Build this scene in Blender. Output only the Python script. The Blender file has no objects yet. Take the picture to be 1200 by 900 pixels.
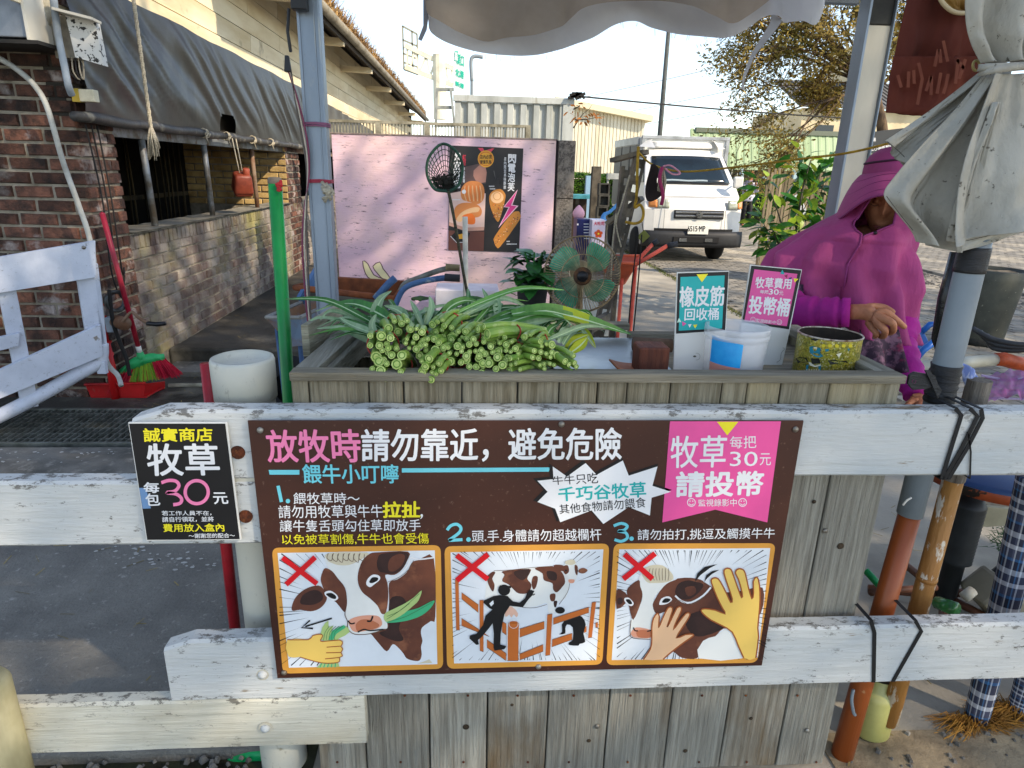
import bpy, bmesh, math, random
import numpy as np
from mathutils import Vector, Matrix, noise
from mathutils.geometry import tessellate_polygon
random.seed(7)
rnd=random.random
def ru(a,b): return a+(b-a)*rnd()
sc=bpy.context.scene
col=sc.collection
# ---------------------------------------------------------------- camera
FPX=770.0; EYE=1.42
_y=np.array([-50.,252.,-FPX]); _y/=np.linalg.norm(_y)
_z=np.array([61.,2317.,770.]); _z-=_z.dot(_y)*_y; _z/=np.linalg.norm(_z)
_x=np.cross(_y,_z)
MW=np.array([_x,_y,_z])
CP=np.array([0,0,EYE])
cam_d=bpy.data.cameras.new('camera'); cam=bpy.data.objects.new('camera',cam_d); col.objects.link(cam)
cam_d.sensor_width=36; cam_d.lens=36*FPX/1200; cam_d.clip_start=.05; cam_d.clip_end=2000
cam.matrix_world=Matrix.Translation(Vector(CP))@Matrix([list(r) for r in MW]).to_4x4()
sc.camera=cam
# ---------------------------------------------------------------- light
SUN=Vector((0.66,-0.50,0.60)).normalized()
el=math.asin(SUN.z); az=math.atan2(SUN.x,SUN.y)
w=bpy.data.worlds.new('World'); sc.world=w; w.use_nodes=True
nt=w.node_tree; bgn=nt.nodes['Background']; sky=nt.nodes.new('ShaderNodeTexSky')
sky.sky_type='NISHITA'; sky.sun_disc=False; sky.sun_elevation=el; sky.sun_rotation=az
sky.air_density=1.0; sky.dust_density=0.35; sky.ozone_density=1.6
hs=nt.nodes.new('ShaderNodeHueSaturation'); hs.inputs['Saturation'].default_value=.76; nt.links.new(sky.outputs[0],hs.inputs['Color']); nt.links.new(hs.outputs[0],bgn.inputs[0]); bgn.inputs[1].default_value=0.14
sd=bpy.data.lights.new('sun','SUN'); so=bpy.data.objects.new('sun',sd); col.objects.link(so)
sd.energy=3.0; sd.angle=math.radians(.8); sd.color=(1,.84,.64)
so.rotation_euler=SUN.to_track_quat('Z','Y').to_euler()
sc.view_settings.view_transform='Standard'; sc.view_settings.look='None'
sc.view_settings.exposure=1.14; sc.view_settings.gamma=1
# ---------------------------------------------------------------- projection helpers (photo pixel -> point of the place)
def ray(x,y): return MW@np.array([x-600.,450.-y,-FPX])
def P(x,y,Y): d=ray(x,y); return Vector(CP+d*(Y/d[1]))
def PX(x,y,X): d=ray(x,y); return Vector(CP+d*(X/d[0]))
def G(x,y,z=0.): d=ray(x,y); return Vector(CP+d*((z-EYE)/d[2]))
class Plane:
    def __init__(s,o,n):
        s.o=Vector(o); s.n=Vector(n).normalized(); s.u=Vector((0,0,1)).cross(s.n).normalized(); s.v=s.n.cross(s.u)
    def hit(s,x,y,off=0.):
        d=Vector(ray(x,y)); c=Vector(CP); t=(s.o+s.n*off-c).dot(s.n)/d.dot(s.n); return c+d*t
    def uv(s,x,y): p=s.hit(x,y)-s.o; return Vector((p.dot(s.u),p.dot(s.v)))
    def at(s,u,v,off=0.): return s.o+s.u*u+s.v*v+s.n*off
# ---------------------------------------------------------------- materials
def L(h):
    if isinstance(h,tuple): return h
    h=h.lstrip('#'); o=[]
    for i in (0,2,4):
        c=int(h[i:i+2],16)/255; o.append(c/12.92 if c<=.04045 else ((c+.055)/1.055)**2.4)
    return tuple(o)
MATS={}
def mat(name,c,c2=None,sc_=6,st=(1,1,1),lo=.4,hi=.65,rough=.75,bump=0,bsc=None,bst=None,met=0,rv=0,c3=None,sc3=2,lo3=.5,hi3=.65,st3=(1,1,1),trans=0,alpha=1,coord='Object',spec=.4,det=6,coat=0,sheen=0):
    if name in MATS: return MATS[name]
    m=bpy.data.materials.new(name); m.use_nodes=True; N=m.node_tree.nodes; K=m.node_tree.links
    b=N['Principled BSDF']; b.inputs['Roughness'].default_value=rough; b.inputs['Metallic'].default_value=met
    b.inputs['Specular IOR Level'].default_value=spec
    if coat: b.inputs['Coat Weight'].default_value=coat
    c=L(c); last=None
    tc=N.new('ShaderNodeTexCoord'); oi=N.new('ShaderNodeObjectInfo'); ge=N.new('ShaderNodeNewGeometry')
    off=N.new('ShaderNodeVectorMath'); off.operation='ADD'
    r3=N.new('ShaderNodeMath'); r3.operation='ADD'; K.new(oi.outputs['Random'],r3.inputs[0]); K.new(ge.outputs['Random Per Island'],r3.inputs[1])
    rr=N.new('ShaderNodeMath'); rr.operation='FRACT'; K.new(r3.outputs[0],rr.inputs[0])
    mu=N.new('ShaderNodeMath'); mu.operation='MULTIPLY'; K.new(oi.outputs['Random'],mu.inputs[0]); mu.inputs[1].default_value=37.
    src=ge.outputs['Position'] if coord=='World' else tc.outputs[coord]
    K.new(src,off.inputs[0])
    if coord!='World': K.new(mu.outputs[0],off.inputs[1])
    def nz(scale,stretch,detail=det):
        mp=N.new('ShaderNodeMapping'); mp.inputs['Scale'].default_value=stretch; K.new(off.outputs[0],mp.inputs[0])
        n=N.new('ShaderNodeTexNoise'); n.inputs['Scale'].default_value=scale; n.inputs['Detail'].default_value=detail; n.inputs['Roughness'].default_value=.62
        K.new(mp.outputs[0],n.inputs['Vector']); return n.outputs[0]
    def ramp(v,lo,hi):
        r=N.new('ShaderNodeMapRange'); r.inputs[1].default_value=lo; r.inputs[2].default_value=hi; K.new(v,r.inputs[0]); return r.outputs[0]
    def mix(f,a,bb,mode='MIX'):
        x=N.new('ShaderNodeMix'); x.data_type='RGBA'; x.blend_type=mode
        if isinstance(f,float): x.inputs[0].default_value=f
        else: K.new(f,x.inputs[0])
        for i,q in ((6,a),(7,bb)):
            if isinstance(q,tuple): x.inputs[i].default_value=(*q,1)
            else: K.new(q,x.inputs[i])
        return x.outputs[2]
    cur=c
    if c2 is not None: cur=mix(ramp(nz(sc_,st),lo,hi),cur,L(c2))
    if c3 is not None: cur=mix(ramp(nz(sc3,st3),lo3,hi3),cur,L(c3))
    if rv:
        q=N.new('ShaderNodeMapRange'); q.inputs[3].default_value=1-rv; q.inputs[4].default_value=1+rv; K.new(rr.outputs[0],q.inputs[0])
        cm=N.new('ShaderNodeCombineColor'); [K.new(q.outputs[0],cm.inputs[i]) for i in range(3)]
        cur=mix(1.0,cur,cm.outputs[0],'MULTIPLY')
    if isinstance(cur,tuple): b.inputs['Base Color'].default_value=(*cur,1)
    else: K.new(cur,b.inputs['Base Color'])
    if bump:
        bn=N.new('ShaderNodeBump'); bn.inputs['Strength'].default_value=bump; bn.inputs['Distance'].default_value=.01
        K.new(nz(bsc or sc_*3,bst or st),bn.inputs['Height']); K.new(bn.outputs[0],b.inputs['Normal'])
    if trans: b.inputs['Transmission Weight'].default_value=trans
    if alpha<1: b.inputs['Alpha'].default_value=alpha
    MATS[name]=m; m['b']=1
    return m
def flat(name,h,rough=.5): return mat('print '+name,h,c2=tuple(x*.86 for x in L(h)),sc_=9,lo=.45,hi=.8,rough=rough)
def translucent(name,c,c2,amt=.45,**k):
    m=mat(name,c,c2,**k); N=m.node_tree.nodes; K=m.node_tree.links
    b=N['Principled BSDF']; t=N.new('ShaderNodeBsdfTranslucent'); x=N.new('ShaderNodeMixShader'); x.inputs[0].default_value=amt
    if b.inputs['Base Color'].links: K.new(b.inputs['Base Color'].links[0].from_socket,t.inputs[0])
    else: t.inputs[0].default_value=(*L(c),1)
    o=N['Material Output']; K.new(b.outputs[0],x.inputs[1]); K.new(t.outputs[0],x.inputs[2]); K.new(x.outputs[0],o.inputs[0]); return m
# ---------------------------------------------------------------- mesh helpers
class B:
    def __init__(s): s.v=[]; s.f=[]; s.mi=[]
    def add(s,vs,fs,m=0):
        k=len(s.v); s.v+= [tuple(p) for p in vs]; s.f+=[tuple(i+k for i in f) for f in fs]; s.mi+=[m]*len(fs); return s
    def box(s,c,d,R=None,m=0,taper=None):
        c=Vector(c); h=[x/2 for x in d]; vs=[]
        for z in (-1,1):
            for y in (-1,1):
                for x in (-1,1):
                    p=Vector((x*h[0],y*h[1],z*h[2]))
                    if taper and z>0: p.x*=taper; p.y*=taper
                    vs.append(c+(R@p if R else p))
        return s.add(vs,[(0,2,3,1),(4,5,7,6),(0,1,5,4),(2,6,7,3),(0,4,6,2),(1,3,7,5)],m)
    def span(s,a,b,m=0):
        a=Vector(a); b=Vector(b); return s.box((a+b)/2,[abs(b[i]-a[i]) for i in range(3)],m=m)
    def beam(s,a,b,w,h,up=(0,0,1),m=0):
        a=Vector(a); b=Vector(b); x=(b-a); l=x.length; x.normalize(); up=Vector(up)
        y=up.cross(x)
        if y.length<1e-4: y=Vector((0,1,0)).cross(x)
        y.normalize(); z=x.cross(y); R=Matrix((x,y,z)).transposed()
        return s.box((a+b)/2,(l,w,h),R,m)
    def tube(s,pts,r,n=8,m=0,cap=True,cm=None,flatn=None):
        pts=[Vector(p) for p in pts]; k=len(pts); rs=r if isinstance(r,(list,tuple)) else [r]*k
        vs=[];prev=None
        for i,p in enumerate(pts):
            t=(pts[min(i+1,k-1)]-pts[max(i-1,0)])
            if t.length<1e-9: t=Vector((0,0,1))
            t.normalize()
            if prev is None:
                a=Vector((0,0,1)) if abs(t.z)<.9 else Vector((1,0,0)); x=a.cross(t).normalized()
            else:
                x=prev-t*prev.dot(t)
                x=x.normalized() if x.length>1e-6 else t.orthogonal().normalized()
            prev=x; y=t.cross(x)
            for j in range(n):
                q=2*math.pi*j/n; vs.append(p+x*(math.cos(q)*rs[i])+y*(math.sin(q)*rs[i]))
        fs=[(i*n+j,i*n+(j+1)%n,(i+1)*n+(j+1)%n,(i+1)*n+j) for i in range(k-1) for j in range(n)]
        s.add(vs,fs,m)
        if cap:
            o=len(s.v)-k*n; cmi=m if cm is None else cm
            s.f.append(tuple(o+j for j in reversed(range(n)))); s.mi.append(cmi)
            s.f.append(tuple(o+(k-1)*n+j for j in range(n))); s.mi.append(cmi)
        return s
    def lathe(s,prof,c,n=24,axis=(0,0,1),m=0):
        c=Vector(c); a=Vector(axis).normalized(); x=a.orthogonal().normalized() if abs(a.z)<.999 else Vector((1,0,0)); y=a.cross(x); vs=[]
        for r,z in prof:
            for j in range(n):
                q=2*math.pi*j/n; vs.append(c+a*z+x*(math.cos(q)*r)+y*(math.sin(q)*r))
        return s.add(vs,[(i*n+j,i*n+(j+1)%n,(i+1)*n+(j+1)%n,(i+1)*n+j) for i in range(len(prof)-1) for j in range(n)],m)
    def prism(s,pts,ext,m=0):
        pts=[Vector(p) for p in pts]; e=Vector(ext); n=len(pts); k=len(s.v)
        s.add(pts+[p+e for p in pts],[(i,(i+1)%n,n+(i+1)%n,n+i) for i in range(n)],m)
        for t in tessellate_polygon([pts]):
            s.f.append(tuple(k+i for i in t)); s.mi.append(m); s.f.append(tuple(k+n+i for i in reversed(t))); s.mi.append(m)
        return s
    def poly(s,pts,m=0):
        pts=[Vector(p) for p in pts]; k=len(s.v); s.v+=[tuple(p) for p in pts]
        for t in tessellate_polygon([pts]): s.f.append(tuple(k+i for i in t)); s.mi.append(m)
        return s
    def grid(s,fn,nu,nv,m=0,mf=None):
        vs=[fn(i/nu,j/nv) for j in range(nv+1) for i in range(nu+1)]; k=len(s.v); s.v+=[tuple(p) for p in vs]
        for j in range(nv):
            for i in range(nu):
                s.f.append((k+j*(nu+1)+i,k+j*(nu+1)+i+1,k+(j+1)*(nu+1)+i+1,k+(j+1)*(nu+1)+i)); s.mi.append(mf((i+.5)/nu,(j+.5)/nv) if mf else m)
        return s
    def mesh(s,name,mats,org=(0,0,0),smooth=False):
        me=bpy.data.meshes.new(name); o=Vector(org)
        me.from_pydata([tuple(Vector(p)-o) for p in s.v],[],s.f)
        for m in (mats if isinstance(mats,(list,tuple)) else [mats]): me.materials.append(m)
        me.polygons.foreach_set('material_index',s.mi)
        if smooth: me.polygons.foreach_set('use_smooth',[True]*len(s.f))
        bm=bmesh.new(); bm.from_mesh(me); bmesh.ops.recalc_face_normals(bm,faces=bm.faces); bm.to_mesh(me); bm.free()
        me.update(); return me
    def make(s,name,mats,parent=None,smooth=False,bevel=0,solid=0,sub=0,label=None,org=None):
        if parent is not None: og=Vector(parent.get('wo',(0,0,0)))
        elif org is not None: og=Vector(org)
        else:
            a=np.array(s.v); og=Vector(((a[:,0].min()+a[:,0].max())/2,(a[:,1].min()+a[:,1].max())/2,a[:,2].min()))
        me=s.mesh(name,mats,og,smooth); o=bpy.data.objects.new(name,me); col.objects.link(o)
        if parent is not None: o.parent=parent
        else: o.location=og
        o['wo']=tuple(og)
        if bevel:
            b=o.modifiers.new('b','BEVEL'); b.width=bevel; b.segments=2; b.limit_method='ANGLE'; b.harden_normals=False
        if solid:
            d=o.modifiers.new('s','SOLIDIFY'); d.thickness=solid; d.offset=0
        if sub:
            d=o.modifiers.new('u','SUBSURF'); d.levels=sub; d.render_levels=sub
        if label: o['label']=label
        return o
def tag(o,label,cat,group=None,kind=None):
    o['label']=label; o['category']=cat
    if group: o['group']=group
    if kind: o['kind']=kind
    return o
def root(name,loc,label,cat,group=None,kind=None):
    o=bpy.data.objects.new(name,None); col.objects.link(o); o.location=loc; o['wo']=tuple(loc); o.empty_display_size=.1
    return tag(o,label,cat,group,kind)
def struct(o): o['kind']='structure'; return o
def inst(name,me,parent,M4):
    o=bpy.data.objects.new(name,me); col.objects.link(o)
    if parent is not None:
        o.parent=parent; M4=Matrix.Translation(-Vector(parent.get('wo',(0,0,0))))@M4
    o.matrix_basis=M4; return o
def cat_rom(pts,n=6,closed=True):
    k=len(pts); out=[]
    for i in range(k if closed else k-1):
        g=(lambda j:pts[j%k]) if closed else (lambda j:pts[max(0,min(k-1,j))])
        a,b,c,d=map(Vector,(g(i-1),g(i),g(i+1),g(i+2)))
        for q in range(n):
            t=q/n; out.append(.5*((2*b)+(c-a)*t+(2*a-5*b+4*c-d)*t*t+(3*b-a-3*c+d)*t**3))
    if not closed: out.append(Vector(pts[-1]))
    return out
# ---------------------------------------------------------------- lettering and flat print
def glyphs(txt,bold=0.):
    cu=bpy.data.curves.new('t','FONT'); cu.body=txt; cu.size=1; cu.offset=bold; cu.resolution_u=3; cu.fill_mode='FRONT'
    ob=bpy.data.objects.new('t',cu); col.objects.link(ob); dg=bpy.context.evaluated_depsgraph_get(); dg.update()
    me=ob.evaluated_get(dg).to_mesh(); v=[tuple(q.co) for q in me.vertices]; f=[tuple(p.vertices) for p in me.polygons]
    ob.evaluated_get(dg).to_mesh_clear(); bpy.data.objects.remove(ob); bpy.data.curves.remove(cu); return v,f
class Print:
    """flat print on a plane; pixels are where the print stands on that plane"""
    def __init__(s,pl,base=.0006,tf=None):
        s.pl=pl; s.base=base; s.tf=tf or (lambda x,y:(x,y)); s.parts={}
    def H(s,x,y,lay): x,y=s.tf(x,y); return s.pl.hit(x,y)+s.pl.n*(s.base+lay*.00022)
    def b(s,m): return s.parts.setdefault(m.name,(m,B()))[1]
    def poly(s,pts,m,lay=1,smooth=0):
        if smooth: pts=[(p[0],p[1]) for p in cat_rom([(x,y,0) for x,y in pts],smooth)]
        s.b(m).poly([s.H(x,y,lay) for x,y in pts]); return s
    def stroke(s,pts,w,m,lay=2,smooth=0,closed=False,taper=False):
        if smooth: pts=[(p[0],p[1]) for p in cat_rom([(x,y,0) for x,y in pts],smooth,closed)]
        if closed: pts=list(pts)+[pts[0]]
        k=len(pts); l=[];r=[]
        for i,(x,y) in enumerate(pts):
            a=pts[max(i-1,0)]; c=pts[min(i+1,k-1)]
            if closed and i in(0,k-1): a=pts[k-2]; c=pts[1]
            dx,dy=c[0]-a[0],c[1]-a[1]; q=math.hypot(dx,dy) or 1; ww=w/2*((1-i/(k-1)) if taper else 1)
            l.append((x-dy/q*ww,y+dx/q*ww)); r.append((x+dy/q*ww,y-dx/q*ww))
        bb=s.b(m); o=len(bb.v); bb.v+=[tuple(s.H(*p,lay)) for p in l]+[tuple(s.H(*p,lay)) for p in r]
        for i in range(k-1): bb.f.append((o+i,o+i+1,o+k+i+1,o+k+i)); bb.mi.append(0)
        return s
    def circle(s,x,y,r,m,lay=1,ry=None,n=20): return s.poly([(x+r*math.cos(q*2*math.pi/n),y+(ry or r)*math.sin(q*2*math.pi/n)) for q in range(n)],m,lay)
    def ring(s,x,y,r,w,m,lay=2,a0=0,a1=6.2832,n=20): return s.stroke([(x+r*math.cos(a0+(a1-a0)*q/n),y+r*math.sin(a0+(a1-a0)*q/n)) for q in range(n+1)],w,m,lay)
    def rect(s,x0,y0,x1,y1,m,lay=1): return s.poly([(x0,y0),(x1,y0),(x1,y1),(x0,y1)],m,lay)
    def text(s,txt,quad,m,bold=.0,lay=3,vertical=False):
        """quad: TL,TR,BR,BL corners (or x0,y0,x1,y1) the ink fills"""
        if len(quad)==4 and not isinstance(quad[0],tuple): x0,y0,x1,y1=quad; quad=[(x0,y0),(x1,y0),(x1,y1),(x0,y1)]
        if vertical:
            n=len(txt); tl,tr,br,bl=[Vector((*q,0)) for q in quad]
            for i,ch in enumerate(txt):
                a,b_=i/n,(i+.9)/n
                s.text(ch,[tuple(tl.lerp(bl,a)[:2]),tuple(tr.lerp(br,a)[:2]),tuple(tr.lerp(br,b_)[:2]),tuple(tl.lerp(bl,b_)[:2])],m,bold,lay)
            return s
        v,f=glyphs(txt,0.)
        if not v: return s
        a=np.array(v); x0,y0=a[:,0].min(),a[:,1].min(); x1,y1=a[:,0].max(),a[:,1].max()
        W=[s.H(*q,lay) for q in quad]
        pts=[]
        for p in v:
            tx=(p[0]-x0)/max(x1-x0,1e-6); ty=(p[1]-y0)/max(y1-y0,1e-6)
            pts.append(W[3].lerp(W[2],tx).lerp(W[0].lerp(W[1],tx),ty))
        s.b(m).add(pts,f)
        if bold>0:   # heavier strokes: the same print struck again beside itself
            sc_=(W[1]-W[0]).length/max(x1-x0,1e-6); dx=(W[1]-W[0]).normalized()*bold*sc_; dy=(W[0]-W[3]).normalized()*bold*sc_
            for k,(a_,b_) in enumerate(((-1,0),(1,0),(0,-1),(0,1),(-.7,.7),(.7,-.7),(.7,.7),(-.7,-.7))[:8 if bold>.012 else 4]): o_=dx*a_+dy*b_+s.pl.n*(.00002*(k+1)); s.b(m).add([p+o_ for p in pts],f)
        return s
    def finish(s,name,parent):
        for k,(m,bb) in s.parts.items():
            if bb.v: o=bb.make(name,m,parent); o['kind']='stuff' if False else o.get('kind','')
            if bb.v and not o['kind']: del o['kind']
# ================================================================ GROUND
m_conc=mat('concrete light','#a39c8e','#7d786d',sc_=1.3,lo=.35,hi=.7,rough=.9,bump=.35,bsc=60,c3='#bdb4a0',sc3=.45,lo3=.5,hi3=.62,coord='World')
m_dark=mat('asphalt dark','#858279','#67645e',sc_=2.2,lo=.38,hi=.62,rough=.88,bump=.8,bsc=80,c3='#a5a299',sc3=45,lo3=.60,hi3=.74,coord='World',spec=.5)
m_wet=mat('damp concrete','#4d4a43','#26251f',sc_=1.8,lo=.38,hi=.62,rough=.55,bump=.4,bsc=45,c3='#6f6a5e',sc3=3.1,lo3=.52,hi3=.7,coord='World')
m_slab=mat('grey slab','#77736b','#514f49',sc_=4,rough=.88,bump=.5,bsc=70,c3='#8f8a80',sc3=20,lo3=.55,hi3=.7,coord='World')
m_moss=mat('mossy soil','#3a3d28','#241f18',sc_=9,rough=.95,bump=.8,bsc=40,coord='World')
m_dirt=mat('light dirt','#9b8b70','#6b5f4d',sc_=6,rough=.95,bump=.6,bsc=50,c3='#c3b18f',sc3=2,coord='World')
S=600
o=struct(B().grid(lambda u,v:(-S+2*S*u,-S+2*S*v,0),8,8).make('ground',m_conc)); 
def sheet(name,pts,m,z0=-.2,zt=.004,bevel=.008,parent=None):
    q=[(p[0],p[1],z0) for p in pts]; o=B().prism(q,(0,0,zt-z0)).make(name,m,parent,bevel=bevel)
    if parent is None: struct(o)
    return o
def gp(*pp): return [tuple(G(x,y))[:2] for x,y in pp]
# left yard: damp soil bed, slabs with mossy joints
sheet('soil',[(-6,.5),(-.38,.5),(-.38,4.7),(-6,4.7)],m_moss,zt=.003,bevel=0)
sheet('asphalt',[(-1.95,1.31),(-.42,1.31),(-.42,3.02),(-1.36,3.02),(-2.02,2.12)],m_dark,zt=.035)
sheet('slab',[(-3.6,1.31),(-2.02,1.31),(-2.1,2.1),(-1.46,3.02),(-1.46,3.18),(-3.6,3.18)],m_slab,zt=.04)
sheet('slab',[(-1.40,3.06),(-.42,3.06),(-.42,3.2),(-1.40,3.2)],m_slab,zt=.04)
sheet('slab',[(-4.4,3.80),(-.40,3.80),(-.40,4.60),(-4.4,4.60)],m_wet,zt=.02)
sheet('slab',[(-2.1,4.42),(-.40,4.42),(-.40,4.68),(-2.1,4.68)],m_slab,zt=.055)
sheet('slab',[(-3.6,1.08),(-1.1,1.08),(-.55,1.10),(-.55,1.27),(-3.6,1.27)],m_moss,zt=.02)
sheet('kerb',[(-2.15,4.70),(-.45,4.70),(-.45,4.86),(-2.15,4.86)],m_wet,zt=.145,bevel=.02)
sheet('platform',[(-2.15,4.865),(-.45,4.865),(-.45,12),(-2.15,12)],m_wet,zt=.13)
sheet('dirt',[(.93,.4),(4,.4),(4,1.33),(.93,1.33)],m_dirt,zt=.005,bevel=0)
# drain grates
m_gal=mat('galvanised steel','#8d9088','#5d6058',sc_=12,rough=.5,met=.7,bump=.2)
def grate(x0,x1,y0,y1,lab):
    r=root('drain_grate',((x0+x1)/2,(y0+y1)/2,.03),lab,'drain grate')
    B().span((x0,y0,-.12),(x1,y1,-.10)).make('channel',mat('drain dark','#1c1b15','#3a3722',sc_=4),r)
    b=B(); 
    for a,c in (((x0,y0),(x1,y0+.02)),((x0,y1-.02),(x1,y1)),((x0,y0+.02),(x0+.02,y1-.02)),((x1-.02,y0+.02),(x1,y1-.02))): b.span((*a,0),(*c,.042))
    b.make('frame',m_gal,r)
    b=B(); n=int((x1-x0)/.034)
    for i in range(1,n): x=x0+i*(x1-x0)/n; b.span((x,y0+.02,.012),(x+.006,y1-.02,.040))
    for k in range(1,7): y=y0+k*(y1-y0)/7; b.span((x0+.02,y,.016),(x1-.02,y+.004,.036))
    o=b.make('grating_bars',m_gal,r); o['kind']='stuff'
grate(-3.9,-1.42,3.22,3.74,'steel drain grate set in the wet concrete left of the small black sign')
grate(-1.40,-.5,3.30,3.76,'short steel drain grate showing beside the red post and white bollard')
# low white hose along the step
o=B().tube([(-1.95,4.20,.03),(-1.4,4.22,.035),(-.5,4.18,.03)],.014,8).make('drain_pipe',mat('old white pvc','#c8c3ae','#8f8a78',sc_=8,rough=.5),smooth=True)
tag(o,'thin white pipe lying on wet ground beneath the kerb behind the bollard','pipe')
# ---- central concrete path and brick paving
joint=[(766,314),(868,371)]
j0,j1=[Vector(G(*p)) for p in joint]; jd=(j1-j0).normalized()
A_=j0-jd*9; Bq=j1+jd*1.2
sheet('path',[(-.38,1.62),(1.2,1.75),(1.9,3.2),tuple(Bq)[:2],tuple(A_)[:2],(-.38,17)],m_conc,zt=.006,bevel=0)
m_pave=mat('paver','#8a857b','#6b675f',sc_=7,rough=.85,bump=.4,bsc=60,rv=.16,c3='#a59c8b',sc3=1.1,lo3=.5,hi3=.6,coord='World')
m_sand=mat('joint sand','#5b564b','#7d7563',sc_=20,rough=.95,coord='World')
PR=root('paving',(6,9,0),'grey interlocking paving bricks around the truck','paving'); PR['kind']='structure'; del PR['category']
# paved polygon: right of the joint line
nrm=Vector((jd.y,-jd.x,0)); 
if nrm.x<0: nrm=-nrm
B().prism([(A_.x,A_.y,-.1),(Bq.x,Bq.y,-.1),(2.3,2.0,-.1),(16,2.0,-.1),(30,26,-.1),(A_.x+3,26,-.1)],(0,0,.104)).make('sand_bed',m_sand,PR)
pm=B().box((0,0,0),(.193,.093,.03),taper=.96).mesh('paver',m_pave)
cells=[]
ax=Vector((math.cos(.12),math.sin(.12),0)); ay=Vector((-ax.y,ax.x,0))
for j in range(-60,260):
    for i in range(-60,140):
        c=Vector((5,5,0))+ax*((i+(j%2)*.5)*.2)+ay*(j*.1)
        if c.y<2.1 or c.y>24 or c.x>17: continue
        if (c-j0).dot(nrm)<.11: continue
        if c.y<4.2 and c.x<1.75: continue
        q=MW.T@(np.array(c)-CP)
        if q[2]>-.5: continue
        px=600-FPX*q[0]/q[2]; py=450+FPX*q[1]/q[2]
        if px<720 or px>1260 or py>520: continue
        cells.append((c.length,c,px,py))
cells.sort(key=lambda t:t[0])
def hidden(px,py): return (px<1065 and py>300 and px>985) or py>475 or px>1202
vis=[t for t in cells if not hidden(t[2],t[3])]
top=vis[:296]; ids=set(id(t) for t in top)
R3=Matrix((ax,ay,Vector((0,0,1)))).transposed().to_4x4()
for t in top:
    inst('paver',pm,PR,Matrix.Translation(t[1]+Vector((0,0,.001+ru(-.003,.003))))@R3@Matrix.Rotation(ru(-.02,.02),4,'Z')@Matrix.Rotation(ru(-.01,.01),4,'X'))
b=B(); R33=R3.to_3x3()
for t in cells:
    if id(t) in ids: continue
    b.box(t[1]+Vector((0,0,.001+ru(-.003,.002))),(.193,.093,.03),R33,taper=.96)
o=b.make('paver_field',m_pave,PR); o['kind']='stuff'
# kerb strip and gravel at the right, moss in the joint
k0,k1=G(1072,316),G(1200,347); kd=(k1-k0).normalized(); kn=Vector((-kd.y,kd.x,0))
o=B().beam(k0-kd*3,k1+kd*2,.16,.11).make('kerb',mat('kerb stone','#8d887e','#63605a',sc_=5,bump=.4,rough=.9),bevel=.012); struct(o)
m_grav=mat('gravel stone','#7b7770','#55524c',sc_=5,rough=.9,rv=.4)
gb=B()
for i in range(2600):
    t=ru(-2.5,6); s=ru(-.9,-.08); c=k0+kd*t+kn*s; r=ru(.012,.03); gb.box(c+Vector((0,0,r*.4)),(r*2,r*1.5,r),Matrix.Rotation(ru(0,3),3,'Z')@Matrix.Rotation(ru(0,.6),3,'X'),taper=.6)
o=gb.make('gravel',m_grav); tag(o,'grey gravel strip along the kerb beyond the woman','gravel',kind='stuff')
gb=B()
for i in range(1500):
    t=ru(-6,1.2) ; c=j1+jd*t+nrm*ru(-.05,.05); h=ru(.01,.04); a=ru(0,6.28)
    gb.add([c+Vector((math.cos(a)*.008,math.sin(a)*.008,0)),c-Vector((math.cos(a)*.008,math.sin(a)*.008,0)),c+Vector((ru(-.02,.02),ru(-.02,.02),h))],[(0,1,2)])
o=gb.make('grass',mat('joint grass','#4d5a22','#6d7031',sc_=8)); tag(o,'low grass growing in the joint between path and pavers','grass',kind='stuff')
# loose stones and rubble at the foot of the grate and front slab
gb=B()
for i in range(500):
    c=Vector((ru(-1.0,-.4),ru(1.04,1.3),.02)) if i%2 else Vector((ru(.95,2.4),ru(1.0,1.33),.006)); r=ru(.003,.010)
    gb.box(c,(r*2,r*1.6,r*1.4),Matrix.Rotation(ru(0,3),3,'Z'),taper=.5)
o=gb.make('grit',m_grav); tag(o,'scattered grit and small stones at the foot of the fence','grit',kind='stuff')

# ================================================================ BRICK BUILDING
XW=-2.15
m_brick=mat('old brick','#6c4738','#33251f',sc_=11,lo=.36,hi=.62,rough=.85,bump=1.3,bsc=60,rv=.55,c3='#988e88',sc3=3.2,lo3=.545,hi3=.63,coord='World')
m_brick2=mat('weathered yard brick','#8a8379','#5f4e47',sc_=4,lo=.4,hi=.62,rough=.88,bump=1,bsc=55,rv=.28,c3='#8f8757',sc3=.8,lo3=.55,hi3=.68,coord='World')
m_brickc=mat('cream brick','#b79d68','#8d7348',sc_=5,rough=.88,bump=.5,bsc=50,rv=.15,coord='World')
m_mort=mat('mortar','#968e7f','#6b6455',sc_=8,rough=.95,bump=.6,bsc=60,coord='World')
BB=root('brick_building',(XW,9,0),'long old brick shed with cream siding and straw-edged roof','building')
def brickmesh(m):
    out=[]
    for k in range(5):
        b=B(); q=.5; i_=.5-.035; j_=.5-.09
        w_=lambda:ru(-.015,.015)
        back=[(-q,-.5,-q),(q,-.5,-q),(q,-.5,q),(-q,-.5,q)]
        mid=[(x,.25,z) for x,_,z in back]
        fr=[(-i_+w_(),.5+w_()*4,-j_+w_()*2),(i_+w_(),.5+w_()*4,-j_+w_()*2),(i_+w_(),.5+w_()*4,j_+w_()*2),(-i_+w_(),.5+w_()*4,j_+w_()*2)]
        b.add(back+mid+fr,[(0,1,5,4),(1,2,6,5),(2,3,7,6),(3,0,4,7),(4,5,9,8),(5,6,10,9),(6,7,11,10),(7,4,8,11),(8,9,10,11)])
        out.append(b.mesh('brick',m))
    return out
bk_all=[]
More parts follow.
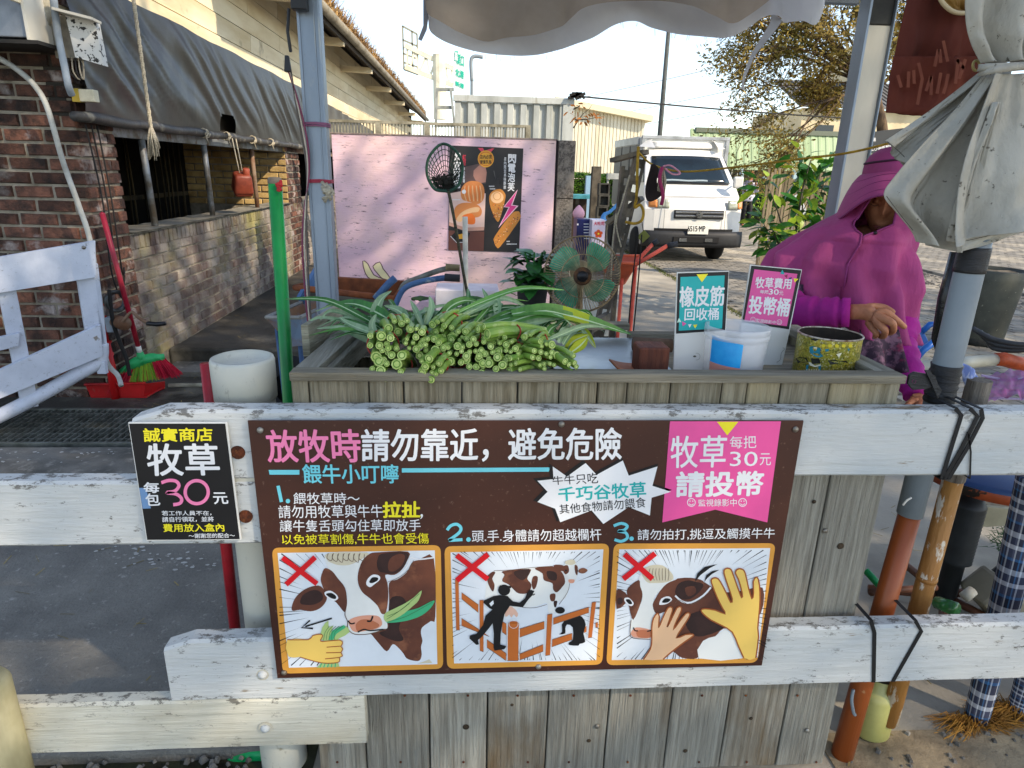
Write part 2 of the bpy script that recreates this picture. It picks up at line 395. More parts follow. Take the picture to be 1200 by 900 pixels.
def brickface(o,u,n,length,z0,z1,m,lw=.2,h=.0625,j=.0125,phase=0,header=False,skip=None):
    """o at z=0; u along the wall, n outwards"""
    o=Vector(o); u=Vector(u); n=Vector(n); rows=int((z1-z0)/(h+j)+.5)
    for r in range(rows):
        z=z0+(r+.5)*(h+j); x=-(lw+j)*(.5 if (r+phase)%2 else 0)
        while x<length-.01:
            a=max(x,0); e=min(x+lw,length); x+=lw+j
            if e-a<.03: continue
            c=o+u*((a+e)/2); 
            if skip and skip((a+e)/2,z): continue
            bk_all.append((Vector((c.x,c.y,z)),u,n,(e-a),h,m))
brickface((-3.6,4.0,0),(1,0,0),(0,-1,0),1.45,0,2.9,'b1')
brickface((XW,4.012,0),(0,1,0),(1,0,0),.373,0,2.9,'b1',phase=1,lw=.18)
brickface((XW,4.385,0),(0,1,0),(1,0,0),3.9,.13,.86,'b2')
brickface((XW,8.28,0),(0,1,0),(1,0,0),.62,.13,1.9,'b1',lw=.19)
brickface((XW,8.9,0),(0,1,0),(1,0,0),3.2,.13,.86,'b2')
brickface((-3.3,8.28,0),(1,0,0),(0,-1,0),1.15,.95,1.9,'b3')
# rowlock course under the sill
y=4.40
while y<12: bk_all.append((Vector((XW,y,.918)),Vector((0,1,0)),Vector((1,0,0)),.058,.10,'b2')); y+=.072
mm={'b1':m_brick,'b2':m_brick2,'b3':m_brickc}; bmv={k:brickmesh(v) for k,v in mm.items()}
bk_all.sort(key=lambda t:(t[0]-Vector(CP)).length)
def shown(t):
    q=MW.T@(np.array(t[0])-CP)
    if q[2]>-.5: return False
    px=600-FPX*q[0]/q[2]; py=450+FPX*q[1]/q[2]; return -12<px<380 and -10<py<480
far={k:B() for k in mm}; cnt=0
for t in bk_all:
    c,u,n,lw,h,mk=t; pr=ru(.006,.011); c=c+n*(pr-.03)
    R=Matrix((u,n,Vector((0,0,1)))).transposed()
    if R.determinant()<0: R=Matrix((-u,n,Vector((0,0,1)))).transposed()
    M4=Matrix.Translation(c)@R.to_4x4()@Matrix.Rotation(ru(-.015,.015),4,'Y')@Matrix.Diagonal((lw,.06,h,1))
    if cnt<298 and shown(t):
        inst('brick',random.choice(bmv[mk]),BB,M4); cnt+=1
    else:
        me=random.choice(bmv[mk]); far[mk].add([M4@v.co for v in me.vertices],[tuple(p.vertices) for p in me.polygons])
for k,b in far.items():
    if b.v: o=b.make('brick_field',mm[k],BB); o['kind']='stuff'
b=B(); b.span((-3.6,4.004,0),(XW-.004,4.385,2.9)); b.span((XW-.2,4.385,0),(XW-.004,8.28,.965)); b.span((-3.3,8.285,.0),(XW-.004,8.9,1.95)); b.span((XW-.2,8.9,0),(XW-.004,26,.965))
b.make('mortar_core',m_mort,BB)
m_sill=mat('sill mortar','#8f8a7c','#5f5b50',sc_=9,rough=.95,bump=.8,bsc=30)
b=B(); b.grid(lambda u,v:(XW-.22+.26*v,4.39+3.88*u,.985+.008*noise.noise(Vector((u*30,v*3,0)))),60,2); b.span((XW-.215,4.39,.966),(XW+.006,8.27,.978)); b.span((XW-.22,8.91,.966),(XW+.012,26,.99)); b.make('sill',m_sill,BB)
# interior: dark stall with bamboo slats
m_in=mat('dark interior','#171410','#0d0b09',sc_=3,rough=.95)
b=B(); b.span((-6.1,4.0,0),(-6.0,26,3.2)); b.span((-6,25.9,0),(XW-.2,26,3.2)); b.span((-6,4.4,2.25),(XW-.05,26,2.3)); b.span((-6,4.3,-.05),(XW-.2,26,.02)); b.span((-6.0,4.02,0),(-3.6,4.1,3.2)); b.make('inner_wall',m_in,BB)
m_bam=mat('dim bamboo','#5f5138','#2a2318',sc_=3,st=(1,1,.2),rough=.8,rv=.5)
sm=B().tube([(0,0,0),(.01,.01,.8),(0,0,1.6)],.013,6).mesh('slat',m_bam,smooth=True)
for i in range(44):
    y=5.0+i*.19; x=-4.6+ru(-.06,.06); inst('slat',sm,BB,Matrix.Translation((x,y,.3+ru(-.1,.1)))@Matrix.Rotation(ru(-.06,.06),4,'X'))
B().span((-4.66,4.6,.9),(-4.6,13,.96)).make('crossbar',m_bam,BB)
# steel frame of the openings
m_steel=mat('old painted steel','#8b9196','#5c564c',sc_=6,lo=.45,hi=.62,rough=.5,met=.3,bump=.2,c3='#5b3a22',sc3=9,lo3=.6,hi3=.68)
m_rust=mat('rusty steel','#6a4a34','#8d7a66',sc_=7,rough=.75,bump=.3)
for (a,e,m) in (((165,156),(184,268),m_steel),((238,160),(251,258),m_steel),((293,166),(304,249),m_rust)):
    p=PX(*a,XW-.05); q=PX(*e,XW-.05); B().tube([(XW-.05,(p.y+q.y)/2-.03,1.62),(XW-.05,(p.y+q.y)/2,.96)],.022,10).make('post',m,BB,smooth=True)
B().span((XW-.09,4.385,1.555),(XW-.02,8.27,1.615)).make('lintel_beam',m_steel,BB)
B().span((XW-.09,8.91,1.555),(XW-.02,26,1.615)).make('lintel_beam',m_rust,BB)
for y in (10.4,12.2): B().tube([(XW-.05,y,1.6),(XW-.05,y,.96)],.02,8).make('post',m_rust,BB,smooth=True)
# cream siding: separate boards
m_side=mat('cream siding board','#e6dabb','#cbb88f',sc_=1.2,st=(1,.5,3),lo=.42,hi=.7,rough=.7,bump=.15,bsc=20,rv=.05,c3='#8a7a5c',sc3=2.5,lo3=.62,hi3=.74)
sb=B().box((0,0,0),(.022,4.392,.156)).box((.004,0,-.0735),(.016,4.392,.009)).mesh('siding_board',m_side)
for r in range(8):
    z=1.95+r*.168
    for k in range(5):
        inst('siding_board',sb,BB,Matrix.Translation((XW-.005+.0005*(k%2),6.2+k*4.4-(r%2)*1.1,z+.084))@Matrix.Rotation(math.radians(4),4,'Y'))
B().span((XW-.12,4.0,1.64),(XW-.03,26,3.5)).make('wall',mat('wall backing','#2f291f','#221d16',sc_=3),BB)  # backing coloured dark so gaps between siding boards read as shadow lines
B().span((XW-.11,26.0,.1),(XW+.03,26.1,3.3)).make('corner_post',m_brick,BB)
# eave, soffit, roof, thatch
m_fas=mat('dark eave wood','#4a4036','#2c2620',sc_=4,st=(1,.2,1),rough=.8)
m_gut=mat('gutter','#8d8778','#6a6456',sc_=4,rough=.6)
EX=-1.6; EZ=3.02
b=B(); b.prism([(EX,6,EZ),(EX,26.6,EZ+.12),(-6,26.6,EZ+2.5),(-6,6,EZ+2.4)],(0,0,.05)); b.make('roof',m_fas,BB)
B().tube([(EX+.03,6,EZ-.01),(EX+.03,15,EZ+.05),(EX+.03,26.7,EZ+.11)],.055,10).make('gutter',m_gut,BB,smooth=True)
B().prism([(EX-.02,6,EZ-.10),(EX-.02,26.5,EZ+.02),(EX-.04,26.5,EZ+.02),(EX-.04,6,EZ-.10)],(0,0,.09)).make('fascia',m_fas,BB)
br=B().beam((0,0,0),(.52,0,-.02),.09,.09).mesh('bracket',m_side)
for y in (7.2,9.6,12.2,15,18,21.5,25): inst('bracket',br,BB,Matrix.Translation((XW,y,EZ-.06)))
m_straw=mat('dry thatch','#8f7048','#4f3a24',sc_=30,rough=.95,rv=.45,c3='#b39460',sc3=3)
b=B()
for i in range(16000):
    y=6+20*rnd()**1.3; d=ru(0,.6); c=Vector((EX+.02-d,y,EZ+.10+d*.55+.006*(y-6))); a=Vector((ru(-.2,.9),ru(-.7,.7),ru(-.2,1))).normalized()*ru(.04,.20); wv=Vector((ru(-1,1),ru(-1,1),0)).normalized()*.007
    b.add([c-wv,c+wv,c+a+wv*.4,c+a-wv*.4],[(0,1,2,3)])
b.prism([(EX,6,EZ+.055),(EX,26.5,EZ+.18),(-2.6,26.5,EZ+.72),(-2.6,6,EZ+.6)],(0,0,.07))
o=b.make('thatch',m_straw,BB); o['kind']='stuff'
# ---- black tarpaulin on the opening
TR=root('tarpaulin',(-2.08,6.6,1.63),'dark plastic tarpaulin hanging over the brick shed opening, rolled on a pole','tarpaulin')
m_tarp=mat('dark plastic tarp','#25221f','#1e1c1b',sc_=.7,lo=.35,hi=.7,rough=.38,bump=.12,bsc=14,spec=.6)
def wr(y,z):
    a_=y*.62+(2.4-z)*-.95+.12*noise.noise(Vector((y*1.5,z*1.5,2))); e_=y*.95-(2.4-z)*.5; s=.025*noise.noise(Vector((y*1.2,z*.9,1)))+.022*(1-2.4*abs(noise.noise(Vector((a_*4.2,e_*.55,5)))))*(.45+.55*max(0,1-(y-4)/3))+.012*(1-2*abs(noise.noise(Vector((a_*10,e_*1.1,8)))))+.012*(1-abs(2*(((y*1.0-(z-2.4)*.55)*3.2+.5*noise.noise(Vector((y*2,z*2,0))))%1)-1))*max(.12,1-(y-4)/2.0)
    return s
NU,NV=300,30
b=B(); k=0
def tf(u,v):
    y=3.96+5.43*u; zt=2.36-.04*u+.006*math.sin(u*30); z=1.645+(zt-1.645)*v; return (-2.085+wr(y,z)*min(1,4*v)*min(1,.25+3*(1-v))+.015*(1-v),y,z)
vs=[tf(i/NU,j/NV) for j in range(NV+1) for i in range(NU+1)]
fs=[]
for j in range(NV):
    for i in range(NU):
        yy=vs[j*(NU+1)+i][1]; zz=vs[j*(NU+1)+i][2]
        if 5.98<yy<6.36 and zz<1.80-.1*abs(yy-6.17) and j>0: continue
        fs.append((j*(NU+1)+i,j*(NU+1)+i+1,(j+1)*(NU+1)+i+1,(j+1)*(NU+1)+i))
b.add(vs,fs); b.make('sheet',m_tarp,TR,smooth=True)
b=B(); pts=[(-2.07+.006*math.sin(i),3.85+i*.19,1.632+.006*math.sin(i*1.7)) for i in range(30)]
b.tube(pts,[.026+.006*abs(math.sin(i*2.3)) for i in range(30)],10); b.make('roll_pole',mat('rolled tarp','#3a3836','#8a8577',sc_=6,lo=.55,hi=.7,rough=.5,bump=.5),TR,smooth=True)
for y in (5.55,6.05,6.75,7.35):
    b=B(); 
    for q in range(5): b.tube([(-2.05+.03*math.cos(a),y+ru(-.03,.03)+q*.01,1.632+.034*math.sin(a)) for a in np.linspace(0,6.3,9)],.005,5)
    b.tube([(-2.03,y,1.61),(-2.02,y+.02,1.55)],.004,4)
    b.make('rope_tie',mat('pale rope','#b5ac98','#80765f',sc_=40),TR,smooth=True)
o=B().grid(lambda u,v:(-2.10+.03*noise.noise(Vector((u*20,v*3,3))),9.45+6*u,1.66+.66*v*(1-.25*u)),50,6).make('tarpaulin',mat('grey tarp','#56534b','#3d3b37',sc_=2,rough=.5,bump=.4,bsc=8),smooth=True)
tag(o,'faded grey tarpaulin farther along the shed behind the silver post','tarpaulin')
# ---- rope with frayed end
m_rope=mat('rope pale','#c9c0aa','#8f8672',sc_=60,st=(1,1,6),rough=.9,bump=.6,bsc=90)
RT=root('hanging_rope',tuple(PX(177,150,-1.95)),'thick pale rope hanging before the tarpaulin with a frayed tassel end','rope')
p=PX(177,150,-1.95); q=PX(172,-4,-1.95); q.y=p.y
pts=[p.lerp(q,t/40)+Vector((0,0,0)) for t in range(41)]; b=B()
for s in range(3): b.tube([pp+Vector((math.cos(i*.9+s*2.1)*.006,math.sin(i*.9+s*2.1)*.006,0)) for i,pp in enumerate(pts)],.006,6)
b.make('rope',m_rope,RT,smooth=True)
b=B()
for i in range(46):
    a=ru(0,6.28); r=ru(.01,.045); b.tube([p+Vector((0,0,.02)),p+Vector((math.cos(a)*r*.6,math.sin(a)*r*.6,-.06)),p+Vector((math.cos(a)*r+ru(-.01,.01),math.sin(a)*r,-.10-ru(0,.09)))],[.006,.005,.002],5)
o=b.make('tassel',m_rope,RT,smooth=True); o['kind']='stuff'
# ---- red jug
m_red=mat('faded red plastic','#8a3f2a','#632a1c',sc_=7,rough=.5,bump=.3,c3='#c77a5a',sc3=4,lo3=.6,hi3=.7)
J=root('jug',tuple(PX(284,236,-2.0)),'dented rust-red plastic jug hanging by cords in the shed opening','jug')
c=PX(284,214,-2.0); R=Matrix.Rotation(.5,3,'Z')@Matrix.Rotation(.35,3,'X')
b=B(); b.box(c,(.17,.17,.17),R,taper=.8); b.box(c+R@Vector((0,0,-.08)),(.15,.15,.06),R); b.make('body',m_red,J,bevel=.022,smooth=True)
B().lathe([(.03,0),(.03,.05),(.024,.055),(.0,.055)],c+R@Vector((.03,-.02,.08)),14,R@Vector((0,0,1))).make('neck',m_red,J,smooth=True)
for dx in (-.05,.03): B().tube([c+Vector((0,dx,.08)),(c.x-.03,c.y+dx*1.2,1.62)],.005,6).make('cord',m_rope,J,smooth=True)
# ---- pier fittings
m_ac=mat('painted metal box','#8f959c','#6f757c',sc_=5,rough=.5,met=.2)
AC=root('metal_cabinet',(-3.05,3.86,1.93),'grey steel cabinet with pale edge mounted high on the brick pier','cabinet')
a=P(34,44,3.72); B().span((a.x-.9,3.72,a.z),(a.x,3.985,a.z+.7)).make('body',m_ac,AC,bevel=.006)
B().span((a.x+.001,3.70,a.z-.012),(a.x+.014,3.99,a.z+.72)).make('edge_trim',mat('pale trim','#c9c5b8'),AC)
B().span((a.x-.9,3.70,a.z-.03),(a.x+.05,3.99,a.z-.013)).make('base_tray',mat('dark tray','#26231f'),AC)
m_hose=mat('cream hose','#b5ad98','#8f8875',sc_=12,rough=.7,bump=.3)
pts=[P(54,-6,3.9),P(54,12,3.9),P(50,28,3.89),P(42,38,3.88),P(34,42,3.87)]
pts=cat_rom(pts,8,False); o=B().tube(pts,[.031+.004*(i%2) for i in range(len(pts))],14).make('duct_hose',m_hose,smooth=True); tag(o,'thick cream flexible hose curving out of the grey cabinet','hose')
MB_=root('meter_box',tuple(P(88,68,3.93)),'open grey meter box with speckled white cover on the pier corner','electric box')
a=P(65,68,3.9); c=P(88,18,3.9); B().span((a.x,3.9,a.z),(c.x,3.985,c.z)).make('case',mat('old grey metal','#8b8577','#5f5a50',sc_=8,rough=.6),MB_,bevel=.004)
a=P(89,72,3.86); c=P(106,24,3.86); B().prism([(a.x,3.86,a.z+.02),(c.x+.01,3.9,a.z-.01),(c.x,3.9,c.z),(a.x-.015,3.86,c.z+.02)],(0,.05,0)).make('cover',mat('speckled cover','#c9c8c2','#22201d',sc_=38,lo=.56,hi=.58,rough=.6),MB_)
B().beam((a.x-.04,3.84,c.z+.035),(c.x+.03,3.86,c.z+.0),.12,.012).make('rain_lid',mat('pale trim','#c9c5b8'),MB_)
for k in range(4): B().tube(cat_rom([P(80+k*4,68,3.9),P(82+k*4,84,3.87),P(92+k*2,93,3.88),P(98,80,3.89),P(94+k,70,3.9)],6,False),.004,6).make('wire',mat('wire %d'%(k%2),('#2a2623','#a89c86')[k%2]),MB_,smooth=True)
o=B().tube(cat_rom([P(62,-6,3.83),P(68,40,3.83),P(76,80,3.83),P(80,100,3.83),P(84,111,3.86)],8,False),.017,12).make('conduit',mat('blue grey conduit','#9aa4ad','#737c84',sc_=6,rough=.45),smooth=True); tag(o,'pale blue-grey conduit running down past the meter box','conduit')
a=P(82,118,3.9); c=P(105,104,3.9); J2=root('junction_box',(a.x,3.94,a.z),'small cream junction box with yellow end on the brick pier','junction box')
B().span((a.x,3.93,a.z),(c.x,3.985,c.z)).make('box',mat('cream plastic','#cfc9b0','#a59d82',sc_=9,rough=.5),J2,bevel=.004); B().span((a.x-.002,3.926,a.z-.002),(a.x+.035,3.984,c.z+.002)).make('end_cap',mat('yellowed plastic','#b39a3a'),J2)
o=B().tube(cat_rom([P(-20,60,3.86),P(0,69,3.86),P(22,83,3.86),P(42,102,3.86),P(56,128,3.86),P(74,190,3.87),P(92,240,3.87),P(106,284,3.87),P(118,360,3.87),P(124,420,3.87),P(138,440,3.85),P(142,452,3.8)],8,False),.014,10).make('cable',mat('grey cable','#b5b5ae','#8b8b84',sc_=8,rough=.5),smooth=True); tag(o,'long pale cable arching across the pier and down behind the white gate','cable')
for k in range(3):
    o=B().tube(cat_rom([(XW+.05,4.0+k*.06,1.6),(XW+.06,4.03+k*.05,1.2),(XW+.05,4.02+k*.06,.8),(XW+.05,4.1+k*.03,.62+k*.07),(XW+.06,4.15,.8)],8,False),.0045,6).make('wire',mat('black wire','#1d1b1a'),smooth=True)
    tag(o,('leftmost','middle','rightmost')[k]+' of three thin black wires dangling along the pier corner','wire','wires on the pier corner')

b=B(); m_lit=mat('straw litter','#9c8a58','#6f6338',sc_=9,rv=.4,rough=.9)
for i in range(620):
    k=i%4; c=Vector((ru(-1.9,-.45),ru(1.35,3.0),.037)) if k==0 else Vector((ru(-2.1,-.5),ru(3.8,4.7),.03)) if k==1 else Vector((ru(-2.1,-.6),ru(4.9,8),.133)) if k==2 else Vector((ru(.98,2.6),ru(.9,3.2),.009))
    if rnd()<.5 and k==0: continue
    a=ru(0,3.14); l_=ru(.008,.03); d=Vector((math.cos(a),math.sin(a),ru(-.05,.1)))*l_; w_=Vector((-math.sin(a),math.cos(a),0))*ru(.0008,.002); b.add([c-d-w_,c-d+w_,c+d+w_,c+d-w_],[(0,1,2,3)])
o=b.make('straw_litter',m_lit); tag(o,'bits of dry straw and grass strewn over the ground around the stall','straw litter',kind='stuff')
b=B(); R_=random.Random(2)
for (px,py,n_,sp) in ((190,662,26,.10),(150,655,18,.09),(235,672,14,.06),(60,610,10,.15),(40,545,22,.13),(110,540,10,.08)):
    c=G(px,py,.0)
    for i in range(n_):
        q=c+Vector((R_.gauss(0,sp),R_.gauss(0,sp*.35),0)); r_=R_.uniform(.002,.011); z=.0372 if py>600 else .0422
        b.poly([(q.x+r_*math.cos(a)*R_.uniform(.5,1.3),q.y+r_*math.sin(a)*R_.uniform(.4,1),z) for a in (0,.9,1.8,2.7,3.6,4.5,5.4)])
o=b.make('paint_splash',mat('dried white paint','#b9b7b0')); tag(o,'dried white paint splashes on the dark slab behind the lower-left rail','paint splash',kind='stuff')
# ================================================================ FENCE AND YARD
m_wp=mat('peeling white paint','#c9cac6','#b4babb',sc_=5,st=(.5,1,1),lo=.42,hi=.68,rough=.62,bump=.5,bsc=16,bst=(.35,1,3),c3='#8b7c64',sc3=9,st3=(.3,1,1.6),lo3=.655,hi3=.68)
m_wpy=mat('cream worn paint','#d0cdbd','#b3ac97',sc_=4,st=(.5,1,1),lo=.4,hi=.66,rough=.7,bump=.6,bsc=14,bst=(.3,1,4),c3='#6a5c48',sc3=7,st3=(.3,1,1.8),lo3=.63,hi3=.66)
m_gate=mat('lilac white paint','#c6cbd6','#aeb4c0',sc_=4,lo=.4,hi=.7,rough=.6,bump=.3,bsc=20,c3='#8a8177',sc3=10,lo3=.68,hi3=.71)
m_endw=mat('bare end grain','#8a7f6c','#5d5445',sc_=10,st=(1,1,3),rough=.9,bump=.5)
# crack/chip specks for the old paint
def chips(m,amount=.5,scale=55,colr='#4a453c',st=(.45,1,1),edge=True):
    N=m.node_tree.nodes; K=m.node_tree.links; b=N['Principled BSDF']; src=b.inputs['Base Color'].links[0].from_socket
    tc=N.new('ShaderNodeTexCoord'); oi=N.new('ShaderNodeObjectInfo'); mp=N.new('ShaderNodeMapping'); mp.inputs['Scale'].default_value=st
    ad=N.new('ShaderNodeVectorMath'); ad.operation='ADD'; K.new(tc.outputs['Object'],ad.inputs[0]); K.new(oi.outputs['Random'],ad.inputs[1]); K.new(ad.outputs[0],mp.inputs[0])
    n1=N.new('ShaderNodeTexNoise'); n1.inputs['Scale'].default_value=scale; n1.inputs['Detail'].default_value=8; n1.inputs['Roughness'].default_value=.8
    n2=N.new('ShaderNodeTexNoise'); n2.inputs['Scale'].default_value=4; n2.inputs['Detail'].default_value=4
    vo=N.new('ShaderNodeTexNoise'); vo.inputs['Scale'].default_value=scale*.28; vo.inputs['Detail'].default_value=9; vo.inputs['Roughness'].default_value=.75
    for q in (n1,n2,vo): K.new(mp.outputs[0],q.inputs['Vector'])
    a=N.new('ShaderNodeMapRange'); a.inputs[1].default_value=.585; a.inputs[2].default_value=.62; K.new(n1.outputs[0],a.inputs[0])
    c=N.new('ShaderNodeMapRange'); c.inputs[1].default_value=.645; c.inputs[2].default_value=.665; K.new(vo.outputs[0],c.inputs[0])
    d=N.new('ShaderNodeMapRange'); d.inputs[1].default_value=.38; d.inputs[2].default_value=.56; K.new(n2.outputs[0],d.inputs[0])
    if edge:   # paint comes away first along the arrises
        se=N.new('ShaderNodeSeparateXYZ'); K.new(tc.outputs['Generated'],se.inputs[0]); q1=N.new('ShaderNodeMath'); q1.operation='SUBTRACT'; K.new(se.outputs[2],q1.inputs[0]); q1.inputs[1].default_value=.5
        q2=N.new('ShaderNodeMath'); q2.operation='ABSOLUTE'; K.new(q1.outputs[0],q2.inputs[0]); q3=N.new('ShaderNodeMapRange'); q3.inputs[1].default_value=.36; q3.inputs[2].default_value=.5; q3.inputs[4].default_value=.07; K.new(q2.outputs[0],q3.inputs[0])
        for nn,rg in ((n1,a),(n2,d)):
            q4=N.new('ShaderNodeMath'); q4.operation='ADD'; K.new(nn.outputs[0],q4.inputs[0]); K.new(q3.outputs[0],q4.inputs[1]); K.new(q4.outputs[0],rg.inputs[0])
    mx=N.new('ShaderNodeMath'); mx.operation='MAXIMUM'; K.new(a.outputs[0],mx.inputs[0]); K.new(c.outputs[0],mx.inputs[1])
    mu=N.new('ShaderNodeMath'); mu.operation='MULTIPLY'; K.new(mx.outputs[0],mu.inputs[0]); K.new(d.outputs[0],mu.inputs[1])
    mm_=N.new('ShaderNodeMath'); mm_.operation='MULTIPLY'; K.new(mu.outputs[0],mm_.inputs[0]); mm_.inputs[1].default_value=amount
    x=N.new('ShaderNodeMix'); x.data_type='RGBA'; K.new(mm_.outputs[0],x.inputs[0]); K.new(src,x.inputs[6]); x.inputs[7].default_value=(*L(colr),1)
    K.new(x.outputs[2],b.inputs['Base Color'])
chips(m_wp,.8); chips(m_wpy,.8); chips(m_gate,.5)
def plank(x0,x1,y0,y1,z0,z1,seg=24,wob=.0012,ch=.006,cutL=0):
    """board along X with slightly uneven arrises"""
    b=B(); prof=[(y0+ch,z0),(y0,z0+ch),(y0,z1-ch),(y0+ch,z1),(y1,z1),(y1,z0)]
    vs=[]
    for i in range(seg+1):
        x=x0+(x1-x0)*i/seg
        for (y,z) in prof:
            c=0
            if cutL and i==0 and z>z1-.02: c=-cutL
            vs.append((x,y+wob*noise.noise(Vector((x*9,z*40,y*5))),z+c+wob*1.4*noise.noise(Vector((x*8,y*60,z*9+3)))))
    n=len(prof); b.add(vs,[(i*n+j,i*n+(j+1)%n,(i+1)*n+(j+1)%n,(i+1)*n+j) for i in range(seg) for j in range(n)]+[tuple(range(n)),tuple(seg*n+j for j in reversed(range(n)))])
    return b
Y0=1.17
FN=root('rail_fence',(.1,1.19,0),'weathered white board fence carrying the brown cattle sign','fence')
zt=.985; zb=.842
plank(-.619,1.62,Y0,1.21,zb,zt,40,cutL=.018).make('top_rail',m_wp,FN)
plank(-1.45,-.400,Y0+.0015,1.209,.700,.8395,24).make('side_rail',m_wp,FN)
plank(-.615,-.40,Y0+.004,1.206,.838,.8425,4).make('filler_strip',m_wpy,FN)
plank(-.63,1.62,Y0-.002,1.205,.318,.476,40,cutL=.02).make('lower_rail',m_wp,FN)
plank(-.97,-.225,Y0+.002,1.204,.181,.3165,20).make('bottom_rail',m_wpy,FN,label='short cream bottom rail with flaked paint and one bolt')
m_bolt=mat('bolt steel','#9a9890','#6e6253',sc_=40,rough=.45,met=.6); m_rb=mat('rusted bolt','#6a3418','#3d1e10',sc_=60,rough=.9,bump=.8,c3='#a8652a',sc3=50)
def bolt(px,py,r,m,Y=Y0,parent=FN,name='bolt'):
    c=P(px,py,Y); B().lathe([(r,0),(r,.003),(r*.8,.0065),(r*.35,.009),(0,.0095)],c+Vector((0,.0005,0)),16,(0,-1,0)).make(name,m,parent,smooth=True)
bolt(279,530,.0135,m_rb); bolt(288,605,.0135,m_rb)
for p in ((308,790),(311,853)):
    bolt(*p,.010,m_wp); c=P(*p,Y0); B().lathe([(.015,0),(.015,.0018),(.0105,.002)],c,18,(0,-1,0)).make('washer',m_wpy,FN)
# left cream post end
m_cp=mat('cream post','#c5bb92','#a89c70',sc_=4,rough=.6,bump=.15,c3='#8d815c',sc3=3,st3=(1,1,.3))
a=P(0,760,1.12); o=B().tube([(-.983,1.14,-.0),(-.983,1.14,.40)],[.048,.05],20).lathe([(.05,.40),(.044,.412),(.0,.415)],(-.983,1.14,0),20).make('cream_post',m_cp,smooth=True); tag(o,'short cream post at the left end of the lowest rail','post')
# white bollard behind the fence
m_pvc=mat('old white pvc pipe','#c9c6b6','#aeb3b0',sc_=3,lo=.4,hi=.7,rough=.45,bump=.12,bsc=30,c3='#8f866e',sc3=14,lo3=.66,hi3=.72)
BO=root('bollard',(-.455,1.305,0),'wide white pvc bollard with a collar behind the fence corner','bollard')
B().lathe([(.054,0),(.054,.90),(.057,.965)],(-.455,1.305,0),40).make('pipe',m_pvc,BO,smooth=True)
B().lathe([(.057,.962),(.0610,.964),(.0620,1.02),(.0620,1.042),(.060,1.048),(.055,1.050),(.053,1.040),(.048,1.034),(.0,1.033)],(-.455,1.305,0),40).make('collar',m_pvc,BO,smooth=True)
m_redp=mat('red painted pole','#b3202c','#8d1620',sc_=8,rough=.35,c3='#c9a9a4',sc3=16,lo3=.67,hi3=.70,bump=.1)
o=B().tube([(-.600,1.45,0),(-.592,1.45,.5),(-.585,1.45,.992)],.0135,16).make('red_post',m_redp,smooth=True); tag(o,'short red pole standing beside the white bollard behind the fence','pole')
m_grn=mat('green painted pipe','#10843c','#0b6d30',sc_=6,rough=.35,bump=.08,c3='#3c5a3a',sc3=20,lo3=.68,hi3=.72)
GP=root('green_pole',(-.47,1.62,0),'tall green pipe with a red rag knotted at its top','pole')
B().tube([(-.475,1.62,0),(-.443,1.6,1.378)],.0155,18).make('pipe',m_grn,GP,smooth=True)
B().lathe([(.0148,1.376),(.016,1.378),(.016,1.386),(.013,1.391),(0,1.392)],(-.443,1.6,0),16).make('cap',mat('grey cap','#7d7468','#51483e',sc_=20),GP,smooth=True)
b=B(); m_rag=mat('red rag','#9c1c22','#6d1218',sc_=20)
for i in range(5): b.box((-.427+ru(-.005,.004),1.58,1.372+ru(-.008,.008)),(.010,.009,.014),Matrix.Rotation(ru(0,3),3,'Y'),taper=.6)
b.make('rag',m_rag,GP,bevel=.003)
# green plastic at the foot of the bollard
o=B().tube(cat_rom([tuple(P(x,y,1.32)) for x,y in ((250,905),(268,893),(292,884),(312,882))],6,False),[.02]*18+[.018],14).make('green_hose',mat('green plastic','#12a058','#0c8447',sc_=9,rough=.3),smooth=True); tag(o,'green plastic hose end poking out under the bottom rail','hose')
# ---------------- silver canopy posts
m_alu=mat('silver steel post','#8f9cab','#76828f',sc_=3,st=(1,1,.3),rough=.38,met=.35,bump=.06,c3='#a9aaa2',sc3=8,st3=(1,1,.4),lo3=.6,hi3=.75)
def chan(name,x,y,z1,wd,dp,m,lab,lean=0):
    r=root(name,(x,y,0),lab,'post'); b=B(); b.box((x,y,z1/2),(wd,dp,z1)); b.make('shaft',m,r,bevel=.003)
    b=B(); b.span((x+wd*.20,y-dp/2-.0035,0),(x+wd*.26,y-dp/2-.0003,z1)); b.span((x-wd*.5,y-dp/2-.006,0),(x-wd*.38,y-dp/2-.0003,z1)); b.span((x+wd*.40,y-dp/2-.006,0),(x+wd*.5,y-dp/2-.0003,z1)); b.make('rib',m,r,bevel=.0015)
    return r
LP=chan('silver_post',-.532,2.5,2.6,.075,.05,m_alu,'silver steel canopy post bound with pink string left of the pink wall')
for z,cm in ((1.545,'#8e5a78'),(1.36,'#a33a4c')):
    b=B()
    for k in range(3): 
        zz=z+k*.005+ru(-.004,.004); b.tube([(-.572,2.47,zz),(-.572,2.53,zz),(-.492,2.53,zz),(-.492,2.467,zz),(-.53,2.466,zz+.002),(-.572,2.466,zz)],.0028,5)
    b.make('string',mat('string '+cm,cm),LP)
b=B(); c=Vector((-.50,2.45,1.345))
for i in range(9): b.tube([c+Vector((ru(-.02,.02),0,ru(-.02,.02))),c+Vector((ru(-.01,.03),-.015,ru(-.02,.02))),c+Vector((ru(-.02,.02),-.01,ru(-.05,.0)))],.006,6)
b.make('string_knot',m_rope,LP,smooth=True)
b=B(); b.box((-.55,2.44,1.93),(.05,.04,.07)); b.tube([(-.585,2.44,1.9),(-.592,2.43,1.83),(-.587,2.43,1.77)],.006,6); b.make('clip',mat('black plastic','#17171a',rough=.4),LP,bevel=.004)
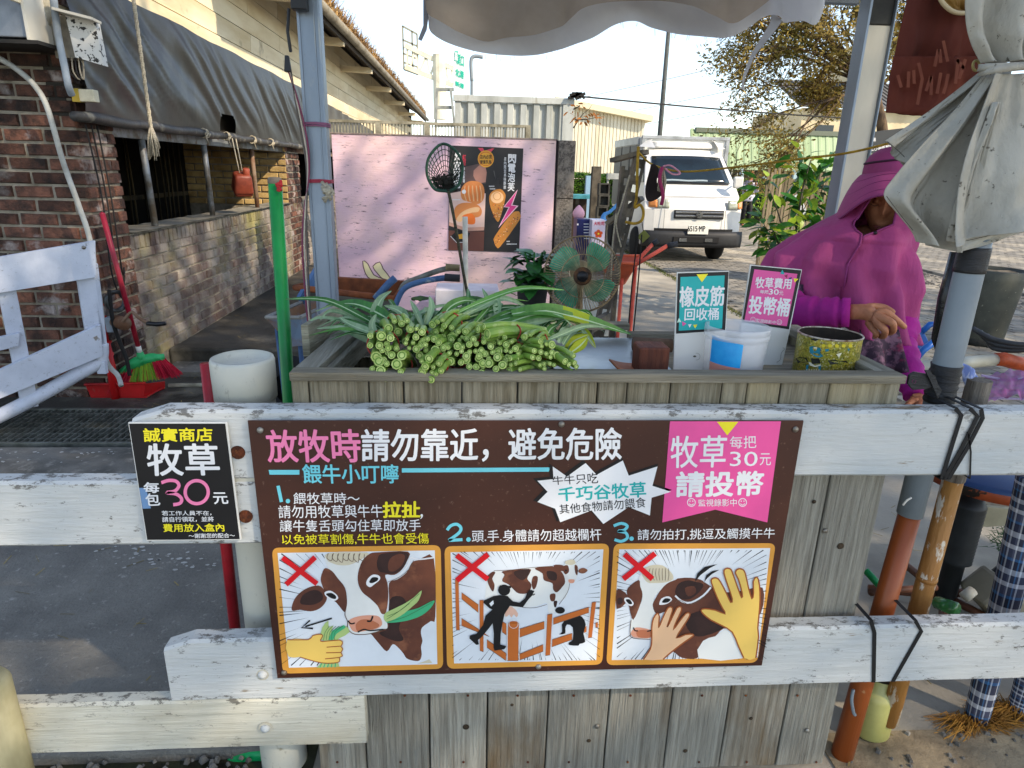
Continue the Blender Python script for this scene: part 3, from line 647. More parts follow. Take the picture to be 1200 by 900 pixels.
b=B(); b.box((-.60,2.43,1.735),(.022,.02,.05),taper=.6); b.make('weight',mat('black plastic','#17171a'),LP,bevel=.003)
for k in range(3): 
    o=B().tube(cat_rom([(-.592-.004*k,2.43,1.72),(-.578+.008*k,2.44,1.55),(-.566+.004*k,2.45,1.4),(-.584-.008*k,2.45,1.15),(-.59-.004*k,2.45,.7)],8,False),.0035,5).make('cord',mat('cord %d'%k,('#5c5650','#b9b0a0','#7b3c55')[k]),smooth=True)
    tag(o,('dark thin cord hanging beside the left silver post','pale thin cord hanging to the ground beside the left silver post','mauve thin cord hanging beside the left silver post')[k],'cord')
m_cream=mat('cream aluminium','#d6d0be','#b9b2a0',sc_=3,st=(1,1,.3),rough=.4,bump=.06)
RP=root('cream_post',(1.41,2.5,0),'cream aluminium canopy post with black top beside the woman','post')
B().box((1.42,2.5,.965),(.085,.05,1.93)).make('shaft',m_cream,RP,bevel=.003)
B().span((1.366,2.46,0),(1.376,2.53,2.6)).span((1.462,2.462,0),(1.468,2.53,2.6)).make('side_rib',m_alu,RP,bevel=.002)
B().span((1.379,2.474,1.931),(1.463,2.526,2.6)).make('dark_sleeve',mat('black sleeve','#20211f','#34342f',sc_=8,rough=.6),RP,bevel=.004)
# ---------------- white gate on the left (its rails slope as in the photo: it stands turned)
GT=root('gate',(-1.9,3.2,0),'lilac-white wooden gate with tubular bottom rail at the brick pier','gate')
# free end near the pier: px 110 ; other end leaves the frame
def gateP(px,py): return PL_G.hit(px,py)
# plane through the end post base and running back toward the camera
_e=P(120,300,3.70); _n=Vector((math.sin(.62),-math.cos(.62),0))
PL_G=Plane((_e.x,3.70,0),(-_n.x if False else .62,-.78,0))
def gboard(tl,tr,br,bl,t=.035,name='rail',m=m_gate):
    pts=[PL_G.hit(*q) for q in (tl,tr,br,bl)]
    B().prism(pts,-PL_G.n*t).make(name,m,GT,bevel=.004)
gboard((-40,308),(112,282),(113,325),(-40,350)); gboard((-40,452),(118,380),(121,417),(-40,484)); gboard((-40,404),(24,390),(22,406),(-40,420),t=.03)
def gpost(a,b_,w_,nm='post'):
    p=PL_G.hit(*a)-PL_G.n*.055; q=PL_G.hit(*b_)-PL_G.n*.055; B().beam(p,q,w_,.04,up=PL_G.n).make(nm,m_gate,GT,bevel=.004)
gpost((101,313),(119,432),.085); gpost((8,334),(37,480),.075)
gpost((113,310),(126,425),.03,'edge_strip')
pa=[PL_G.hit(-60,520)-PL_G.n*.05,PL_G.hit(30,476)-PL_G.n*.05,PL_G.hit(95,440)-PL_G.n*.05,PL_G.hit(116,428)-PL_G.n*.05,PL_G.hit(121,418)-PL_G.n*.05,PL_G.hit(121,405)-PL_G.n*.05]
B().tube(cat_rom(pa,5,False),.037,16).make('bottom_tube',m_gate,GT,smooth=True)
c=PL_G.hit(98,290); B().lathe([(.01,0),(.01,.004),(0,.007)],c,12,PL_G.n).make('bolt',m_bolt,GT,smooth=True)
c=PL_G.hit(121,432)-PL_G.n*.03; B().box(c,(.05,.03,.07)).make('latch_plate',m_gate,GT,bevel=.004)
# ---------------- dustpan and broom
m_dp=mat('red dustpan plastic','#c21a1c','#a01315',sc_=5,rough=.35)
DP=root('dustpan',tuple(G(140,468)),'red long-handled dustpan standing on the wet ground by the gate','dustpan')
g=G(140,470); y=g.y
a=P(106,452,y+.02); c=P(181,448,y+.12); z0=.02
b=B(); xl,xr=a.x,c.x; bw=.10
b.prism([(xl,y,z0),(xr,y,z0),(xr+.03,y+.19,z0+.01),(xl-.0,y+.19,z0+.01)],(0,0,.008))
b.prism([(xl,y,z0),(xr-.02,y,z0),(xr+.0,y,z0+.095),(xl-.02,y,z0+.085)],(0,.008,0))
b.prism([(xl,y,z0),(xl,y+.19,z0),(xl-.01,y+.19,z0+.04),(xl-.02,y,z0+.085)],(.008,0,0))
b.prism([(xr-.02,y,z0),(xr+.03,y+.19,z0),(xr+.035,y+.19,z0+.05),(xr,y,z0+.095)],(-.008,0,0))
b.beam((xl-.022,y,z0+.088),(xr+.002,y,z0+.098),.022,.012); b.make('pan',m_dp,DP,bevel=.004)
hb=P(136,468,y-.004); ht=P(115,333,y+.05)
B().tube([hb,hb.lerp(ht,.52)],.026,16).make('lower_handle',m_dp,DP,smooth=True)
B().tube([hb.lerp(ht,.5),ht],[.0255,.030],16).lathe([(.031,-.02),(.032,0),(.028,.012),(0,.013)],ht,16,ht-hb).make('upper_handle',m_dp,DP,smooth=True)
BR=root('plastic_broom',tuple(G(172,452)),'upright broom with crimson stick and green and red bristles','broom')
hd=P(166,421,4.05); tp=P(120,251,3.93)
B().tube([hd,tp],.0145,12).lathe([(.0145,0),(.0145,.005),(0,.014)],tp,12,tp-hd).make('stick',mat('crimson stick','#a81f36','#8a1528',sc_=9,rough=.35),BR,smooth=True)
B().tube([hd.lerp(tp,.05),hd.lerp(tp,.10)],.0152,12).make('paper_label',mat('label white','#d8d4cc'),BR,smooth=True)
l=P(142,436,4.02); r_=P(193,420,4.10)
b=B()
def hd_f(u,v):
    p=l.lerp(r_,u)+Vector((0,0,.05*math.sin(u*math.pi)*(1-v)+.012*math.sin(u*9)-.01)); a=math.pi*v; 
    return p+Vector((0,-.03*math.sin(a),.035*(1-v)*math.sin(math.pi*min(1,u*1.0))))
b.grid(hd_f,20,6); b.tube([l+Vector((0,0,.0)),l.lerp(r_,.5)+Vector((0,0,.035)),r_+Vector((0,0,.01))],[.02,.034,.02],10)
b.tube([l.lerp(r_,.5)+Vector((0,0,.02)),hd+(tp-hd).normalized()*.05],[.032,.018],10)
b.make('head',mat('green broom head','#2fae63','#1f8c4c',sc_=9,rough=.4),BR,smooth=True)
br_=[B(),B()]
for i in range(900):
    u=rnd(); p=l.lerp(r_,u)+Vector((0,ru(-.02,.02),.0+.02*math.sin(u*3.14))); e=Vector((l.lerp(r_,.5).x+(u-.5)*.42+ru(-.01,.01),p.y+ru(-.05,.03),ru(.0,.03))); e.z=max(.02,p.z-.115+ru(-.01,.01)+.25*(u-.5)*.1)
    k=1 if (.34<u<.72 and rnd()<.85) else 0
    br_[k].tube([p,p.lerp(e,.5)+Vector((0,0,.003)),e],[.0022,.002,.0015],3,cap=False)
o=br_[0].make('red_bristles',mat('red bristle','#c81f3c','#a1142c',sc_=9,rv=.3),BR); o['kind']='stuff'
o=br_[1].make('yellow_green_bristles',mat('lime bristle','#9dbb2c','#5f9a2b',sc_=9,rv=.3),BR); o['kind']='stuff'
# ---------------- crank winch on the pier
CW=root('winch',(XW+.1,4.05,.55),'greasy hand winch with curved crank and black grip on the pier corner','winch')
m_wn=mat('winch metal','#5b5f60','#33302c',sc_=12,rough=.45,met=.6,bump=.2)
c=P(140,375,3.95)
B().lathe([(.06,-.012),(.066,-.012),(.066,.012),(.06,.012),(.045,.01),(.045,-.01)],P(136,350+3,3.97),24,(.9,-.5,0)).make('gear_wheel',m_wn,CW,smooth=True)
B().lathe([(.0,-.05),(.04,-.05),(.04,.05),(0,.05)],P(141,378,3.95),20,(.8,-.6,0)).make('drum',m_rust,CW,smooth=True)
B().box(P(131,380,3.97),(.05,.05,.09)).make('bracket',mat('blue grey conduit','#9aa4ad'),CW,bevel=.005)
pts=[P(x,yy,3.86) for x,yy in ((144,377),(154,366),(162,372),(170,377),(178,380))]
B().tube(cat_rom(pts,6,False),.009,10).make('crank_arm',m_rust,CW,smooth=True)
B().tube([P(172,379,3.86),P(184,380,3.86),P(194,379,3.86)],[.013,.014,.012],12).make('grip',mat('black plastic','#17171a'),CW,smooth=True)
o=B().tube(cat_rom([P(x,yy,3.93) for x,yy in ((128,340),(132,375),(140,400),(148,420),(152,440))],6,False),.012,8).make('dark_hose',mat('black wire','#1d1b1a'),smooth=True); tag(o,'dark hose hanging down the pier corner below the winch','hose')
for m_,a_ in ((m_grn,.35),(m_pvc,.35),(m_redp,.3),(m_dp,.25),(m_alu,.25)): chips(m_,a_,70,'#6d675c',(1,1,.5),False)
# ================================================================ WOODEN STALL BOX
m_pl=mat('grey weathered plank','#958e7a','#655d49',sc_=10,st=(9,9,.45),lo=.36,hi=.66,rough=.85,bump=.9,bsc=14,bst=(12,12,.5),rv=.16,c3='#a79a78',sc3=2.2,st3=(1,1,.5),lo3=.5,hi3=.72)
m_plp=mat('pale grey plank','#a8a598','#7b766a',sc_=11,st=(9,9,.35),lo=.36,hi=.68,rough=.88,bump=1.2,bsc=15,bst=(12,12,.45),rv=.2,c3='#735a35',sc3=1.3,st3=(1.8,1,.7),lo3=.54,hi3=.70)
m_rim=mat('rim board','#98917f','#6a6454',sc_=6,st=(.5,9,9),lo=.38,hi=.66,rough=.85,bump=.9,bsc=14,bst=(.5,12,12),rv=.08,c3='#a88f5c',sc3=3,st3=(.6,1,1),lo3=.6,hi3=.75)
m_rimy=mat('rim board deep','#9b9789','#6e6a5c',sc_=6,st=(9,.5,9),lo=.38,hi=.66,rough=.85,bump=.9,bsc=14,bst=(12,.5,12),rv=.08,c3='#a88f5c',sc3=3,lo3=.6,hi3=.75)
SB=root('planter_stall',(.27,1.44,0),'long grey weathered wooden stall box holding the grass bundles','stall box')
def vplank(x0,x1,y,z0,z1,m,t=.022):
    b=B(); n=10; ch=.002; vs=[]; pr=[(x0,y+t),(x0,y+ch),(x0+ch,y),(x1-ch,y),(x1,y+ch),(x1,y+t)]
    for i in range(n+1):
        z=z0+(z1-z0)*i/n
        for (x,yy) in pr: vs.append((x+.0012*noise.noise(Vector((z*4,x*99,1))),yy+.001*noise.noise(Vector((z*5,x*50,4))),z))
    k=len(pr); b.add(vs,[(i*k+j,i*k+(j+1)%k,(i+1)*k+(j+1)%k,(i+1)*k+j) for i in range(n) for j in range(k)]+[tuple(reversed(range(k))),tuple(n*k+j for j in range(k))]); return b
YB=1.218
# px positions of the plank seams on the upper front (y=460) and the lower front
ups=[341,362,432,473,541,606,655,700,735,786,846,876,915,972,1055]
xs=[P(x,458,YB).x for x in ups]
for a,c in zip(xs[:-1],xs[1:]): vplank(a+.0015,c-.0015,YB+ru(0,.0015),.86,1.028,m_pl).make('plank',m_pl,SB)
lo=[370,427,503,571,641,712,784,851,918,975]
xl_=[P(x,850,YB+.004).x for x in lo]; 
for i,(a,c) in enumerate(zip(xl_[:-1],xl_[1:])): vplank(a+.0018,c-.0018,YB+.005+ru(0,.002),.02,.855,m_plp).make('plank',m_plp,SB)
XR=P(1060,438,YB).x; XL=P(341,432,YB).x
b=B(); B().span((XL-.002,1.207,1.029),(XR+.0,1.245,1.047)).make('front_rim',m_rim,SB,bevel=.003)
B().prism([(XL,1.246,1.029),(XL+.045,1.246,1.029),(XL+.085,1.67,1.029),(XL+.035,1.67,1.029)],(0,0,.017)).make('left_rim',m_rimy,SB,bevel=.003)
B().prism([(XR-.045,1.246,1.029),(XR,1.246,1.029),(XR-.004,1.67,1.029),(XR-.05,1.67,1.029)],(0,0,.017)).make('right_rim',m_rimy,SB,bevel=.003)
B().prism([(XL+.047,1.25,.99),(XL+.062,1.25,.99),(XL+.10,1.66,.99),(XL+.087,1.66,.99)],(0,0,.045)).make('inner_batten',m_rimy,SB,bevel=.002)
B().span((XL+.04,1.655,1.028),(P(735,405,1.67).x,1.69,1.046)).make('back_rim',m_rim,SB,bevel=.003)
B().span((P(735,405,1.67).x+.001,1.655,.96),(XR,1.69,1.02)).make('back_board',m_rim,SB,bevel=.003)
B().span((XL,1.241,.02),(XL+.02,1.66,1.028)).make('side_panel',m_plp,SB); B().span((XR-.022,1.241,.02),(XR-.002,1.66,1.028)).make('side_panel',m_pl,SB)
B().span((XL+.02,1.64,.02),(XR-.02,1.655,.955)).make('back_panel',m_pl,SB)
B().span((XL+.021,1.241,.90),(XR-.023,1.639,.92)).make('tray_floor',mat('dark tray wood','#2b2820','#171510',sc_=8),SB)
m_shelf=mat('galvanised sheet','#a7adaf','#868c8e',sc_=5,rough=.28,met=.55,bump=.05,c3='#c2c5c2',sc3=3)
x0=P(655,420,1.3).x; x1=P(800,420,1.3).x
B().span((x0,1.247,1.005),(x1,1.65,1.010)).make('metal_sheet',m_shelf,SB)
B().span((x1+.002,1.247,.985),(XR-.03,1.65,1.0)).make('shelf_board',m_rim,SB)
c=P(1042-75,622,YB); 
m_knot=mat('wood knot','#4a3b28','#2c2318',sc_=60,bump=.8)
for px,py,ky in ((546,852,1),(946,856,.8),(690,868,.7),(880,842,.6),(600,826,.5),(803,880,.7),(985,640,1),(954,588,.6)):
    c=P(px,py,YB+.0052); r_=.008*ky; B().lathe([(r_,0),(r_*.8,.0012),(0,.0008)],c,14,(0,-1,0)).make('knot',m_knot,SB,smooth=True)
for px in (398,465,537,606,676,748,818,884,946):
  for py in (815,893):
    c=P(px+ru(-14,14),py,YB+.0045); B().lathe([(.0032,0),(.003,.0012),(0,.0018)],c,8,(0,-1,0)).make('nail',m_rb,SB)
for px,py in ((967,622),(946,856),(700,851)): B().lathe([(.006,0),(.006,.002),(0,.003)],P(px,py,YB+.004),10,(0,-1,0)).make('nail',m_bolt,SB,smooth=True)
# loose plank leaning at the left back corner
q=[P(352,384,1.50),P(394,358,1.72)]
o=B().prism([P(352,381,1.46),P(393,357,1.68),P(396,385,1.68),P(355,418,1.46)],(.016,.004,0)).make('offcut_board',mat('ribbed grey board','#aaa690','#6b6752',sc_=5,st=(1,1,8),rough=.9,bump=1,bsc=8,bst=(1,1,9)),bevel=.002); tag(o,'short grooved grey board standing on the stall box left rim','board')
# ================================================================ SIGNS
W_=flat('white','#e6e7e8'); PK=flat('pink','#f283b0'); YL=flat('yellow','#f0e22a'); CY=flat('cyan','#6fcbd8'); BK=flat('black','#131316'); BRN=mat('print sign brown','#3f231c','#48291f',sc_=3,c3='#6b5146',sc3=120,lo3=.63,hi3=.72,rough=.38,bump=.05,bsc=6); OR=flat('orange frame','#d9993f'); PW=flat('picture white','#dfe5ea'); RD=flat('red','#d8121f'); TL_=flat('teal','#17a9a8'); MG=flat('magenta','#e0559b'); PKF=flat('flag pink','#e8559b')
CB=mat('print cow brown','#74432f','#4a2a22',sc_=9,lo=.35,hi=.7,c3='#8f5b40',sc3=14,lo3=.55,hi3=.7); CD=mat('print cow dark','#3b2521','#241715',sc_=12); CW_=flat('cow white','#e2e4e0'); CF=flat('cow fringe','#d3c9ae'); CT=flat('cow line','#6b5546'); SK=flat('hand yellow','#ecc665'); SK2=flat('hand peach','#edbf93'); HO=flat('hand outline','#a0562a'); G1=flat('leaf green','#a9c27a'); G2=flat('leaf jade','#3fae7a'); G3=flat('leaf line','#3f6b3a'); FO=flat('fence orange','#c46a2c'); NO=flat('nose','#b9704f'); PKN=flat('nose pink','#d99a80')
def board(name,quad,Y,t,m,parent,border=None):
    pts=[P(x,y,Y) for x,y in quad]; return B().prism(pts,(0,t,0)).make(name,m,parent,bevel=.0008)
YS=1.1575
SG=root('notice_board',(.125,YS,.67),'large brown metal sign with pink and white warning lettering and three cow pictures','sign')
board('panel',[(290,493),(942,493),(893,780),(325,795)],YS,.0035,BRN,SG)
pl=Plane((0,YS,0),(0,-1,0)); 
def scr(px,py): c=P(px,py,YS-.0005); B().lathe([(.0062,0),(.006,.002),(.0035,.0045),(0,.005)],c,14,(0,-1,0)).make('screw',m_bolt,SG,smooth=True)
for q in ((305,504),(658,497),(932,503),(333,788),(631,781)): scr(*q)
pr=Print(pl)
pr.text('放牧時',[(311,504),(421,503),(423,541),(315,541)],PK,.022); pr.text('請勿靠近，避免危險',[(424,503),(728,501),(728,539),(424,541)],W_,.022)
pr.poly([(315,550.5),(351,550.5),(351,556),(316,556)],CY); pr.text('餵牛小叮嚀',[(354,544),(467,544),(467,566),(356,566)],CY,.018); pr.poly([(471,548.5),(645,547.5),(643,552.5),(471,553.5)],CY)
pr.stroke([(326,569),(330,588)],4,CY); pr.circle(337.5,587,2.6,CY)
pr.text('餵牧草時～',[(344,577),(421,577),(422,590.5),(344,590.5)],W_,.004); pr.text('請勿用牧草與牛牛',[(326,592),(448,591),(449,606),(327,607)],W_,.004); pr.text('拉扯',[(449,588),(492,587),(492,606),(449,606)],YL,.03); pr.text(',',[(493,602),(496,602),(495,608),(492,608)],W_)
pr.text('讓牛隻舌頭勾住草即放手',[(328,609),(493,608),(493,622),(328,623)],W_,.004); pr.text('以免被草割傷,牛牛也會受傷',[(330,626),(502,624),(503,637),(331,638)],YL,.004)
pr.stroke([(524,621),(528,616),(535,614),(540,618),(538,624),(526,633)],3.6,CY,smooth=4); pr.stroke([(526,633),(542,632)],3.6,CY); pr.circle(549,632,2.7,CY)
pr.text('頭.手.身體請勿超越欄杆',[(553,621),(704,619),(705,633),(553,635)],W_,.004)
pr.stroke([(719,616),(728,613),(735,616),(731,621),(724,622),(733,624),(735,630),(728,634),(720,632)],3.4,CY,smooth=4); pr.circle(740,631,2.6,CY)
pr.text('請勿拍打,挑逗及觸摸牛牛',[(747,620),(908,618),(907,631),(747,633)],W_,.004)
# starburst
cx,cy=704,580
st=[(629,563),(648,562),(646,547),(664,559),(687,541),(699,555),(735,538),(736,556),(771,547),(763,567),(788,576),(762,581),(770,590),(757,589),(762,605),(739,594),(737,607),(722,596),(707,614),(700,598),(680,604),(655,609),(650,593),(634,589),(643,578)]
st=[(629,563),(648,561),(647,546),(664,558),(686,542),(699,556),(730,539),(737,557),(771,546),(765,569),(787,576),(764,583),(762,604),(737,594),(707,614),(693,598),(656,612),(650,596),(629,588),(641,576)]
def burst(k,sh): return [((x-cx)*k+cx+sh[0],(y-cy)*k+cy+sh[1]) for x,y in st]
def curv(pts):
    out=[]; n=len(pts)
    for i in range(n):
        a=pts[i]; b_=pts[(i+1)%n]
        for q in range(4):
            t=q/4; x=a[0]+(b_[0]-a[0])*t; y=a[1]+(b_[1]-a[1])*t; out.append((x,y))
    return out
pr.poly(burst(1.03,(-2,-2)),BK,1); pr.poly(burst(.99,(0,0)),W_,2)
pr.text('牛牛只吃',[(647,558),(700,553),(701,566),(648,568)],BK,.002,4); pr.text('千巧谷牧草',[(654,571),(756,564),(757,582),(655,587)],TL_,.018,4); pr.text('其他食物請勿餵食',[(655,591),(756,582),(757,594),(656,602)],BK,.002,4)
# pink flag
pr.poly([(785,493.5),(915,493.5),(899,612),(838,597),(776,612)],PKF,1); pr.poly([(840,494),(865,494),(852,510)],YL,2)
pr.text('牧草',[(786,511),(852,510),(849,547),(786,548)],W_,.012); pr.text('每把',[(855,511),(886,510),(886,525),(855,525)],W_,.0); pr.text('30',[(855,529),(888,529),(887,546),(855,546)],W_,.0); pr.text('元',[(890,531),(903,531),(903,545),(890,545)],W_)
pr.text('請投幣',[(793,553),(895,552),(892,580),(792,582)],W_,.028); pr.text('監視錄影中',[(818,585),(863,584),(863,593),(818,593)],W_,.004)
for x in (810,870):
    pr.ring(x,588.5,4.6,.9,W_); pr.circle(x-1.6,587,.7,W_,2); pr.circle(x+1.6,587,.7,W_,2); pr.ring(x,589,2.5,.8,W_,a0=.3,a1=2.84)
pr.finish('lettering',SG)
# ---- pictures (coordinates of the enlarged crops)
def speed(p,cx,cy,rect,n,rin=.45,th=2.4,seed=1,excl=None):
    R_=random.Random(seed); x0,y0,x1,y1=rect
    for i in range(n):
        a=2*math.pi*(i+R_.random()*.8)/n; dx,dy=math.cos(a),math.sin(a)
        t=min(((x1-cx)/dx if dx>0 else (x0-cx)/dx) if abs(dx)>1e-3 else 1e9,((y1-cy)/dy if dy>0 else (y0-cy)/dy) if abs(dy)>1e-3 else 1e9)
        s=t*(rin+R_.random()*.35)
        if excl and excl(cx+dx*s,cy+dy*s): continue
        p.stroke([(cx+dx*(t-3),cy+dy*(t-3)),(cx+dx*s,cy+dy*s)],th*(.7+R_.random()*1.6),BK,1,taper=True)
def panel(crop,outer,inner):
    ox,oy=crop; T=lambda x,y:(ox+x/5.625,oy+y/5.625)
    p=Print(pl,base=.0006,tf=T)
    def rr(q,r):
        out=[]; n=4
        for i in range(4):
            a=Vector((*q[i-1],0)); c=Vector((*q[i],0)); d=Vector((*q[(i+1)%4],0))
            s=c+(a-c).normalized()*r; e=c+(d-c).normalized()*r
            for k in range(6): t=k/5; out.append(tuple(((1-t)**2*s+2*t*(1-t)*c+t*t*e))[:2])
        return out
    p.poly(rr(outer,48),OR,-.5); p.poly(inner,PW,.2); return p
# picture 1
p=panel((320,635),[(-8,38),(1105,20),(1122,835),(65,868)],[(30,72),(1066,55),(1083,805),(105,828)])
speed(p,560,430,(40,75,1070,815),74,.5,3.2,3,lambda x,y:x>430 and y>80)
p.poly([(765,270),(820,245),(880,200),(915,135),(960,118),(1060,105),(1070,490),(1040,520),(985,560),(975,600),(985,650),(975,690),(980,740),(965,780),(920,780),(880,765),(860,735),(830,700),(790,672),(750,720),(700,670),(655,615),(640,590),(740,560),(765,400)],CB,2,3)
p.poly([(770,380),(850,360),(880,430),(830,560),(860,640),(800,650),(700,600),(760,560)],CD,3,4)
p.poly([(985,790),(1030,772),(1050,797),(950,800)],CF,2)
p.poly([(360,72),(620,68),(600,120),(560,190),(560,280),(600,340),(660,390),(720,450),(745,500),(755,560),(730,575),(640,600),(560,608),(500,590),(490,540),(480,450),(490,380),(480,300),(430,240),(380,190),(355,150)],CW_,3,3)
p.stroke([(478,450),(475,480),(492,520),(495,570),(540,605),(640,602),(740,570)],5,CT,6,3)
p.poly([(345,170),(390,190),(430,240),(475,300),(488,380),(485,430),(470,460),(420,400),(350,340),(335,310),(315,250),(325,200)],CB,4,3)
p.poly([(640,75),(700,66),(890,62),(885,120),(850,180),(800,215),(740,215),(755,270),(760,360),(745,460),(715,470),(690,420),(640,370),(590,330),(562,270),(562,200),(590,120)],CB,4,3)
p.poly([(690,110),(720,75),(880,66),(885,120),(845,180),(790,208),(730,200),(700,190),(685,150)],CD,5,3); p.poly([(770,110),(830,75),(870,90),(850,150),(800,190),(760,180)],CB,6,3)
p.stroke([(755,245),(830,215),(890,150),(905,100),(960,112),(1062,100)],9,W_,6,3); p.stroke([(755,262),(840,225),(905,165),(925,118)],3,CT,7,3)
p.poly([(125,450),(135,390),(170,340),(230,300),(300,285),(335,310),(355,345),(350,390),(310,435),(250,455),(180,445)],CB,4,3); p.poly([(180,400),(195,350),(250,318),(300,318),(330,350),(320,385),(270,410),(215,412)],CD,5,3)
p.poly([(340,330),(380,318),(420,345),(430,370),(400,385),(355,360)],W_,6,3); p.poly([(350,340),(385,332),(415,352),(412,372),(380,365)],BK,7,3)
p.poly([(615,275),(625,240),(660,212),(700,220),(705,245),(670,275),(640,295)],W_,6,3); p.poly([(635,260),(655,230),(690,232),(690,250),(655,268)],BK,7,3)
p.poly([(500,515),(560,488),(640,480),(700,490),(720,540),(680,570),(600,585),(540,590),(510,560)],PKN,5,3); p.poly([(545,545),(580,510),(640,510),(700,540),(680,565),(600,580),(560,590)],NO,6,3)
p.stroke([(495,515),(515,535),(540,530)],9,BK,8,3); p.stroke([(620,517),(645,517),(658,485)],11,BK,8,3); p.stroke([(560,590),(600,572),(640,580),(730,572)],9,BK,8,3)
for i,x in enumerate((365,400,435,470,505,540,575)): p.stroke([(x,72),(x-8,105),(x+22,120+6*(i%3)),(x+28,78)],4,CT,6,3)
p.poly([(362,72),(620,68),(600,100),(560,125),(500,150),(430,150),(385,135),(360,120)],CF,4,3)
p.poly([(742,520),(735,470),(800,435),(870,400),(930,360),(980,315),(960,380),(920,420),(860,470),(800,505)],G1,9,3); p.poly([(745,525),(800,490),(870,455),(960,430),(1062,380),(1040,430),(980,480),(900,510),(820,525)],G2,8.5,3)
for (a,b_) in (((750,505),(965,335)),((752,485),(900,400))): p.stroke([a,((a[0]+b_[0])/2,(a[1]+b_[1])/2+12),b_],3,G3,10,3)
p.stroke([(760,520),(880,485),(1050,392)],3,G3,10,3)
p.poly([(320,640),(325,560),(365,515),(368,560),(400,545),(385,590),(470,545),(505,590),(440,630),(400,650)],G1,8,2); p.poly([(365,640),(390,580),(470,542),(480,560),(420,600),(395,645)],G2,9)
for k in range(5): p.stroke([(335+k*18,640),(345+k*16,590),(372+k*22,550)],3,G3,10,3)
p.poly([(290,825),(320,790),(430,790),(440,818)],G1,7.5); 
for k in range(5): p.stroke([(310+k*25,822),(325+k*22,790)],7,G2,8)
hand=[(95,638),(235,638),(262,612),(310,602),(330,612),(315,640),(330,650),(440,640),(460,660),(450,682),(462,700),(450,722),(460,745),(440,755),(440,782),(400,792),(320,790),(240,770),(180,752),(105,750)]
p.poly(hand,SK,11,2); p.stroke(hand[:-1],6,HO,12,2)
for a,b_ in (((355,687),(450,680)),((352,724),(450,722)),((345,764),(440,755))): p.stroke([a,b_],6,HO,12.5)
p.stroke([(390,498),(215,552)],10,BK,11); p.stroke([(245,512),(190,560),(265,565)],11,BK,11)
p.stroke([(65,98),(292,270)],34,RD,13); p.stroke([(280,95),(88,275)],34,RD,13.6)
p.finish('cow_picture',SG)
# picture 2
p=panel((520,635),[(5,28),(1092,10),(1045,808),(22,836)],[(45,68),(1052,48),(1005,778),(68,800)])
speed(p,560,380,(55,62,1030,780),100,.62,3.0,5)
p.poly([(275,330),(290,230),(330,190),(400,190),(600,165),(720,160),(790,200),(830,270),(800,370),(740,400),(735,460),(690,470),(680,400),(620,420),(560,430),(500,430),(400,500),(380,440),(340,420),(275,420)],CW_,2,3)
p.stroke([(330,188),(450,182),(600,165),(720,158)],3,CT,3,2); p.stroke([(830,270),(815,330),(760,410)],3,CT,3,3); p.stroke([(680,410),(600,432),(520,430)],3,CT,3,3)
p.poly([(390,190),(560,175),(568,200),(550,240),(578,280),(560,330),(520,340),(480,330),(430,280),(385,255),(400,215)],CB,4,3); p.poly([(470,190),(560,178),(560,210),(520,250),(470,220)],CD,5,3)
p.poly([(600,170),(720,160),(780,200),(800,260),(780,295),(745,330),(720,310),(715,270),(660,250),(650,205)],CB,4,3); p.poly([(680,190),(740,200),(740,250),(690,240)],CD,5,3)
p.poly([(285,230),(320,195),(340,200),(320,240),(335,280),(325,325),(300,290)],CB,4,3); p.poly([(590,225),(620,230),(610,290),(590,310),(578,270)],CB,4,3); p.poly([(700,345),(735,340),(730,385),(705,385)],CB,4,3); p.poly([(725,390),(748,388),(740,425),(728,425)],CD,4,3)
p.poly([(790,150),(830,120),(870,130),(885,170),(880,220),(860,260),(830,265),(815,240),(800,200)],CW_,5,3); p.poly([(725,150),(780,150),(810,175),(790,190),(740,180)],CB,6,3); p.poly([(890,180),(920,168),(948,185),(920,205),(890,198)],CB,6,3); p.poly([(780,165),(815,150),(825,190),(800,210)],CB,6.5,3); p.poly([(862,150),(882,160),(880,215),(866,200)],CB,6.5,3)
p.circle(805,185,6,BK,7); p.circle(880,188,5,BK,7); p.poly([(822,245),(860,245),(855,266),(828,266)],PKN,7,3); p.poly([(800,125),(850,112),(868,135),(840,148),(805,142)],CF,7,3)
p.poly([(400,430),(450,425),(490,470),(478,495),(462,475),(445,497),(432,476),(408,492)],flat('udder','#e6b9a2'),3,2)
def fb(q,lay=8): 
    p.poly([(x,y) for x,y in q],FO,lay); 
    p.stroke([q[0],q[1]],3,CT,lay+1); p.stroke([q[3],q[2]],3,CT,lay+1)
fb([(118,330),(228,410),(228,462),(118,372)],6); fb([(118,500),(228,570),(300,620),(118,548)],6); fb([(285,640),(410,730),(410,778),(285,692)],6); fb([(385,520),(412,535),(412,610),(385,590)],6)
fb([(75,245),(98,245),(105,578),(82,575)],7); fb([(236,380),(262,380),(262,720),(238,712)],7)
fb([(500,570),(662,520),(662,568),(500,625)],6); fb([(500,735),(655,672),(655,718),(500,775)],6); fb([(722,498),(955,425),(955,462),(722,540)],7); fb([(715,640),(845,598),(845,640),(712,688)],6); fb([(1000,530),(1015,525),(1015,560),(1000,560)],6)
fb([(425,530),(495,530),(490,778),(415,778)],8); p.circle(460,532,34,FO,9,ry=14); p.ring(460,534,30,3,W_,10); fb([(682,475),(715,470),(700,740),(670,745)],8); fb([(975,395),(1003,390),(975,625),(950,628)],8)
p.stroke([(418,548),(418,778)],5,W_,9); p.stroke([(498,548),(496,778)],5,W_,9); p.stroke([(676,478),(664,745)],4,W_,9); p.stroke([(968,395),(946,628)],4,W_,9)
p.poly([(925,560),(940,550),(940,590),(925,595)],FO,6)
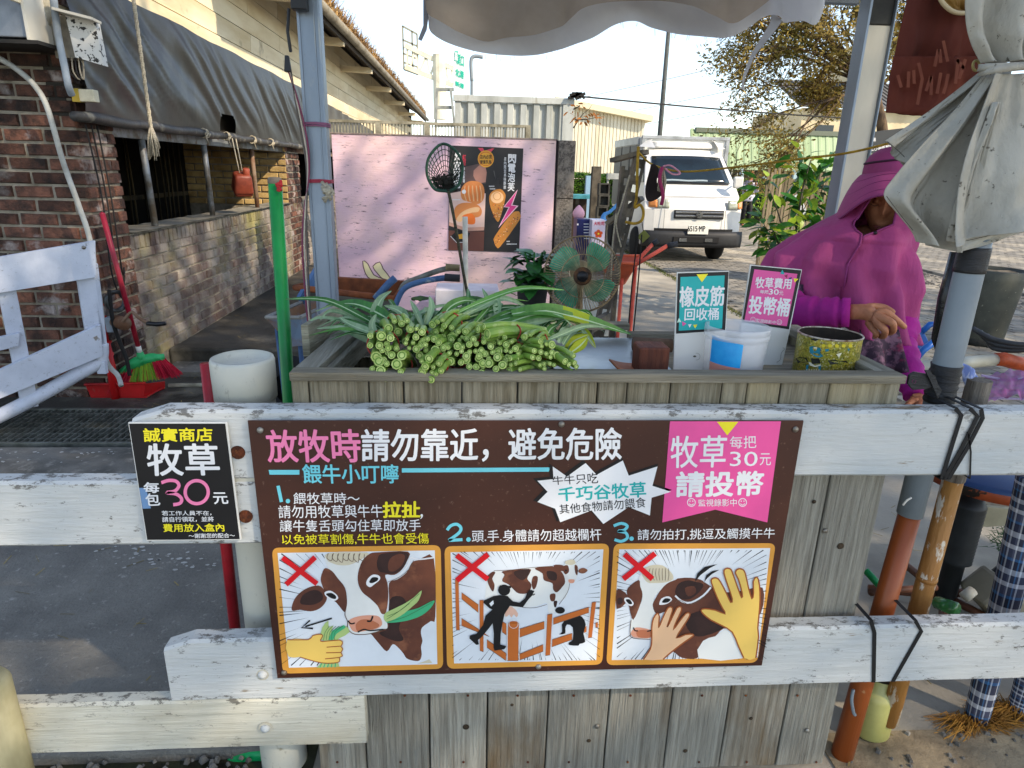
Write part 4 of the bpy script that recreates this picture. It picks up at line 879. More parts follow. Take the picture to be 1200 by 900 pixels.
p.circle(398,312,40,BK,12,ry=36); p.poly([(360,300),(370,280),(442,285),(445,298)],BK,12.5)
p.poly([(370,345),(420,350),(455,385),(500,395),(535,365),(548,330),(565,310),(590,315),(585,345),(560,370),(520,425),(480,420),(435,415),(400,470),(385,540),(375,600),(372,670),(412,680),(400,700),(335,710),(328,690),(330,600),(322,530),(300,560),(250,620),(225,640),(232,668),(215,672),(170,630),(172,610),(215,600),(260,540),(275,480),(320,440),(300,430),(262,395),(265,380),(330,350)],BK,13,0); p.poly([(300,400),(325,378),(330,400),(312,418)],PW,13.4)
for a,b_ in (((560,330),(562,308)),((572,330),(578,310)),((582,335),(594,316)),((585,345),(600,338))): p.stroke([a,b_],6,BK,13.5)
p.circle(766,447,32,BK,7.5,ry=22); p.poly([(790,480),(850,470),(910,490),(935,540),(920,600),(932,655),(895,668),(885,680),(825,675),(830,655),(850,640),(850,560),(812,540),(800,570),(800,600),(760,606),(780,590),(778,540),(800,510)],BK,6.8,2)
p.stroke([(85,82),(290,240)],36,RD,14); p.stroke([(292,75),(86,248)],36,RD,14.6)
p.finish('fence_picture',SG)
# picture 3
p=panel((710,635),[(52,10),(1120,8),(998,796),(2,812)],[(88,48),(1083,40),(1000,762),(38,778)])
speed(p,520,380,(70,52,1060,775),96,.6,3.2,9)
p.poly([(440,260),(560,235),(640,260),(690,290),(760,330),(900,320),(1032,300),(1020,470),(900,560),(775,570),(720,620),(640,650),(625,700),(600,765),(500,762),(440,720),(400,740),(400,600),(440,430)],CB,2,3); p.poly([(520,500),(640,450),(760,480),(780,560),(640,620),(560,600)],CD,3,3)
p.poly([(640,650),(720,620),(790,575),(860,620),(900,765),(610,765)],CW_,2.5,2)
p.poly([(215,250),(240,200),(300,160),(380,155),(440,230),(440,262),(380,300),(320,360),(315,430),(330,470),(300,560),(290,635),(200,630),(160,600),(165,520),(180,470),(230,400),(240,340)],CW_,4,3)
p.poly([(145,300),(215,248),(225,290),(240,340),(225,410),(180,510),(155,440),(140,350)],CB,5,3); p.poly([(320,380),(380,290),(450,250),(560,235),(640,255),(640,300),(600,350),(540,385),(460,390),(440,430),(380,460),(330,470),(308,420)],CB,5,3)
p.poly([(455,320),(480,270),(540,250),(590,260),(640,275),(620,320),(560,370),(500,375),(465,350)],CD,6,3); p.poly([(520,300),(580,290),(590,330),(540,355)],CB,7,3)
p.poly([(70,315),(110,320),(140,350),(130,400),(70,440)],CB,5,2); p.poly([(75,370),(105,365),(110,395),(80,410)],CD,6,3)
p.stroke([(455,350),(500,388),(560,395),(640,350),(690,295)],12,W_,7,3); p.stroke([(455,400),(480,378),(560,410),(650,355)],3,CT,8,3)
p.poly([(350,405),(365,370),(410,355),(435,378),(400,405),(360,412)],W_,6,3); p.poly([(368,395),(390,368),(425,375),(405,395)],BK,7,3); p.poly([(120,370),(150,365),(182,400),(165,420),(130,400)],W_,6,3); p.poly([(130,378),(155,375),(172,402),(150,405)],BK,7,3)
p.poly([(165,590),(200,560),(290,575),(300,600),(290,630),(200,628),(170,615)],PKN,6,3); p.poly([(200,590),(240,575),(298,590),(290,625),(215,625)],NO,7,3); p.stroke([(180,560),(190,580),(210,582)],8,BK,8,3); p.stroke([(270,585),(300,578)],8,BK,8); p.stroke([(165,510),(158,600),(180,630),(290,638)],4,CT,8,3)
p.poly([(235,200),(285,155),(370,152),(430,200),(442,240),(400,262),(330,268),(270,262)],CF,5,3)
for k in range(7): p.stroke([(290+k*20,170),(282+k*22,210),(300+k*18,250)],3,CT,8,3)
for q in ([(585,260),(600,205),(650,160),(732,142),(680,170),(620,215)],[(645,262),(660,215),(700,188),(745,180),(700,205),(665,235)]): p.poly(q,BK,9)
def handp(q,m,lay): p.poly(q,m,lay,2); p.stroke(q,9,HO,lay+.6,2,closed=False)
hy=[(905,758),(870,680),(830,590),(760,545),(690,510),(640,470),(625,445),(650,435),(720,445),(785,470),(765,430),(730,360),(695,270),(695,240),(725,232),(750,255),(790,330),(820,395),(830,370),(800,280),(775,200),(785,172),(815,172),(830,195),(860,280),(892,365),(895,330),(870,240),(850,200),(865,175),(895,175),(915,200),(935,290),(960,372),(970,330),(968,260),(985,228),(1003,245),(1012,330),(1010,430),(998,560),(1003,620),(985,760)]
handp(hy,SK,10)
hp=[(245,768),(290,700),(300,640),(300,560),(310,500),(335,465),(350,485),(345,560),(370,500),(405,430),(430,425),(435,450),(400,555),(430,500),(465,430),(490,422),(495,445),(465,510),(440,575),(480,520),(525,465),(548,465),(545,490),(500,560),(460,628),(520,605),(570,602),(570,615),(520,650),(460,695),(405,740),(375,768)]
handp(hp,SK2,12)
p.stroke([(120,75),(305,238)],36,RD,14); p.stroke([(322,70),(112,238)],36,RD,14.6)
p.finish('hand_picture',SG)
# ---------------- small black sign
YB2=1.1600
SS=root('price_sign',(-.5,YB2,.72),'small black sign with white, yellow and pink lettering offering pasture grass','sign')
def bb(T,q): return [T(*c) for c in q]
T=lambda x,y:(150+x/5.629,480+y/5.625)
board('backing',bb(T,[(0,84),(652,84),(748,860),(122,866)]),YB2,.004,mat('foam board white','#d9d8d2'),SS)
p=Print(Plane((0,YB2,0),(0,-1,0)),tf=T); p.poly([(8,92),(642,92),(738,853),(128,858)],BK,0)
p.text('誠實商店',[(102,122),(555,118),(558,205),(108,210)],YL,.022); p.text('牧草',[(125,225),(585,225),(608,428),(135,432)],W_,.02)
p.text('每',[(105,478),(205,478),(208,545),(108,548)],W_,.02); p.text('包',[(115,552),(205,550),(215,628),(122,632)],W_,.02); 
p.stroke([(222,480),(270,465),(318,470),(338,500),(310,535),(255,545),(320,555),(355,585),(345,615),(300,625)],22,PK,3,4); p.stroke([(455+76*math.cos(q*.3142),542+76*math.sin(q*.3142)) for q in range(20)],22,PK,3,2,closed=True)
p.text('元',[(558,545),(650,545),(665,618),(572,620)],W_,.02)
p.text('若工作人員不在，',[(222,665),(552,665),(552,695),(228,697)],W_,.012); p.text('請自行領取，並將',[(226,705),(566,703),(568,736),(230,740)],W_,.012); p.text('費用放入盒內',[(232,752),(632,748),(638,800),(238,804)],YL,.018); p.text('～謝謝您的配合～',[(400,814),(706,812),(708,842),(404,846)],W_,.012)
p.poly([(75,515),(120,515),(152,650),(98,652)],flat('blue edge patch','#6f93bd'),.5)  # flat blue patch near the left edge of the sign
p.finish('lettering',SS)
# ---------------- card signs on the box
def card(name,lab,base_quad,Y,tilt,face):
    pass
def mkcard(name,lab,px_base,Y,n,quad,dark,inner,mcol,T):
    r=root(name,tuple(P(*px_base,Y)),lab,'sign'); pl=Plane(P(*px_base,Y),n)
    pts=[pl.hit(*T(*c)) for c in quad]; B().prism(pts,-pl.n*.005).make('foam_card',mat('foam board white','#d9d8d2'),r)
    p=Print(pl,tf=T); p.poly(dark,BK,0); p.poly(inner,mcol,.6); return r,p
T=lambda x,y:(780+x/6.428,300+y/6.428)
r,p=mkcard('card_sign','teal card sign on white foam board beside the wooden block',(808,436),1.36,(0,-1,.06),[(88,124),(478,112),(452,600),(420,880),(58,885),(70,590)],[(92,130),(474,118),(448,560),(78,585)],[(112,158),(444,146),(424,545),(98,562)],TL_,T)
p.poly([(232,138),(318,134),(272,198)],YL,2); p.text('橡皮筋',[(104,232),(442,225),(436,372),(106,385)],W_,.028); p.text('回收桶',[(145,395),(400,390),(396,478),(140,485)],W_,.018)
p.poly([(85,500),(100,465),(118,498)],flat('pale green','#bfe3cf'),2); p.poly([(122,492),(155,508),(128,530)],MG,2); p.poly([(168,515),(195,512),(180,540)],W_,2); p.poly([(205,518),(238,515),(222,545)],YL,2)
p.ring(232,757,26,3,flat('grey scuff','#9a9890'),2,a0=-1.8,a1=1.8); p.circle(218,755,12,flat('dark scuff','#5f5a50'),2,ry=7)
p.finish('lettering',r)
r,p=mkcard('card_sign','magenta tilted card sign on white foam board beside the patterned tin',(880,436),1.44,(0,-1,.06),[(640,66),(1028,102),(935,565),(865,872),(560,860),(570,520)],[(645,72),(1022,108),(928,552),(575,500)],[(668,100),(992,135),(912,528),(592,490)],MG,T)
p.text('牧草費用',[(680,158),(950,172),(940,248),(672,240)],W_,.02); p.text('每把',[(712,255),(775,258),(770,283),(708,280)],W_,.01); p.text('30',[(778,248),(852,252),(848,292),(775,288)],W_,.012); p.text('元',[(856,262),(886,264),(884,296),(854,294)],W_,.004)
p.text('投幣桶',[(635,300),(942,322),(918,455),(622,430)],W_,.032); p.text('監視錄影中',[(682,470),(830,488),(826,512),(678,500)],W_,.004)
for x,y in ((657,478),(855,497)): p.ring(x,y,18,3,W_,3); p.ring(x,y,9,3,W_,3,a0=.3,a1=2.84); p.circle(x-6,y-5,2.4,W_,3); p.circle(x+6,y-5,2.4,W_,3)
p.poly([(862,135),(878,102),(896,138)],TL_,2); p.poly([(892,148),(918,138),(912,168)],flat('maroon','#8d2048'),2); p.poly([(925,165),(952,158),(935,192)],flat('navy','#2b3a6b'),2); p.poly([(962,168),(998,172),(972,200)],YL,2)
p.stroke([(880,690),(895,700),(870,730),(862,780),(835,800)],4,flat('grey scuff','#9a9890'),2,3)
p.finish('lettering',r)
# ================================================================ PINK WALL AND BACKGROUND
YP=6.2
m_pink=mat('pink wall paint','#e6c6d1','#dab7c8',sc_=1.3,lo=.35,hi=.65,rough=.75,bump=.35,bsc=30,bst=(.4,1,2),c3='#e2c2b6',sc3=.7,lo3=.45,hi3=.65)
chips(m_pink,.95,32,'#4a3a44',(.35,1,1.8),False)
m_stone=mat('grey washed pebble stone','#7d756c','#4f4943',sc_=55,lo=.42,hi=.58,rough=.9,bump=.6,bsc=60,c3='#948a7c',sc3=3)
PW_=root('pink_wall',(-.1,YP,0),'chipped pink painted board wall with a rough grey stone edge','wall')
a=P(388,157,YP); c=P(652,163,YP); B().prism([(a.x,YP,.02),(c.x,YP,.02),(c.x,YP,c.z),(a.x,YP,a.z)],(0,.06,0)).make('panel',m_pink,PW_,bevel=.004)
e=P(675,165,YP); 
B().span((c.x+.004,YP+.02,.02),(c.x+.02,YP+.1,e.z)).make('dark_edge',mat('dark joint','#2d2628'),PW_)
B().span((c.x+.022,YP-.01,.02),(e.x,YP+.14,1.18)).make('stone_block',m_stone,PW_,bevel=.006); B().span((c.x+.022,YP-.01,1.185),(e.x,YP+.14,e.z)).make('stone_block',m_stone,PW_,bevel=.006)
B().span((a.x-.012,YP-.006,a.z-.0),(c.x+.01,YP+.07,a.z+.014)).make('top_cap',mat('cap mortar','#9a8a80','#6d5f58',sc_=20,rough=.9),PW_,bevel=.004)
p=Print(Plane((0,YP-.0,0),(0,-1,0))); cream=flat('bare cream patch','#e6dcae'); brd=flat('bare dark edge','#6b4a55')
for q in ([(425,306),(431,309),(438,322),(450,327),(455,329),(436,328),(428,320)],[(437,312),(445,307),(449,315),(458,327),(450,328),(442,320)],[(416,330),(424,326),(423,336)]):
    p.stroke(q,1.2,brd,1,2,closed=True); p.poly(q,cream,.6,2)
p.finish('bare_patch',PW_)
# poster
YQ=YP-.006
PS=root('poster',tuple(P(567,297,YQ)),'dark snack poster with fried rolls and a pink lightning bolt on the pink wall','poster')
T=lambda x,y:(520+x/6,160+y/6)
B().prism([P(*T(*q),YQ) for q in ((40,62),(560,84),(530,815),(32,800))],(0,.004,0)).make('sheet',flat('poster dark','#2b2929'),PS)
p=Print(Plane((0,YQ,0),(0,-1,0)),base=.001,tf=T)
bun=flat('bun orange','#d9884a'); bun2=flat('bun pale','#eec08e'); fry=flat('fried crumb','#c9853a'); org=flat('filling orange','#e8742a'); plt=flat('plate pink','#e6c3b6'); pbr=flat('poster brown','#6b4238'); gold=flat('medal gold','#e3a434')
p.poly([(120,220),(295,180),(295,330),(120,330)],flat('poster shade','#5d4a48'),1); p.poly([(210,240),(290,190),(295,320),(225,310)],flat('skin','#a87a6c'),1.5,2)
p.poly([(38,400),(120,385),(295,400),(285,640),(160,650),(38,600)],plt,2); p.poly([(38,600),(150,640),(285,635),(283,660),(150,665),(36,625)],flat('plate rim','#c99a88'),2.4)
p.poly([(34,660),(285,668),(280,805),(32,798)],pbr,1.5); p.poly([(50,700),(100,655),(185,680),(160,740),(90,740)],flat('box dark','#1f1a1a'),3); p.poly([(100,690),(140,680),(140,720),(105,720)],gold,4); p.stroke([(48,700),(90,745),(165,742)],4,W_,4)
p.poly([(120,380),(150,330),(200,312),(260,325),(285,370),(280,440),(240,475),(180,460),(130,440)],bun,4,4); 
for k in range(9): p.stroke([(150+k*13,345),(145+k*15,400),(160+k*13,455)],5,(bun2,org)[k%2],5,3)
p.circle(142,388,15,W_,6)
p.poly([(70,560),(80,500),(120,470),(180,465),(240,480),(268,520),(255,560),(200,570),(150,545),(100,590)],bun,6,4); p.poly([(90,580),(130,530),(200,500),(250,500),(240,530),(180,540),(120,600)],bun2,7,3); p.poly([(130,560),(190,540),(220,570),(215,615),(160,610)],org,8,3)
p.poly([(240,80),(275,80),(285,100),(345,82),(355,85),(320,120),(270,115)],flat('ribbon','#d2465c'),3); p.circle(296,157,57,gold,4,ry=60); p.ring(296,157,48,4,flat('medal red','#c9512c'),5); p.text('店內必買',(255,128,338,158),BK,.02,6); p.text('雙重乳酪',(256,166,336,192),BK,.02,6)
p.poly([(320,420),(350,380),(400,370),(430,400),(432,440),(395,580),(370,590),(330,500)],fry,4,4); p.circle(375,428,46,bun2,5,ry=42); p.ring(375,420,26,4,fry,6)
p.poly([(355,740),(360,700),(470,550),(520,525),(538,545),(530,590),(400,770),(370,775)],fry,5,4)
R_=random.Random(4)
for k in range(60):
    t=R_.random(); x=370+t*150+R_.uniform(-16,16); y=740-t*185+R_.uniform(-16,16); p.circle(x,y,R_.uniform(2,5),random.choice((bun2,org,pbr)),6,n=5)
for k in range(40):
    t=R_.random(); p.circle(345+R_.random()*80*(1-t*.4),470+t*100,R_.uniform(2,5),random.choice((bun2,org,pbr)),6,n=5)
p.poly([(520,372),(420,495),(455,500),(383,643),(525,487),(483,480)],flat('bolt light','#f2c4d4'),7); p.poly([(514,384),(428,492),(464,496),(400,620),(512,490),(472,484)],flat('bolt pink','#e0408c'),8)
for k in range(2): p.stroke([(350+k*4,240),(365,300),(395,290),(400,345)],2,flat('faint line','#6d6a68'),2)
p.text('閃電泡芙',[(455,125),(508,128),(495,390),(450,390)],W_,.03,5,vertical=True); p.text('店內限定美味酥脆',[(425,145),(440,145),(438,372),(420,372)],W_,.01,5,vertical=True)
p.text('紫宣酥捲',[(78,110),(118,112),(118,368),(60,368)],W_,.03,5,vertical=True); p.text('紅豆',[(132,128),(156,128),(156,205),(134,205)],flat('poster red','#c8384a'),.03,5,vertical=True); p.text('芋泥紫薯',[(134,218),(150,218),(148,326),(134,326)],W_,.02,5,vertical=True)
for k,(x,y,w) in enumerate(((318,346,36),(324,364,40),(443,733,26),(443,752,66),(60,440,55))): 
    for i in range(int(w/7)): p.rect(x+i*8,y,x+i*8+5,y+8,W_,5)
p.finish('poster_print',PS)
# railing on the far side
RL=root('railing',tuple(P(500,165,8.2)),'weathered slatted metal railing above the pink wall','railing')
m_rail=mat('weathered railing','#9c9886','#6e6a59',sc_=8,rough=.8)
YR=8.2; zt=P(500,143,YR).z; x0=P(380,140,YR).x; x1=P(622,146,YR).x; zb=P(500,165,YR).z-.1
B().span((x0,YR,zt-.03),(x1,YR+.06,zt)).make('top_bar',m_rail,RL); B().span((x0,YR,zt-.20),(x1,YR+.05,zt-.165)).make('mid_bar',m_rail,RL)
ps=B().box((0,0,0),(.06,.08,1.4)).mesh('rail_post',m_rail); 
for px in (443,500,560,619): inst('rail_post',ps,RL,Matrix.Translation((P(px,150,YR).x,YR+.03,zt-.72)))
b=B(); 
for i in range(int((x1-x0)/.036)): b.span((x0+i*.036,YR+.02,zt-.165),(x0+i*.036+.012,YR+.032,zt-.03))
o=b.make('bars',m_rail,RL); o['kind']='stuff'
# containers
m_cont=mat('pale ribbed container','#b9bdb8','#8f948f',sc_=1.5,st=(1,1,.4),rough=.7,bump=.1,c3='#79765f',sc3=2.5,st3=(2,1,.4),lo3=.58,hi3=.75)
CT_=root('container',(2,14.5,0),'tall pale ribbed steel container behind the pink wall','container')
YC=14.0; x0=P(533,120,YC).x; x1=P(672,118,YC).x; zt=P(600,113,YC).z
b=B(); n=9; w_=(x1-x0)/n
pts=[]
for i in range(n):
    a=x0+i*w_; pts+=[(a,YC),(a+w_*.42,YC),(a+w_*.52,YC+.07),(a+w_*.9,YC+.07)]
pts+=[(x1,YC),(x1,YC+2.4),(x0,YC+2.4)]
b.prism([(x,y,0) for x,y in pts],(0,0,zt-.12)); b.make('ribbed_wall',m_cont,CT_)
B().span((x0-.03,YC-.03,zt-.12),(x1+.02,YC+.06,zt)).make('top_frame',m_cont,CT_,bevel=.01); B().span((x1-.2,YC-.02,0),(x1+.02,YC+.12,zt-.122)).make('corner_post',m_cont,CT_)
b=B(); c=P(677,113,YC-.1)
for i in range(14): b.tube([c+Vector((ru(-.2,.15),0,ru(-.05,.06))),c+Vector((ru(-.1,.2),0,ru(-.02,.08)))],.03,5)
b.make('cable_clamp',mat('black wire','#1d1b1a'),CT_)
# ladder
m_lad=mat('aluminium ladder','#a9aca6','#7d807a',sc_=6,rough=.5,met=.4)
LD=root('ladder',tuple(P(522,165,9.5)),'aluminium ladder rising behind the slatted railing','ladder')
for (a,e) in (((512,104),(510,170)),((528,104),(535,170))): B().beam(P(*a,9.5),P(*e,9.5),.05,.03).make('rail',m_lad,LD)
for y in (105,126,147): B().beam(P(511,y,9.52),P(532,y,9.52),.04,.04).make('rung',m_lad,LD)
# warehouse
m_ware=mat('cream corrugated steel','#e0d9c2','#c9c0a6',sc_=.2,rough=.5)
WH=root('warehouse',(8,40,0),'large cream corrugated warehouse beyond the container','warehouse')
YW=40; a=P(676,119,YW); c=P(763,136,YW); n=30; x0=P(650,119,YW).x; x1=c.x-.3
zf=lambda x:c.z+(a.z-c.z)*(c.x-x)/(c.x-a.x)
pan=[]
for i in range(26):
    xa=x0+(x1-x0)*i/26; xb=x0+(x1-x0)*(i+1)/26
    B().prism([(xa,YW+.06,0),(xa+.02,YW,0),(xb-.05,YW,0),(xb,YW+.06,0)],(0,0,zf((xa+xb)/2)-.1)).make('wall_panel',m_ware,WH)
B().prism([(x0,YW+.1,0),(x1,YW+.1,0),(x1,YW+.1,zf(x1)-.2),(x0,YW+.1,zf(x0)-.2)],(0,18,0)).make('body',m_ware,WH)
B().prism([(x0,YW-.5,zf(x0)),(c.x,YW-.5,c.z),(c.x,YW-.5,c.z-.32),(x0,YW-.5,zf(x0)-.32)],(0,19,0)).make('roof_edge',mat('warm trim','#d9cfae'),WH)
# green-roofed shed
m_gr=mat('pale green roofing','#9bb08a','#889f76',sc_=.6,rough=.6,rv=.06)
SH=root('green_shed',(16,25,0),'low shed with pale green ribbed roof behind the hedge','shed')
YS2=25; a=P(815,152,YS2); c=P(822,197,YS2-.5)
pm_=B().prism([(0,0,0),(.04,0,.05),(.13,0,.05),(.17,0,0),(.28,0,0),(.28,0,-.02),(0,0,-.02)],(0,.5,a.z-c.z)).mesh('roof_sheet',m_gr)
for i in range(63): inst('roof_sheet',pm_,SH,Matrix.Translation((a.x-.2+i*.28,YS2-.5,c.z+.002*(i%2))))
B().span((a.x,YS2-.1,a.z-.08),(a.x+17.5,YS2+.1,a.z+.08)).make('ridge',mat('grey ridge','#6c7466'),SH)
m_shw=mat('dim ribbed wall','#6d6759','#57523f',sc_=3,rough=.8)
pm_=B().prism([(0,0,0),(.05,-.05,0),(.15,-.05,0),(.2,0,0)],(0,0,c.z-.01)).mesh('wall_sheet',m_shw)
for i in range(84): inst('wall_sheet',pm_,SH,Matrix.Translation((a.x+i*.21,YS2-.2,0)))
for px in (895,868,930): q=P(px,215,YS2-2); B().span((q.x-.06,YS2-2.05,0),(q.x+.06,YS2-1.95,c.z)).make('post',mat('pale blue post','#a9c3cc'),SH)
# farther buildings
m_far=mat('cream far wall','#d8caa6','#b9a988',sc_=.4,rough=.8)
FB=root('house',(26,46,0),'cream house with grey tiled roof half hidden by the big tree','house')
a=P(938,150,45); c=P(1040,150,45); z1=P(990,128,45).z
B().span((a.x,45,0),(c.x+6,53,z1)).make('wall',m_far,FB)
B().prism([(a.x-.5,44.4,z1),(c.x+6.5,44.4,z1),(c.x+6.5,49,z1+2),(a.x-.5,49,z1+2)],(0,0,.15)).make('roof',mat('grey roof','#6d6c6a','#4d4c4b',sc_=1),FB)
b=B(); 
for i in range(40): b.span((a.x-.4+i*.36,44.35,z1+.0),(a.x-.3+i*.36,44.4,z1+.14))
for i in range(40): b.beam((a.x-.4+i*.36,44.4,z1+.17),(a.x-.4+i*.36,48.9,z1+2.14),.08,.08)
o=b.make('roof_ribs',mat('grey roof','#6d6c6a'),FB); o['kind']='stuff'
B().span((a.x+1,44.9,z1-2.2),(a.x+2.2,45.0,z1-1)).make('window',mat('dark glass','#2c3338',rough=.2),FB)
B().span((a.x+5,46,z1+.5),(c.x-1,52,z1+4.5)).make('upper_storey',m_far,FB)
# hedges
m_hed=mat('hedge leaf','#7da32a','#3c5c18',sc_=3,lo=.4,hi=.6,rough=.6,rv=.45)
def hedge(name,x0,x1,y,h,lab,d=.7,n=5200):
    r=root(name,((x0+x1)/2,y,0),lab,'hedge'); b=B()
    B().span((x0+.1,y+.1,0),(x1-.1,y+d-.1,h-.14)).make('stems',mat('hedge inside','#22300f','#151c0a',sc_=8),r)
    for i in range(n):
        f=rnd(); q=Vector((ru(x0,x1),y+ru(0,d),ru(.1,h)))
        if f<.55: q.y=y+ru(-.02,.1)
        else: q.z=h+ru(-.12,.05)
        q.z+=.04*noise.noise(q*1.3); s=ru(.03,.06); a=Vector((ru(-1,1),ru(-1,1),ru(-1,1))).normalized(); c=a.orthogonal().normalized(); b.add([q-a*s,q+c*s*.55,q+a*s,q-c*s*.55],[(0,1,2,3)])
    o=b.make('foliage',m_hed,r); o['kind']='stuff'
a=P(676,232,22); c=P(735,206,22); hedge('hedge',a.x-.5,c.x+1,22,c.z,'bright clipped hedge left of the truck before the warehouse')
a=P(850,232,21.5); c=P(960,213,21.5); hedge('hedge',a.x-.5,c.x+1.5,21.5,c.z,'bright clipped hedge right of the truck below the green shed')
# clutter near the hedge
m_wd=mat('old dark post','#5d564a','#37322a',sc_=8,rough=.9,bump=.4)
def post(name,px,y0,y1,Y,w_,m,lab,cat='post',z0=0,d=None):
    a=P(px,y0,Y); o=B().span((a.x-w_/2,Y,z0),(a.x+w_/2,Y+(d or w_),a.z)).make(name,m,bevel=.004); return tag(o,lab,cat)
post('wooden_post',700,195,260,9.0,.115,m_wd,'weathered grey post left of the slotted steel rack')
r=root('block_pile',(P(706,260,8.6).x,8.6,0),'stack of dark hollow concrete blocks beside a weathered post','blocks')
hb_=B().span((-.07,0,0),(.07,.12,.016)).span((-.07,0,.124),(.07,.12,.14)).span((-.07,0,.016),(-.05,.12,.124)).span((.05,0,.016),(.07,.12,.124)).span((-.05,.09,.016),(.05,.11,.124)).mesh('block',mat('dark block','#4b4a44','#302f2b',sc_=12,rough=.9,bump=.4))
for k in range(9): inst('block',hb_,r,Matrix.Translation((P(706,260,8.6).x+ru(-.01,.01),8.6,.005+k*.143)))
post('blue_post',690.5,206,262,12,.10,mat('pale blue paint','#86a7bf'),'pale blue post in front of the left hedge')
r=root('bench',(P(686,240,10).x,10,0),'small table with a turquoise top near the left hedge','table'); a=P(674,228,10); c=P(697,232,10)
B().span((a.x-.2,9.8,a.z-.05),(c.x,10.3,a.z)).make('table_top',mat('turquoise board','#4b9aa6','#2f6f7b',sc_=6),r); 
for x in (a.x,c.x-.06): B().span((x,9.9,0),(x+.05,9.95,a.z-.052)).make('leg',m_wd,r)
B().span((a.x-.2,10.2,.4),(c.x-.08,10.25,a.z-.06)).make('back_panel',mat('dark brown board','#3d2c20','#251a12',sc_=5),r)
post('lamp_pole',727,200,262,11.5,.03,m_wd,'thin dark pole with a small box near the left hedge','pole')
o=B().span((P(712,203,12).x,12,P(712,210,12).z),(P(727,203,12).x,12.1,P(712,203,12).z)).lathe([(.02,-1.3),(.02,0)],(P(713,210,12).x,12.05,P(713,210,12).z),8).make('utility_box',mat('pale grey box','#b5b9b6','#8e928f',sc_=5),bevel=.006); tag(o,'pale grey box on a stand beside the thin dark pole','utility box')
# tins
TN=root('tin',tuple(P(672+7,285,4.7)),'navy blue square tin beside the grey stone edge','tin')
a=P(675,286,4.7); c=P(692,257,4.7); B().span((a.x,4.7,a.z-.2),(c.x,4.86,c.z)).make('can',mat('navy tin','#1c2360','#131845',sc_=9,rough=.35),TN,bevel=.004)
pr2=Print(Plane((0,4.7,0),(0,-1,0))); 
for k in range(6): pr2.rect(684,262+k*3.4,690,263+k*3.4,W_,1)
pr2.rect(676,262,678,264,W_,1); pr2.finish('label_print',TN)
TN=root('tin',tuple(P(701,285,4.6)),'white square tin with red lettering and an orange five-petal flower','tin')
a=P(692.5,284,4.6); c=P(710,258,4.6); B().span((a.x,4.6,a.z-.2),(c.x,4.76,c.z)).make('can',mat('white tin','#d9d3e3','#c5bfd3',sc_=9,rough=.35),TN,bevel=.004)
pr2=Print(Plane((0,4.6,0),(0,-1,0))); pr2.text('大吐司',[(696,260),(708,259.5),(708,264),(696,264)],flat('crimson','#c2183c'),.03)
for k in range(5): a_=-1.5708+k*1.2566; pr2.circle(701.3+3*math.cos(a_),274+3*math.sin(a_),2.1,flat('flower orange','#d9541e'),1,n=10)
pr2.circle(701.3,274,1.1,YL,2); pr2.finish('label_print',TN)
o=B().span((P(676,300,4.8).x,4.55,.3),(P(712,300,4.8).x,4.95,P(680,287,4.55).z-.21)).make('plinth',m_cont); tag(o,'stacked crate top beneath the navy and white tins','crate')
b=B(); c=P(678,252,4.9); b.grid(lambda u,v:c+Vector((.045*math.cos(u*6.283)*(math.sin(v*3.14)*.9+.1),.04*math.sin(u*6.283)*math.sin(v*3.14),-.05+.12*v)),12,8); o=b.make('pink_bag',mat('pale pink plastic','#e0a9b8'),smooth=True); tag(o,'pale pink plastic bag behind the navy tin','bag')
o=B().tube(cat_rom([P(706,262,5.0),P(708,252,5.0),P(715,248,5.0),P(724,239,5.0)],5,False),[.035,.04,.04,.02,.018,.016,.015,.013,.013,.012,.012,.012,.012,.012,.012,.012][:16],10).make('blue_jug',mat('sky blue plastic','#5b9cd8'),smooth=True); tag(o,'sky blue plastic ladle with raised handle above the white tin','ladle')
# ---------------- gantry sign far away
GY=60; m_gan=mat('cream gantry steel','#e0dac2','#c9c2a8',sc_=1,rough=.6)
GA=root('gantry_sign',tuple(P(515,200,GY)),'cream highway gantry with green and white lettered road sign','road sign')
def gq(x,y): return P(460+x/7.5,20+y/7.5,GY)
B().tube([gq(412,330),gq(418,900)],.55,12).make('mast',m_gan,GA)
for a,e in (((110,250),(535,455)),((110,440),(535,600))): B().beam(gq(*a),gq(*e),.35,.35).make('truss_chord',m_gan,GA)
for a,e in (((160,430),(195,290)),((195,290),(235,470)),((245,465),(295,345)),((295,345),(325,490)),((335,510),(375,385)),((430,540),(465,430)),((465,430),(490,560)),((500,580),(525,470)),((130,440),(130,250))): B().beam(gq(*a),gq(*e),.16,.16).make('truss_web',m_gan,GA)
b=B()
for a,e in (((88,75),(100,460)),((215,150),(225,500)),((170,125),(180,480)),((88,80),(215,150)),((90,200),(215,255)),((95,320),(220,370)),((100,460),(225,505)),((100,400),(222,440))): b.beam(gq(*a),gq(*e),.13,.13)
b.make('sign_frame_back',mat('grey frame','#8d8b78'),GA)
B().prism([gq(537,290),gq(630,320),gq(630,640),gq(540,600)],(0,.3,0)).make('sign_panel',flat('sign white','#e3ece8'),GA)
T=lambda x,y:(460+x/7.5,20+y/7.5); p=Print(Plane((0,GY,0),(0,-1,0)),base=.05,tf=T); gm=flat('sign green','#14a88c')
p.rect(545,300,575,385,gm,1); p.text('嘉',[(545,305),(572,312),(575,385),(546,378)],W_,.02,40); p.text('溪口',[(575,322),(628,340),(626,440),(560,410)],gm,.05,20); p.text('北港',[(552,450),(628,480),(626,545),(556,515)],gm,.05,20); p.text('新港',[(552,560),(628,590),(626,632),(556,600)],gm,.05,20); p.finish('lettering',GA)
